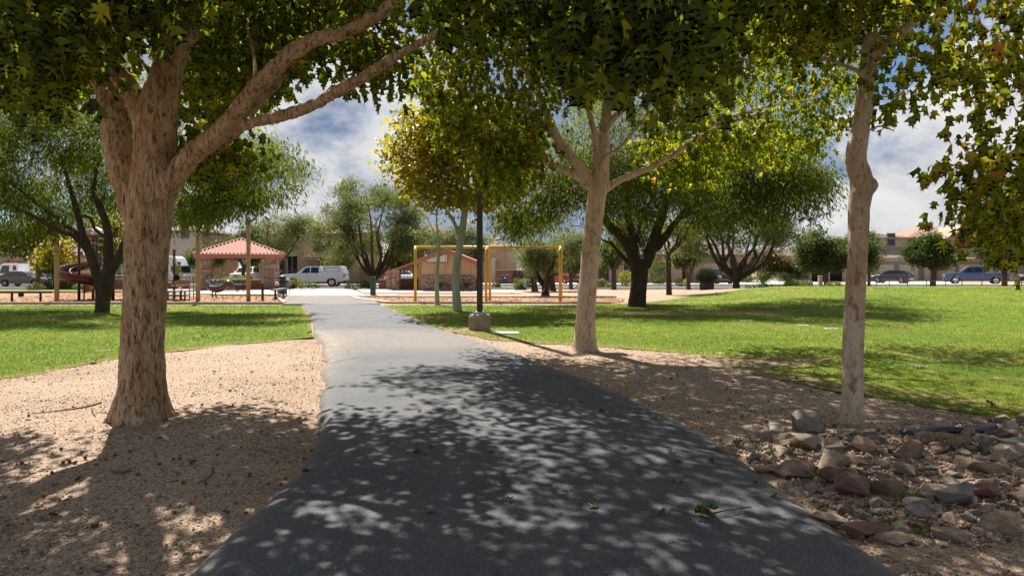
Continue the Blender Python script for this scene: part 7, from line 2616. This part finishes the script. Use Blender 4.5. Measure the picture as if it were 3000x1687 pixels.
# ================================================================== SHRUBS
def blade_clump(name, label, px, Y, rx, rz, n, mat, seed, cat='plant', upright=.5, trunk=0.0, width=.035, group=None, dz=0.0):
    """stiff blades radiating from a centre (sotol, bunch grass)"""
    rg = np.random.RandomState(seed)
    b = GY(px, Y) + Vector((0, 0, dz))
    root = empty(name, b, label, cat, group)
    if trunk > 0:
        MB().lathe([(.42, -.06), (.46, trunk * .5), (.42, trunk), (.15, trunk + .12), (0, trunk + .13)], n=14).build('trunk', M['bark_p'], root, True)
    d = rg.normal(size=(n, 3))
    d /= np.linalg.norm(d, axis=1)[:, None]
    d[:, 2] = np.abs(d[:, 2]) * (1 if upright > .3 else .6) * np.where(rg.rand(n) < .12, -.25, 1) + upright * .25
    d /= np.linalg.norm(d, axis=1)[:, None]
    L_ = (0.7 + .35 * rg.rand(n))
    ln = np.sqrt((d[:, 0] * rx) ** 2 + (d[:, 1] * rx) ** 2 + (d[:, 2] * rz) ** 2) * L_
    tv = np.array([(-width / 2, 0, 0), (width / 2, 0, 0), (width / 2.4, .55, .03), (-width / 2.4, .55, .03), (0, 1, -.05)])
    tt = np.array([(0, 1, 2), (0, 2, 3), (3, 2, 4)])
    pos = np.zeros((n, 3))
    pos[:, 2] = trunk + .02
    pos[:, :2] = rg.normal(size=(n, 2)) * rx * .12
    Rm = frames(d * np.array([1, 1, 1.0]), rg.normal(size=(n, 3)) * .3 + np.array([0, 0, 1]))
    me = scatter_mesh('blades', [(tv, tt)], pos, Rm, ln, np.clip(.5 + .25 * rg.normal(size=n), 0, 1), M[mat], np.zeros(n, int))
    o = link(bpy.data.objects.new('blades', me), root)
    o['kind'] = 'stuff'
    return root


blade_clump('sotol_plant', 'big grey green spiky sotol ball on a stout trunk beyond the right lawn', 1778, 43.0, 1.05, 1.0, 1500, 'sotol', 2001, upright=.4, trunk=.55, width=.035)
blade_clump('bunch_grass', 'large tuft of bunch grass left of the white pickup', 744, 52.5, .85, 1.05, 900, 'bunch', 2002, upright=.9, width=.04)
blade_clump('bunch_grass', 'large tuft of bunch grass behind the green pedestal', 921, 52.5, .8, 1.0, 800, 'bunch', 2003, upright=.9, width=.04)
blade_clump('bunch_grass', 'dry yellow tuft of grass behind the big tuft left of the pickup', 724, 55, .8, 1.0, 500, 'bunch', 2004, upright=.9, width=.04)
blade_clump('yucca_plant', 'dark yucca with two stubby trunks in front of the green utility cabinet', 1310, 50, .55, .8, 260, 'bunch', 2005, upright=.7, trunk=.15, width=.05)
blade_clump('yucca_plant', 'small upright yucca left of the utility cabinet', 1301, 51, .3, 1.1, 140, 'bunch', 2006, upright=1.2, width=.05)
blade_clump('bunch_grass', 'dry grass tuft beside the boulder left of the blue bin', 1254, 62, .5, .5, 200, 'bunch', 2007, upright=.6, width=.05)
blade_clump('fan_palm', 'small bright green fan palm between the cream trunk and the big mesquite', 1516, 66, .95, .8, 300, 'bunch', 2008, 'palm', upright=.3, trunk=1.7, width=.10)


def shrub(label, px, Y, rx, ry, rz, n, size, mat, seed, temps=None, box=False, hue=(.5, .2), name='shrub', group=None, zc=None):
    rg = np.random.RandomState(seed)
    b = GY(px, Y)
    root = empty(name, b, label, 'shrub', group)
    d = rg.normal(size=(n, 3))
    d /= np.linalg.norm(d, axis=1)[:, None]
    if box:
        d = np.sign(d) * np.abs(d) ** .45
        d /= np.max(np.abs(d), axis=1)[:, None] ** .6
    k = .72 + .30 * rg.rand(n)
    lump = np.array([noise.noise(Vector(q * 2.2 + seed)) for q in d]) * .22
    p = d * (k + lump)[:, None] * np.array([rx, ry, rz])
    p[:, 2] += rz * .98 if zc is None else zc
    p = p[p[:, 2] > .02]
    d = d[:len(p)]
    tip = p - np.array([0, 0, rz * .6]) + rg.normal(size=p.shape) * .5 * rx
    nr = rg.normal(size=p.shape) * .6 + p / np.array([rx, ry, rz])
    h = np.clip(hue[0] + hue[1] * rg.normal(size=len(p)), 0, 1)
    build_foliage(root, temps or T_OVAL, p + np.array(b), tip, nr, size * (.6 + .7 * rg.rand(len(p))), h, M[mat], rg)
    mb = MB()
    for q in range(5):
        a = 2 * math.pi * q / 5
        mb.tube([(0.05 * math.cos(a), .05 * math.sin(a), -.05), (rx * .3 * math.cos(a), ry * .3 * math.sin(a), rz * .5), (rx * .5 * math.cos(a), ry * .5 * math.sin(a), rz * 1.1)], [.035, .025, .012], 5)
    mb.build('stems', M['bark_p'], root)
    return root


shrub('clipped green hedge block left of the tan pole', 128, 50, .66, .6, .74, 2600, .12, 'leaf_lush', 2101, box=True, hue=(.75, .2), name='hedge')
shrub('clipped green hedge block behind the tan pole', 158, 50, .5, .55, .70, 2000, .12, 'leaf_lush', 2102, box=True, hue=(.6, .2), name='hedge')
shrub('smaller clipped hedge behind the right lawn, left of the larger one', 1903, 46, .62, .6, .46, 1700, .11, 'leaf_lush', 2103, box=True, hue=(.7, .2), name='hedge')
shrub('largest clipped hedge behind the right lawn', 1951, 45, .95, .7, .56, 2800, .11, 'leaf_lush', 2104, box=True, hue=(.45, .2), name='hedge')
shrub('small round shrub right of the largest clipped hedge', 1992, 45, .42, .4, .38, 1000, .11, 'leaf_lush', 2105, hue=(.7, .2))
shrub('greyish low shrub right of the small round shrub', 2019, 46, .52, .45, .34, 1100, .11, 'leaf_palo', 2106, hue=(.6, .2))
shrub('low bright green shrub beside the pale pillar', 2098, 50, .58, .5, .30, 1200, .11, 'leaf_lush', 2107, hue=(.9, .15))
shrub('dark bushy shrub behind the clipped hedges', 2000, 64, 1.1, 1.0, 1.1, 1800, .2, 'leaf_lush', 2108, hue=(.1, .15))
shrub('low green ground cover shrub left of the walk to the street', 775, 51.5, .8, .6, .30, 900, .12, 'leaf_lush', 2109, hue=(.9, .15))
shrub('low green ground cover shrub right of the walk to the street', 897, 51.5, .8, .6, .30, 900, .12, 'leaf_lush', 2110, hue=(.9, .15))
shrub('pale rounded shrub on the planter behind the left half of the picnic table', 572, 55, .75, .6, .50, 1300, .13, 'leaf_palo', 2111, hue=(.8, .15))
shrub('pale rounded shrub on the planter behind the right half of the picnic table', 603, 55, .9, .6, .56, 1500, .13, 'leaf_palo', 2112, hue=(.8, .15))
shrub('leafy green shrub beside the inner left pavilion column', 548, 55, .6, .5, .55, 1000, .14, 'leaf_lush', 2113, hue=(.6, .2))
shrub('yellow flowering shrub in front of the house left of the big mesquite', 1575, 66, .7, .6, .75, 900, .16, 'leaf_yellow', 2114, hue=(.3, .2))
shrub('low grey green shrub under the small fan palm', 1512, 62, .6, .5, .38, 700, .14, 'leaf_palo', 2115, hue=(.4, .2))
shrub('bright low shrub right of the fan palm', 1537, 60, .5, .4, .22, 500, .13, 'leaf_lush', 2116, hue=(1.0, .1))
shrub('grey green leafy shrub right of the big mesquite trunk', 1657, 70, 1.0, .8, 1.2, 1500, .2, 'leaf_palo', 2117, hue=(.2, .2))
shrub('small dark shrub behind the thin crooked tree', 1711, 66, .45, .4, .38, 500, .14, 'leaf_lush', 2118, hue=(.2, .2))
shrub('tiny yellow shrub left of the street tree beside the sotol', 1726, 64, .25, .25, .36, 240, .12, 'leaf_yellow', 2119, hue=(.4, .2))
shrub('green shrub behind the two utility boxes', 1335, 62, .5, .5, 1.1, 900, .2, 'leaf_lush', 2120, hue=(1.0, .1))
shrub('yellow green shrub on the verge behind the play deck', 378, 47, 1.0, .6, .45, 1000, .14, 'leaf_palo', 2121, hue=(.8, .2))
shrub('small reddish weed clump on the grass verge at the left', 88, 47, .5, .4, .24, 400, .12, 'leaf_rust', 2122, hue=(.5, .3))
shrub('low shrub on the verge right of the spiral slide exit', 208, 47.5, .6, .4, .25, 500, .12, 'leaf_palo', 2123, hue=(.6, .2))

# ================================================================== ROCKS AND LITTER
def rock_mesh(seed, flat=1.0, n=13, bev=.06):
    rg = np.random.RandomState(seed)
    p = rg.normal(size=(n, 3))
    p /= np.linalg.norm(p, axis=1)[:, None]
    p *= (.85 + .3 * rg.rand(n))[:, None]
    bm = bmesh.new()
    for q in p:
        bm.verts.new(q)
    bmesh.ops.convex_hull(bm, input=bm.verts)
    for v in [v for v in bm.verts if not v.link_faces]:
        bm.verts.remove(v)
    bmesh.ops.dissolve_limit(bm, angle_limit=R(14), verts=bm.verts, edges=bm.edges)
    bmesh.ops.bevel(bm, geom=list(bm.edges), offset=bev * .45, segments=1, affect='EDGES', profile=.6)
    bmesh.ops.triangulate(bm, faces=bm.faces)
    bmesh.ops.subdivide_edges(bm, edges=[e for e in bm.edges if e.calc_length() > .5], cuts=1, use_grid_fill=False)
    bmesh.ops.triangulate(bm, faces=bm.faces)
    for v in bm.verts:
        v.co += v.normal * .05 * noise.noise(v.co * 2.3 + Vector((seed, 0, 0)))
    mn = min(v.co.z for v in bm.verts)
    ext = [max(abs(v.co[a]) for v in bm.verts) for a in range(3)]
    for v in bm.verts:
        v.co = Vector((v.co.x / ext[0] * .5, v.co.y / ext[1] * .5, (v.co.z - mn) / (ext[2] - mn + 1e-6) * 1.0))
    me = bpy.data.meshes.new('rock')
    bm.to_mesh(me)
    bm.free()
    return me


RM = [rock_mesh(500 + i) for i in range(14)]
RMM = {}
def rock(mesh_i, matk, x, y, sx, sy, sz, rz, label, group=None, name='rock', cat='rock', sink=.30, tilt=(0, 0)):
    key = (mesh_i, matk)
    if key not in RMM:
        me = RM[mesh_i].copy()
        me.materials.append(M[matk])
        RMM[key] = me
    o = bpy.data.objects.new(name, RMM[key])
    COL.objects.link(o)
    o.location = (x, y, gz(x, y) - sz * sink)
    o.rotation_euler = (tilt[0], tilt[1], rz)
    o.scale = (sx, sy, sz)
    return tag(o, label, cat, group)


occ = []
def rk(zx, zy, w_, h_, mat, label, mi, name='rock'):
    """from the enlarged lower right quarter: centre and size there"""
    px, pb = (2000 + zx / 2.468) / 1.1646, (1100 + (zy + h_ * .42) / 2.468) / 1.1646
    x, Y = G(px, pb)
    sc_ = Y / F / 2.468 / 1.1646
    sx, sz = w_ * sc_ * 1.08, h_ * sc_ * 1.28
    y = Y + sx * .28
    occ.append((x, y, sx * .5))
    rock(mi, mat, x, y, sx, sx * (.62 + .2 * ((mi * 37) % 5) / 5), sz * .92, ((mi * 61) % 12 - 6) * .06, label, None, name, 'rock', .14)


rk(930, 360, 240, 165, 'rock_grey', 'grey rounded boulder standing alone between the path and the slender trunk', 0, 'boulder')
rk(870, 485, 310, 115, 'rock', 'long brown wedge shaped rock just below the grey boulder', 1)
rk(1350, 512, 185, 125, 'rock', 'upright brown pointed rock below the slender trunk', 2)
rk(1665, 545, 200, 155, 'rock', 'tall pinkish rock with a dark flank in the middle of the rubble bed', 3)
rk(1110, 645, 255, 150, 'rock', 'large squarish brown rock with a flat dark face near the path', 4)
rk(850, 715, 270, 125, 'rock_red', 'purple brown rock with a white top next to the path edge', 5)
rk(1115, 740, 190, 120, 'rock_red', 'reddish pyramid rock in front of the large squarish brown rock', 6)
rk(1290, 825, 300, 150, 'rock_red', 'blocky dark purple rock with a tan left half', 7)
rk(1540, 830, 235, 140, 'rock', 'speckled pale rock with red flecks right of the dark purple block', 8)
rk(2060, 880, 290, 195, 'rock_grey', 'big grey rock with a pointed top at the right of the rubble bed', 9)
rk(2245, 840, 220, 150, 'rock_red', 'dark red pointed rock behind the big grey pointed one', 10)
rk(1365, 1130, 330, 105, 'rock_red', 'long dark red slab at the lower edge of the rubble bed', 11)
rk(1560, 1178, 290, 85, 'rock', 'flat pinkish slab right of the long dark red slab', 12)
rk(1995, 1178, 260, 95, 'rock', 'flat tan slab at the lower right of the rubble bed', 13)
rk(1730, 1012, 195, 85, 'rock_grey', 'flat pale grey stone above the flat tan slab', 0)
rk(2370, 1090, 240, 175, 'rock', 'tan rock cut by the right edge of the picture at the bottom of the bed', 1)
rk(1100, 1040, 250, 75, 'rock', 'flat brown slab touching the crumbled path edge', 2)
rk(2080, 400, 110, 80, 'rock', 'pale squarish stone at the far end of the rubble bed by the black edging', 3)
rk(2400, 370, 130, 75, 'rock', 'sunlit pinkish stone at the far right top of the rubble bed', 5)
rk(2200, 470, 150, 75, 'rock_grey', 'low grey stone near the far right top of the bed', 6)
rk(1640, 690, 200, 90, 'rock', 'broad brown rock below the tall pinkish rock', 7)
rk(320, 555, 190, 70, 'rock', 'sunlit white topped stone on the left tip of the rubble bed', 8)
rk(650, 690, 210, 70, 'rock', 'flat grey brown stone lying by the path edge at the left of the bed', 9)
bedp = [G(p, q) for p, q in ((1815, 1133), (1950, 1092), (2100, 1102), (2300, 1088), (2420, 1066), (2620, 1050), (2640, 1300), (2500, 1350), (2270, 1345), (2140, 1300), (2030, 1235), (1910, 1165))]
def rock_words(mk, x, y, s, hh_):
    shp = 'flat' if hh_ < .55 else ('blocky' if hh_ < .70 else 'upright')
    tone = {'rock': 'tan', 'rock_red': 'dark reddish', 'rock_grey': 'grey'}[mk]
    size = 'fist sized' if s < .115 else ('small' if s < .16 else 'middling')
    e = x - path_r(y)
    side = 'by the asphalt side' if e < .55 else ('in the middle' if e < 1.5 else 'right side')
    dep = 'near' if y < 4.9 else ('central' if y < 5.8 else 'far')
    return '%s %s %s rock %s of the rubble bed, %s part' % (size, shp, tone, side, dep), '%s %s %s rocks %s of the bed, %s part' % (size, shp, tone, side, dep)


rg = random.Random(77)
bx = [p[0] for p in bedp]
by = [p[1] for p in bedp]
cnt = 0
guard = 0
while cnt < 160 and guard < 9000:
    guard += 1
    x, y = min(bx) + (max(bx) - min(bx)) * rg.random(), min(by) + (max(by) - min(by)) * rg.random()
    if not in_poly(x, y, bedp) or x < path_r(y) + .08:
        continue
    s = .07 + .16 * rg.random() ** 1.6
    if any(math.hypot(x - a, y - b) < (c + s * .5) * .80 for a, b, c in occ):
        continue
    occ.append((x, y, s * .5))
    mk = rg.choices(['rock', 'rock_red', 'rock_grey'], [8, 1.6, 2])[0]
    hh_ = .42 + .42 * rg.random()
    lab_, grp_ = rock_words(mk, x, y, s, hh_)
    rock(rg.randrange(14), mk, x, y, s * (1 + .5 * rg.random()), s * (.8 + .3 * rg.random()), s * hh_, rg.random() * 6.28, lab_, grp_, tilt=(rg.uniform(-.2, .2), rg.uniform(-.2, .2)))
    cnt += 1
# cobbles edging the planters by the street walk
for px0_, px1_, n_, side_ in ((742, 792, 15, 'left'), (884, 948, 17, 'right')):
    for k in range(n_):
        px = px0_ + (px1_ - px0_) * (k + .5 * rg.random()) / n_
        Y = 49.3 + .25 * rg.random()
        s = .26 + .14 * rg.random()
        rock(rg.randrange(14), 'rock', Xat(px, Y), Y, s * 1.2, s, s * .75, rg.random() * 6, 'pale cobble in the row edging the planter on the %s side of the street walk' % side_, 'cobbles edging the %s planter' % side_, 'cobble', 'cobble')
rock(4, 'rock_grey', Xat(1245, 63), 63, 1.0, .8, .65, .4, 'pale boulder beside the dry grass tuft left of the blue bin', None, 'boulder', 'boulder')
rock(7, 'rock', Xat(1464 - 14, 60), 60, .5, .45, .35, .4, 'small round boulder under the street tree by the red car', None, 'boulder', 'boulder')
# scattered stones on the left gravel
for (zx, zy, w_) in ((655, 885, 100), (75, 685, 40), (300, 950, 45), (165, 985, 40), (1155, 848, 50), (935, 940, 40), (1410, 990, 40), (1020, 1325, 60), (150, 615, 40), (530, 1405, 50), (380, 1110, 30), (860, 1025, 35), (1480, 962, 60), (1080, 1318, 45), (240, 1150, 35), (130, 1305, 40)):
    x, Y = G(zx / 1.841 / 1.1646, (900 + zy / 1.841) / 1.1646)
    s = w_ / 1.841 / 1.1646 * Y / F
    rock(rg.randrange(14), rg.choice(['rock', 'rock_grey']), x, Y, s, s * .8, s * .4, rg.random(), 'loose flat stone lying on the gravel under the large furrowed sycamore', 'loose stones on the left gravel', 'stone', 'stone', .3)

# seed balls dropped by the sycamores
sb = MB()
sb.ball((0, 0, 0), 1.0, 14, 10)
q = random.Random(3)
sb.v = [tuple(Vector(v) * (1 + .09 * (q.random() - .5))) for v in sb.v]
SEED = sb.mesh('seed_ball', M['seed'], False)
lefts = [(330, 780), (460, 822), (570, 824), (620, 800), (700, 780), (745, 900), (860, 850), (935, 820), (970, 820), (990, 958), (1110, 962), (1210, 1106), (280, 905), (235, 1015), (12, 840), (500, 1190), (520, 1188), (1410, 670), (1090, 535), (155, 592), (1270, 452), (1450, 955), (1540, 930), (340, 845), (375, 840), (405, 845), (118, 858), (1240, 455), (1515, 965), (1638, 825), (1620, 630), (1485, 585), (1190, 415)]
rights = [(980, 965), (1110, 950), (1300, 1180), (1355, 1165), (1405, 1172), (1360, 1190), (1530, 950), (2240, 1165), (2360, 1195), (485, 635), (190, 265), (1110, 905), (780, 750), (320, 105), (340, 180), (1000, 545)]
for lst, k, ox, oy, where, grp in ((lefts, 1.841, 0, 900, 'brown seed ball lying on the gravel left of the path', 'seed balls on the left gravel'), (rights, 2.468, 2000, 1100, 'brown seed ball lying by the rubble bed right of the path', 'seed balls right of the path')):
    for zx, zy in lst:
        x, Y = G((ox + zx / k) / 1.1646, (oy + zy / k) / 1.1646)
        o = bpy.data.objects.new('seed_ball', SEED)
        COL.objects.link(o)
        s = .0125 + .003 * rg.random()
        o.location = (x, Y, gz(x, Y) + s * .9)
        o.scale = (s, s, s)
        o.rotation_euler = (rg.random() * 6, rg.random() * 6, 0)
        fb_ = ', in the foreground' if Y < 5.2 else ', farther back'
        tag(o, where + fb_, 'seed ball', grp + fb_)

# fallen twigs
def twig(label, pts, r_, name='twig', on='g'):
    P_ = []
    for px, py in pts:
        x, Y = G(px, py)
        P_.append((x, Y, (gz(x, Y) if on == 'g' else path_z(x, Y)) + r_ * .9))
    p, rr = smooth_poly(P_, [r_ * (1 - .6 * i / (len(P_) - 1)) for i in range(len(P_))], 3)
    o = MB().tube(p, rr, 6).build(name, M['twig'], None, True)
    return tag(o, label, 'twig')


twig('long curved fallen twig on the gravel left of the large trunk', [(255, 1013), (225, 1024), (180, 1030), (130, 1036), (80, 1042)], .011)
twig('short dark twig stub left of the large trunk', [(232, 1030), (235, 1045), (239, 1052)], .010)
twig('thin pale twig curling at the foot of the large trunk', [(283, 1062), (275, 1050), (262, 1044), (240, 1044)], .007)
twig('short twig leaning at the right foot of the large trunk', [(422, 1058), (416, 1070), (408, 1082)], .008)
twig('twig lying in the dappled light left of the path', [(535, 1185), (530, 1200), (515, 1212), (495, 1220)], .008)
twig('thin twig on the mulch between the slender trunk and the lawn', [(2560, 1058), (2500, 1072), (2430, 1084), (2330, 1078), (2280, 1068)], .008)
ed = MB()
P_ = []
for px, py in ((2275, 1100), (2330, 1090), (2380, 1087), (2440, 1088), (2500, 1080)):
    x, Y = G(px, py)
    P_.append((x, Y, gz(x, Y) + .02))
p, rr = smooth_poly(P_, [.045] * 5, 4)
tag(MB().tube(p, rr, 8).build('edging_strip', M['black'], None, True), 'black plastic edging strip half buried above the rubble bed', 'edging')
P_ = []
for px, py in ((2095, 1106), (2130, 1104), (2170, 1098), (2195, 1092)):
    x, Y = G(px, py)
    P_.append((x, Y, gz(x, Y) + .015))
p, rr = smooth_poly(P_, [.02] * 4, 4)
tag(MB().tube(p, rr, 8).build('edging_strip', M['black'], None, True), 'thin curved black edging strip below the slender trunk', 'edging')

# broken sprig on the path
x, Y = G(1782, 1322)
sp = empty('sprig', (x, Y, path_z(x, Y)), 'broken sprig with fresh green leaves lying on the asphalt', 'sprig')
x2, Y2 = G(1890, 1302)
MB().tube([(0, 0, .02), ((x2 - x) * .4, (Y2 - Y) * .35, .03), ((x2 - x) * .75, (Y2 - Y) * .75, .022), (x2 - x, Y2 - Y, .02)], [.006, .005, .005, .004], 6).build('stem', M['twig'], sp)
rgn = np.random.RandomState(5)
for k in range(9):
    tv, tt = T_SYC[k % 6]
    me = fast_mesh('leaf', tv, tt, M['leaf'], {'hue': np.full(len(tv), .38 + .15 * rgn.rand())})
    o = link(bpy.data.objects.new('leaf', me), sp)
    a = math.pi + (k - 4) * .42
    o.location = (-.01 + .02 * rgn.randn(), .02 * rgn.randn(), .02 + .004 * k)
    o.rotation_euler = (.25 + .5 * rgn.rand(), .5 * rgn.randn(), a - math.pi / 2)
    o.scale = (.075,) * 3

# weeds in the rubble bed
WW = lambda zx: 'close to the asphalt edge' if zx < 720 else ('in the middle of the rubble bed' if zx < 1400 else 'at the right of the rubble bed')
weed_pts = [(395, 500), (510, 560), (640, 570), (805, 520), (810, 590), (1240, 840), (1690, 900), (1450, 1050), (1780, 1130), (1890, 520), (2160, 520), (610, 320), (1030, 360), (930, 740), (1590, 905)]
for i, (zx, zy) in enumerate(weed_pts):
    x, Y = G((2000 + zx / 2.468) / 1.1646, (1100 + (zy + 30) / 2.468) / 1.1646)
    root = empty('weed', (x, Y, gz(x, Y)), 'small green weed sprouting among the stones %s' % WW(zx), 'weed', 'weeds %s' % WW(zx))
    rgw = np.random.RandomState(900 + i)
    n = 26
    hgt = .06 + .08 * rgw.rand()
    pos = rgw.normal(size=(n, 3)) * .03
    pos[:, 2] = hgt * rgw.rand(n)
    tip = rgw.normal(size=(n, 3)) + np.array([0, 0, .5])
    me = scatter_mesh('leaves', T_OVAL, pos, frames(tip, rgw.normal(size=(n, 3)) + np.array([0, 0, 1])), .025 + .02 * rgw.rand(n), np.clip(.6 + .2 * rgw.randn(n), 0, 1), M['leaf_lush'], rgw.randint(0, 3, n))
    o = link(bpy.data.objects.new('leaves', me), root)
    o['kind'] = 'stuff'
    mb = MB()
    for k in range(3):
        mb.tube([(0, 0, -.01), (.02 * (k - 1), .01 * k, hgt * .6), (.03 * (k - 1), .015, hgt)], [.003, .002, .0015], 4)
    mb.build('stems', M['twig'], root)

# fallen leaves on the ground and grass
def fallen(px, py, size, hue, label, mat='leaf_rust', grp=None, on=None):
    x, Y = G(px, py)
    z = H(x, Y) + .04 if on_lawn(x, Y) else gz(x, Y) + .012
    if path_l(Y) < x < path_r(Y):
        z = path_z(x, Y) + .008
    tv, tt = T_SYC[int(px) % 6]
    me = fast_mesh('fallen_leaf', tv, tt, M[mat], {'hue': np.full(len(tv), hue)})
    o = bpy.data.objects.new('fallen_leaf', me)
    COL.objects.link(o)
    o.location = (x, Y, z)
    o.scale = (size,) * 3
    o.rotation_euler = (.25, -.2, px * 1.7)
    tag(o, label, 'leaf', grp)


fallen(233, 915, .16, 1.0, 'curled red brown leaf at the edge of the left lawn')
fallen(2482, 1022, .10, .3, 'pale dry leaf on the bright lawn at the right', 'pebble')
rg2 = random.Random(9)
def LW(px, Y):
    x = (px - CX) / F * Y
    w_ = 'on the gravel left of the path' if x < path_l(Y) else ('on the asphalt path' if x < path_r(Y) else 'on the mulch right of the path')
    return 'small dry brown leaf lying %s, %s' % (w_, 'in the foreground' if Y < 6 else 'farther back')
for k in range(110):
    Y = 4 + 9 * rg2.random()
    px = rg2.choice([rg2.uniform(0, 700), rg2.uniform(1500, 2500), rg2.uniform(700, 1700)])
    py = HY + EYE * F / Y
    if py > 1440:
        continue
    fallen(px, py, .035 + .045 * rg2.random(), .75 + .25 * rg2.random(), LW(px, Y), 'leaf_rust', LW(px, Y).replace('leaf', 'leaves'))
print('objects', len(bpy.data.objects), 'tris', sum(len(m.loop_triangles) if False else len(m.polygons) for m in bpy.data.meshes))
